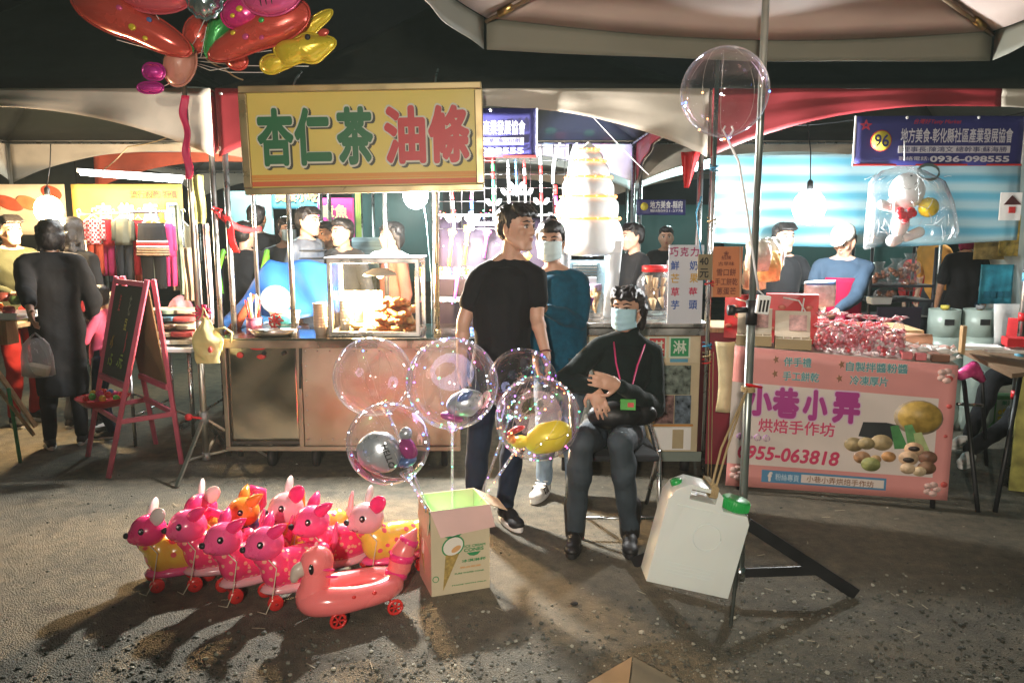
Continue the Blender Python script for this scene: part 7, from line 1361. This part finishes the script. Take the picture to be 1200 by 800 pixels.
shape([(.19, .05), (.24, .47), (.47, .47)], OCH, .002, 'printed_cone'); shape(el(.37, .565, .20, .17, .5), GRN, .0015, 'printed_outline'); shape(el(.37, .565, .175, .145, .5), WHT, .0024, 'printed_scoop'); shape(el(.42, .53, .09, .045, .5), ORA, .0032, 'printed_drip')
shape(el(.36, .76, .20, .15, 0), GRN, .0015, 'printed_swirl'); shape(el(.36, .765, .15, .115, 0), WHT, .0024, 'printed_swirl_top'); shape(el(.36, .80, .09, .05, .3), GRN, .0032, 'printed_leaf')
for s_, u, v, w_, h_, m in (('ICE CREAM', .74, .545, .36, .030, GRN), ('CONES', .72, .50, .34, .042, GRN), ('冰淇淋杯', .72, .375, .42, .035, GRN), ('脆皮甜筒', .66, .30, .36, .022, ORA), ('PURE WAFER CONE', .64, .235, .50, .018, GRN), ('MADE WITH MILK', .64, .10, .60, .014, GRN)): text(s_, bt_, m, kf(u, v, .002), wX * w_, H * h_, ux, V((0, 0, 1)), bold=.03)
shape([(.60, .465), (.84, .465), (.79, .43), (.72, .42), (.65, .43)], GRN, .002, 'printed_smile'); shape(el(.07, .20, .055, .055), GRN, .0015, 'printed_seal'); shape(el(.07, .20, .042, .042), KRAFT, .0024, 'printed_seal_centre')
ks = lambda b_, z: K(-.001, dY * b_, H * z)
B().poly([ks(.02, .0), ks(.02, .48), ks(.5, .56), ks(.98, .50), ks(.98, 0)], ux * .0006).out('printed_pink_ground', PINKC_, bt_)
for k in range(4): B().poly([ks(.02 + .14 * k, .99), ks(.11 + .14 * k, .99), ks(.11 + .14 * k, .80 + .03 * k), ks(.02 + .14 * k, .78 + .03 * k)], -ux * .001).out('printed_stripe', [GRN, mat('carton_yellow_print', (.62, .45, .08), .6)][k % 2], bt_)
B().poly([ks(.55, .14), ks(.80, .34), ks(.62, .36)], -ux * .0012).out('printed_cone', OCH, bt_); B().poly([ks(.58 + .1 * math.cos(a) + .08, .45 + .10 * math.sin(a)) for a in [2 * PI * i / 16 for i in range(16)]], -ux * .0014).out('printed_scoop', WHT, bt_)
# ------------------------------------------------------------------ bubble balloons
BUB = film('bubble_film', (.985, .97, .975), .05, .85, .03, 2.8, milk=.13, rim=((1, .9, 1), (1, .62, .78), (.75, .80, 1.0), (1, .95, 1)))
STK = film('clear_stick', (.93, .93, .97), .14, .8, .08, 1.2, milk=.35)
LEDC = [glow('fairy_' + n, c, 7) for n, c in (('blue', (.08, .25, 1)), ('green', (.05, 1, .30)), ('white', (.75, .85, 1)), ('violet', (.42, .15, 1)), ('pink', (1, .18, .60)), ('orange', (1, .30, .10)))]
def bubble(label, x, y, rpx, Yq, foot, cols, inside=None, wires=7, seed=1, stick=True, lit=1.0, neck=None, group='clear bubble balloons on sticks'):
    c = W(x, y, Yq); r_ = rpx / 900 * Yq * .985; rnd = random.Random(seed); nd = (V(foot) - c).normalized() if neck is None else V(neck).normalized(); t = thing('bubble_balloon', label, 'balloon', c + nd * r_, 0, group)
    u, w = frame(nd); b = B(); prof = [(math.sin(a), math.cos(a)) for a in [PI * i / 26 for i in range(24)]]
    rr = [[b._v(c - nd * r_ * cz + (u * math.cos(2 * PI * k / 40) + w * math.sin(2 * PI * k / 40)) * r_ * max(sn, .004)) for k in range(40)] for sn, cz in prof]
    rr += [[b._v(c + nd * r_ * zz + (u * math.cos(2 * PI * k / 40) + w * math.sin(2 * PI * k / 40)) * r_ * q) for k in range(40)] for q, zz in ((.17, 1.0), (.10, 1.05), (.075, 1.12))]
    b.rings(rr, cap=False); b.out('shell', BUB, t)
    wr = B(); ld = B(); ns = len(cols)
    for k in range(wires):
        a0 = 2 * PI * k / wires + rnd.random() * .5; pts = []; tw = rnd.uniform(-.5, .5)
        for i in range(15):
            th = PI * (1 - (.02 + .9 * i / 14)); a = a0 + tw * i / 14; pts.append(c - nd * r_ * .985 * math.cos(th) + (u * math.cos(a) + w * math.sin(a)) * r_ * .985 * math.sin(th))
            if rnd.random() < .30 * lit: ld.mi = cols[rnd.randrange(ns)]; ld.ell(pts[-1], 0.0028 + .0022 * rnd.random(), n=6, m=4)
        wr.tube(pts, .0006, 4)
    wr.out('light_wire', mat('fine_wire', (.6, .58, .5), .3, .7), t)
    for k in range(5): ld.mi = cols[k % ns]; ld.ell(c + nd * r_ * 1.05 + (u * rnd.uniform(-1, 1) + w * rnd.uniform(-1, 1)) * .016, .0038, n=6, m=4)
    if stick:
        e = V(foot); s0 = c + nd * (r_ * 1.10); B().tube([s0, e], .0062, 8).out('stick', STK, t); B().lathe([(.009, 0), (.020, .03), (.024, .05)], s0, 14, axis=-nd, cap=False).out('stick_cup', STK, t)
        for k in range(6): q = s0.lerp(e, (k + .5) / 6); ld.mi = cols[k % ns]; ld.ell(q + V((0, -.004, 0)), .0030, n=6, m=4)
    if len(ld.bm.verts): o = ld.out('fairy_lights', LEDC, t); o['kind'] = 'stuff'
    if inside: inside(t, c, r_)
    return t, c, r_
SFO = mat('silver_foil', (.50, .56, .60), .30, .55, .2, 8, .2, 14); PFO = mat('plum_foil', (.38, .06, .24), .3, .3, .2, 8, .2, 14); BFO = mat('blue_foil', (.12, .20, .42), .3, .3, .2, 8); YFO = mat('yellow_foil', (.80, .66, .04), .35, .1, .08, 5, .08, 10)
def pillow(nm, t, c, r3, rot, m, seam=True):
    b = B(); b.ell(c, r3, rot, 22, 12)
    for v in b.bm.verts: v.co += (v.co - V(c)).normalized() * .006 * noise.noise(v.co * 26)
    return b.out(nm, m, t)
def in_e(t, c, r_):
    rt = M.Rotation(.25, 3, 'Y'); pillow('foil_cushion', t, c + V((-.035, -.02, -.035)), (.098, .062, .090), rt, SFO); pillow('foil_shape', t, c + V((.085, -.02, -.02)), (.036, .03, .05), M.Rotation(-.5, 3, 'Y'), PFO); pillow('foil_shape', t, c + V((.075, -.01, .045)), (.028, .025, .03), rt, SFO); pillow('foil_shape', t, c + V((.08, -.02, -.075)), (.045, .03, .022), M.Rotation(-.3, 3, 'Y'), BFO)
    X = V((.33, 0, -.94)); text('HELLO', t, BLACKP, c + V((.012, -.085, -.032)), .105, .026, X, V((.94, 0, .33)), bold=.02)
def in_b(t, c, r_): pillow('foil_cushion', t, c + V((.055, -.02, -.085)), (.085, .055, .060), M.Rotation(-.35, 3, 'Y'), SFO); pillow('foil_shape', t, c + V((.0, -.03, -.145)), (.055, .03, .022), M.Rotation(.3, 3, 'Y'), PFO); pillow('foil_shape', t, c + V((.06, -.06, -.045)), (.04, .02, .018), M.Rotation(-.6, 3, 'Y'), BFO)
def in_d(t, c, r_):
    pillow('foil_cushion', t, c + V((.046, -.02, -.078)), (.106, .055, .068), M.Rotation(-.34, 3, 'Y'), YFO); pillow('foil_tail', t, c + V((-.075, -.02, -.098)), (.042, .03, .028), M.Rotation(-.2, 3, 'Y'), YFO); pillow('foil_tip', t, c + V((-.095, -.03, -.045)), (.040, .02, .014), M.Rotation(-.4, 3, 'Y'), mat('red_foil', (.6, .05, .06), .3, .2)); pillow('foil_tip', t, c + V((-.11, -.03, -.085)), (.022, .02, .02), None, mat('orange_foil', (.7, .28, .05), .3, .2))
    q = [c + V((-.01 + .13 * k / 6, -.078 + .012 * abs(k - 3) / 3, -.10 + .055 * k / 6 + .008 * math.sin(k))) for k in range(7)]; B().tube(q, .0018, 5).out('seam_line', mat('ochre_line', (.45, .33, .03), .4), t)
bubble('unlit clear bubble balloon at the left in front of the plain cart panel', 437, 441, 48, 3.55, K(.04, .12, .30), (0, 2, 5), None, 5, 3, lit=.12)
bubble('tallest clear bubble balloon with silver and plum foil inside', 530, 449, 56, 3.30, K(wX * .5, .15, .06), (0, 1, 3, 2, 4), in_b, 8, 5)
bubble('clear bubble balloon half hidden behind the tallest one', 612, 449, 43, 3.62, K(wX * .65, .20, .06), (1, 0, 3, 2), None, 7, 7)
bubble('clear bubble balloon at the right with a yellow foil shape inside', 630, 490, 52, 3.22, K(wX * .97, .10, H - .02), (5, 2, 0, 5, 4, 1), in_d, 9, 9)
bubble('lowest clear bubble balloon with a grey foil cushion reading HELLO', 455, 519, 51, 3.16, K(.012, .06, H * .9), (2, 0, 4), in_e, 6, 11, lit=.35)
o = B().ell(K(wX * .45, .12, .22), .018).out('green_light', glow('green_led_glow', (.15, 1, .25), 14)); prop(o, 'small green glowing light inside the carton', 'light'); lamp('POINT', 'green_led', K(wX * .45, .12, .25), 1.6, (.2, 1, .3), .02)
lamp('POINT', 'fairy_glow', W(530, 470, 3.3), 3.0, (.55, .6, 1), .12); lamp('POINT', 'fairy_glow', W(630, 500, 3.22), 2.4, (1, .6, .5), .12)
# the balloon tied high on the parasol pole
t, c, r_ = bubble('clear bubble balloon tied high on the parasol pole', 849, 108, 50, 3.02, (0, 0, 0), (5, 2, 0), None, 5, 21, stick=False, lit=.35, neck=V((.06, 0, -1)), group='clear bubble balloons')
q = c + V((.02, 0, -r_ * 1.06)); pts = [q, W(866, 190, 3.02), W(876, 250, 3.03), W(884, 310, 3.04), W(889, 340, 3.04)]
B().tube(pts, .0045, 6).out('ribbon', mat('white_ribbon', (.75, .75, .75), .5), t); b = B()
for a in (-1, 1): b.tube([q, q + V((a * .02, 0, .035)), q + V((a * .012, 0, .05))], .004, 5)
b.out('tie', MATS['white_ribbon'], t); bx_ = W(894, 357, 3.05); e = B().box(bx_, (.052, .022, .075), M.Rotation(.12, 3, 'Y')).out('battery_case', WHITEP, t, bevel=.004)
for k in (-1, 0, 1): B().box(bx_ + V((k * .014, -.0125, -.004)), (.008, .003, .048), M.Rotation(.12, 3, 'Y')).out('battery_slot', DARK, e)
B().tube([W(889, 340, 3.04), bx_ + V((0, 0, .04))], .003, 5).out('lead', MATS['white_ribbon'], e)
# ------------------------------------------------------------------ inflatable deer on wheels
def vinyl(name, base, dots=None, scale=26, size=.28, heart=False):
    if name in MATS: return MATS[name]
    m = mat(name, base, .22, 0, .08, 5, .05, 9, coat=.5, sub=.4)
    if dots:
        n = m.node_tree.nodes; L = m.node_tree.links; p = n['Principled BSDF']; tc = n.new('ShaderNodeTexCoord'); vo = n.new('ShaderNodeTexVoronoi'); vo.inputs['Scale'].default_value = scale; L.new(tc.outputs['Object'], vo.inputs['Vector'])
        mr = n.new('ShaderNodeMapRange'); mr.inputs[1].default_value = size; mr.inputs[2].default_value = size + .05; mr.inputs[3].default_value = 1; mr.inputs[4].default_value = 0; L.new(vo.outputs['Distance'], mr.inputs[0])
        mxn = n.new('ShaderNodeMixRGB'); L.new(mr.outputs[0], mxn.inputs[0]); mxn.inputs[2].default_value = dots + (1,); src = p.inputs['Base Color'].links[0].from_socket; L.new(src, mxn.inputs[1]); L.new(mxn.outputs[0], p.inputs['Base Color'])
    return m
V_PINK = vinyl('vinyl_pink', (.84, .09, .26)); V_HOT = vinyl('vinyl_hot_pink', (.85, .04, .20)); V_PALE = vinyl('vinyl_pale_pink', (.76, .40, .44)); V_RED = vinyl('vinyl_red', (.70, .035, .03)); V_ORG = vinyl('vinyl_orange', (.80, .24, .03)); V_WHT = vinyl('vinyl_white', (.80, .66, .64)); V_CORAL = vinyl('vinyl_coral', (.86, .20, .20))
D_PINK = vinyl('vinyl_pink_dotted', (.86, .05, .17), (.84, .36, .26), 30, .24); D_YEL = vinyl('vinyl_yellow_spotted', (.80, .45, .06), (.72, .08, .10), 18, .30); D_HRT = vinyl('vinyl_yellow_hearts', (.82, .55, .08), (.70, .10, .14), 24, .26); D_PUR = vinyl('vinyl_purple_spotted', (.10, .05, .16), (.70, .16, .05), 24, .28)
EYEB = mat('toy_eye', (.010, .008, .008), .12, var=0, coat=.6); GLINT = mat('eye_glint', (.85, .85, .85), .3, var=0)
def deer(label, head_m, body_m, ear_m, ear2, belly, long_ears=False, tail='thin', muzzle=None):
    t = thing('deer_toy', label, 'deer toy', (0, 0, 0), 0, 'inflatable deer toys on wheels')
    b = B(); b.ell((.035, 0, .135), (.138, .074, .080), None, 20, 12); b.ell((-.055, 0, .145), (.066, .068, .086), None, 18, 12); b.cap((-.06, 0, .16), (-.10, 0, .20), .050, .046); b.ell((.13, 0, .15), (.045, .052, .055)); o = b.fuse('body', body_m, t, .008, 5)
    b = B(); b.ell((-.095, 0, .252), (.074, .070, .068), None, 20, 12); b.ell((-.146, 0, .236), (.036, .036, .034), None, 16, 10); b.ell((-.125, 0, .242), (.046, .054, .050)); o = b.fuse('head', head_m, t, .007, 5)
    if muzzle: B().ell((-.155, 0, .226), (.043, .0375, .026), None, 16, 10).out('muzzle', muzzle, o)
    for sg in (-1, 1):
        e = B().ell((-.128, sg * .0525, .268), (.014, .009, .0170), M.Rotation(sg * .5, 3, 'Z'), 12, 8).out('eye', EYEB, o); B().ell((-.134, sg * .0595, .275), .0042, n=6, m=5).out('glint', GLINT, e)
    B().ell((-.180, 0, .246), (.0135, .016, .0125), None, 12, 8).out('nose', BLACKP, o)
    b = B(); b.tube([(-.166, -.029, .222), (-.158, -.035, .215), (-.148, -.038, .216), (-.143, -.039, .222)], .0022, 5); b.out('smile', mat('toy_line', (.35, .02, .05), .4), o)
    for sg, mm in ((-1, ear_m), (1, ear2)):
        b = B(); tip = V((-.045, sg * (.075 if not long_ears else .085), .355 if long_ears else .335)) ; root = V((-.085, sg * .030, .292)); d = (tip - root); (b.ell((root + tip) / 2, (.033, .013, d.length * .56), d.to_track_quat('Z', 'X').to_matrix(), 14, 10) if long_ears else b.tube([root - d * .1, root + d * .25, root + d * .6, root + d * 1.0, root + d * 1.25], [.016, .025, .024, .014, .002], 12)); b.out('ear', mm, t)
    b = B(); b.ell((.03, 0, .062), (.155, .066, .030), None, 22, 8); b.out('float_base', belly, t)
    b = B()
    if tail == 'thin': b.tube([(.165, 0, .16), (.188, 0, .20), (.192, 0, .245), (.200, 0, .275)], [.020, .014, .010, .004], 10)
    else: b.tube([(.16, 0, .16), (.20, 0, .20), (.20, 0, .26), (.15, 0, .285), (.115, 0, .25), (.13, 0, .21)], [.018, .020, .022, .022, .020, .012], 10)
    b.out('tail', head_m, t)
    for x in (-.085, .12):
        for sg in (-1, 1):
            w_ = B().lathe([(.010, -.014), (.027, -.013), (.030, -.006), (.030, .006), (.027, .013), (.010, .014)], (x, sg * .066, .030), 18, axis=(0, 1, 0)).out('wheel', V_RED, t); B().cyl((x, sg * .055, .030), (x, sg * .084, .030), .006, n=8).out('hub', mat('hub_red', (.45, .02, .02), .4), w_)
        B().cyl((x, -.06, .030), (x, .06, .030), .006, n=8).out('axle', mat('hub_red', (.45, .02, .02), .4), t)
    B().tube([(-.10, -.055, .205), (-.075, -.068, .17), (-.085, -.07, .12), (-.10, -.075, .05), (-.13, -.09, .008), (-.15, -.05, .006)], .0022, 5).out('pull_string', mat('cream_string', (.7, .62, .45), .7), t)
    return t
white_ear = deer('leftmost deer toy with white ears and yellow body spotted pink', V_HOT, D_YEL, V_WHT, V_WHT, V_PINK, True, 'loop'); pinkd = deer('dotted pink deer toy second from the left in the front row', V_PINK, D_PINK, V_HOT, V_HOT, V_PALE)
orange = deer('only orange deer toy, with a dark spotted body, at the back', V_ORG, D_PUR, V_ORG, V_ORG, V_PINK); pale = deer('pale faced deer toy with yellow heart printed body beside the carton', V_PALE, D_HRT, V_HOT, V_WHT, V_PINK, True)
def setp(o, x, y, yaw, s=1.0): yaw += 9 * math.sin(x * 1.7); s *= 1 + .035 * math.sin(x * .9); g = G(x, y); o.location = (g.x, g.y, 0); o.rotation_euler = (0, 0, R(yaw)); o.scale = (s, s, s)
SC = 1.08
setp(white_ear, 207, 681, 32, SC); setp(pinkd, 254, 680, 34, SC); setp(orange, 312, 655, 36, SC); setp(pale, 457, 668, 34, SC)
for o_, lb, x, y, yaw in ((pinkd, 'dotted pink deer toy third from the left in the front row', 293, 692, 33), (white_ear, 'white eared deer toy in the back row just left of the orange one', 263, 650, 36), (pinkd, 'dotted pink deer toy directly left of the big pink bird float', 342, 700, 36), (pale, 'pale faced deer toy in the back row right of the orange one', 364, 655, 30), (pinkd, 'dotted pink deer toy at the right of the pack, behind the bird float', 394, 672, 38)):
    c_ = tree_copy(o_, lb, (0, 0, 0), 0); setp(c_, x, y, yaw, SC)
# bird shaped float on wheels
def bird():
    g = G(418, 716); t = thing('bird_float_toy', 'coral pink bird shaped inflatable float on red wheels at the front of the toys', 'float toy', (0, 0, 0))
    b = B(); n = 36; L_, w_ = .165, .075
    rr = []
    for k in range(n):
        a = 2 * PI * k / n; c = V((math.cos(a) * L_ * (1 - .08 * math.cos(a)), math.sin(a) * w_, .095 - .030 * math.cos(a) * 0)); nrm = V((math.cos(a) * w_, math.sin(a) * L_, 0)).normalized(); rad = .046 + .014 * max(0, -math.cos(a))
        rr.append([b._v(c + (nrm * math.cos(2 * PI * q / 16) + V((0, 0, 1)) * math.sin(2 * PI * q / 16)) * rad) for q in range(16)])
    b.rings(rr, closed=True); b.out('ring', V_CORAL, t)
    B().ell((0, 0, .075), (.15, .07, .02)).out('seat_floor', V_HOT, t)
    b = B(); b.ell((-.165, 0, .105), (.075, .070, .070)); b.cap((-.165, 0, .12), (-.150, 0, .22), .060, .055); b.ell((-.150, 0, .240), (.066, .060, .066), None, 20, 12); o = b.fuse('neck_and_head', V_CORAL, t, .008, 6)
    b = B(); b.ell((-.215, 0, .225), (.042, .024, .030), M.Rotation(-.5, 3, 'Y')); b.ell((-.238, 0, .200), (.018, .018, .026), M.Rotation(.2, 3, 'Y')); b.fuse('beak', mat('beak_grey', (.50, .40, .34), .35, 0, .2, 10, coat=.3), o, .006, 3)
    for sg in (-1, 1): e = B().ell((-.185, sg * .0505, .238), (.010, .006, .022), M.Rotation(sg * .45, 3, 'Z')).out('eye', EYEB, o); B().ell((-.190, sg * .055, .246), .004, n=6, m=5).out('glint', GLINT, e); [B().ell((-.12 + .012 * k, sg * .055, .225 - .03 * k), (.026, .008, .006), M.Rotation(.2, 3, 'Y')).out('printed_feather', V_HOT, o) for k in range(2)]
    b = B(); b.ell((-.150, 0, .310), (.008, .003, .014)); b.out('valve_tab', V_PALE, o)
    b = B(); b.tube([(.155, 0, .10), (.185, 0, .15), (.20, 0, .21), (.225, 0, .25), (.262, 0, .30)], [.038, .048, .048, .040, .004], 14); b.mi = 0; tl_ = b.out('tail', V_CORAL, t)
    for (x, z, r_, d) in ((.170, .125, .047, .22), (.196, .192, .0515, .22), (.225, .25, .041, .5)): B().lathe([(r_ * .99, -.014), (r_, 0), (r_ * .98, .014)], (x, 0, z), 18, axis=(d, 0, 1)).out('tail_band', V_HOT, tl_)
    for k in range(4): a = -PI / 2 + (k - 1.5) * .5; B().ell((math.cos(a) * L_ , math.sin(a) * (w_ + .040), .118), (.010, .006, .008)).out('printed_dot', V_RED, t)
    for x in (-.10, .13):
        for sg in (-1, 1):
            w2 = B().tube([V((x + .028 * math.cos(q * PI / 8), sg * .095, .030 + .028 * math.sin(q * PI / 8))) for q in range(17)], .0065, 6).out('wheel', V_RED, t); b = B(); [b.bar((x, sg * .095, .030), (x + .027 * math.cos(q * PI / 3), sg * .095, .030 + .027 * math.sin(q * PI / 3)), .006) for q in range(6)]; b.out('spokes', V_RED, w2); B().cyl((x, sg * .06, .03), (x, sg * .10, .03), .005, n=8).out('axle_end', MATS['hub_red'], w2)
        B().cyl((x, -.07, .03), (x, .07, .03), .005, n=8).out('axle', MATS['hub_red'], t)
    t.location = (g.x, g.y, 0); t.rotation_euler = (0, 0, R(28)); t.scale = (1.04,) * 3
bird()
# ------------------------------------------------------------------ water jug hung on the pole as ballast
def jug():
    Yq = 2.93; c = W(814, 636, Yq); ta = R(13); w, h, d = .335, .345, .13
    t = thing('water_jug', 'white plastic water jug with green caps hung by a rope on the parasol pole', 'jug', (c.x, Yq, .12)); JW = mat('jug_plastic', (.70, .74, .71), .38, 0, .05, 3, .08, 6, sub=.25, coat=.1, dirt=.18)
    Rt = M.Rotation(ta, 3, 'Y'); P = lambda x, y, z: c + Rt @ V((x, y, z))
    def outline(k): return [(-w / 2, -h / 2), (w / 2, -h / 2), (w / 2, h / 2 - .03), (w / 2 - .015, h / 2), (.055, h / 2), (.045, h / 2 + .015), (.04, h / 2 + .055), (.015, h / 2 + .075), (-.10, h / 2 + .078), (-w / 2 + .02, h / 2 + .045), (-w / 2, h / 2)]
    b = B(); b.poly([P(x, -d / 2, z) for x, z in outline(0)], Rt @ V((0, d, 0))); o = b.out('jug_body', JW, t, bevel=.022, seg=4)
    cut = B().box(P(-.035, 0, h / 2 + .040), (.105, d * 2, .040), Rt).out('cut', JW); m = o.modifiers.new('slot', 'BOOLEAN'); m.object = cut; m.operation = 'DIFFERENCE'; m.solver = 'EXACT'
    o.modifiers.move(1, 0)
    dg = bpy.context.evaluated_depsgraph_get(); dg.update(); me = bpy.data.meshes.new_from_object(o.evaluated_get(dg)); o.modifiers.clear(); o.data = me; bpy.data.objects.remove(cut)
    for p in me.polygons: p.use_smooth = True
    me.set_sharp_from_angle(angle=R(40))
    GC = mat('green_cap', (.02, .34, .07), .35, 0, .08, coat=.2); cp = P(.115, 0, h / 2 + .0); ax = Rt @ V((0, 0, 1)); b = B(); b.lathe([(.048, 0), (.052, .004), (.056, .022), (.055, .042), (.050, .046), (.02, .046)], cp, 36, axis=ax); k_ = b.out('screw_cap', GC, t); b = B()
    u, w_ = frame(ax)
    for q in range(36): a = 2 * PI * q / 36; s_ = cp + (u * math.cos(a) + w_ * math.sin(a)) * .0555; b.bar(s_ + ax * .006, s_ + ax * .038, .004)
    b.out('cap_ridges', GC, k_)
    b = B(); b.lathe([(.022, 0), (.024, .02), (.018, .024)], P(-w / 2 + .035, 0, h / 2 + .046), 18, axis=Rt @ V((-.4, 0, 1))); b.out('vent_cap', GC, t)
    b = B(); n = 24; b.tube([P(.02 + .055 * math.cos(2 * PI * q / n), -d / 2 - .0005, .055 + .055 * math.sin(2 * PI * q / n)) for q in range(n + 1)], .0018, 5); b.out('embossed_ring', JW, t)
    b = B(); [b.box(P(-.01, -d / 2 + .001, -.075 - .014 * q), (.20 - .03 * (q % 2), .004, .0035), Rt) for q in range(4)]; b.out('embossed_lines', JW, t)
    B().box(P(.0, -d / 2 - .001, h / 2 - .012), (.26, .004, .003), Rt).out('seam', JW, t)
    hk = P(-.005, 0, h / 2 + .055); R2 = V((POLE.x - .015, POLE.y - .03, W(875, 455, 3.14).z)); b = B()
    for sg in (-1, 1): b.tube([P(-.005 + sg * .008, -.055, h / 2 + .055), hk + (R2 - hk) * .4 + V((sg * .012, 0, 0)), R2], .005, 6)
    for a in range(4): b.tube([P(-.012 + .007 * a, -.075, h / 2 + .055), P(-.012 + .007 * a, -.07, h / 2 + .085), P(-.012 + .007 * a, .07, h / 2 + .085), P(-.012 + .007 * a, .07, h / 2 + .05), P(-.012 + .007 * a, -.06, h / 2 + .045), P(-.012 + .007 * a, -.075, h / 2 + .055)], .005, 6)
    for a in range(3): b.tube([V((POLE.x + .026 * math.cos(q * .7), POLE.y + .026 * math.sin(q * .7), R2.z + .008 * a - .01)) for q in range(10)], .0045, 6)
    prop(b.out('jug_rope', mat('jute_cord', (.40, .30, .16), .8)), 'jute rope tying the water jug handle to the parasol pole', 'rope')
jug()
# flattened cardboard at the bottom edge
a, b_, c, d = G(676, 812), G(741, 774), G(800, 806), G(735, 840)
for P_, m, lb in (([a, b_ + V((-.002, 0, 0)), (b_ + d) / 2 * .0 + G(737, 806), d], mat('tan_cardboard', (.40, .29, .18), .8, 0, .25, 5, .1, 40, dirt=.5), 'tan'), ([b_ + V((.004, 0, 0)), c, d, G(739, 806)], mat('grey_cardboard', (.20, .19, .15), .8, 0, .3, 5, .1, 40), 'grey')): o = B().poly([p + V((0, 0, .012)) for p in P_], (0, 0, .006)).out('cardboard_scrap', m, bevel=.001); prop(o, lb + ' flattened cardboard scrap lying at the bottom edge', 'cardboard')
o = B().ell(G(673, 708) + V((0, 0, .006)), (.017, .013, .008)).out('dark_pebble', DARK); prop(o, 'single dark round pebble on the ground in front of the seated woman', 'pebble')
# ------------------------------------------------------------------ thin haze added to imitate lens bloom round the bulbs
hz = B().box((0, 0, 5.2), (90, 178, 14.4)); hz_m = bpy.data.materials.new('bloom_haze'); hz_m.use_nodes = True; n = hz_m.node_tree.nodes
for x in list(n):
    if x.type != 'OUTPUT_MATERIAL': n.remove(x)
pv = n.new('ShaderNodeVolumePrincipled'); pv.inputs['Color'].default_value = (.80, .92, .90, 1); pv.inputs['Density'].default_value = .0022; pv.inputs['Anisotropy'].default_value = .2
hz_m.node_tree.links.new(pv.outputs[0], [x for x in n if x.type == 'OUTPUT_MATERIAL'][0].inputs['Volume'])
prop(hz.out('haze', hz_m), kind='stuff')
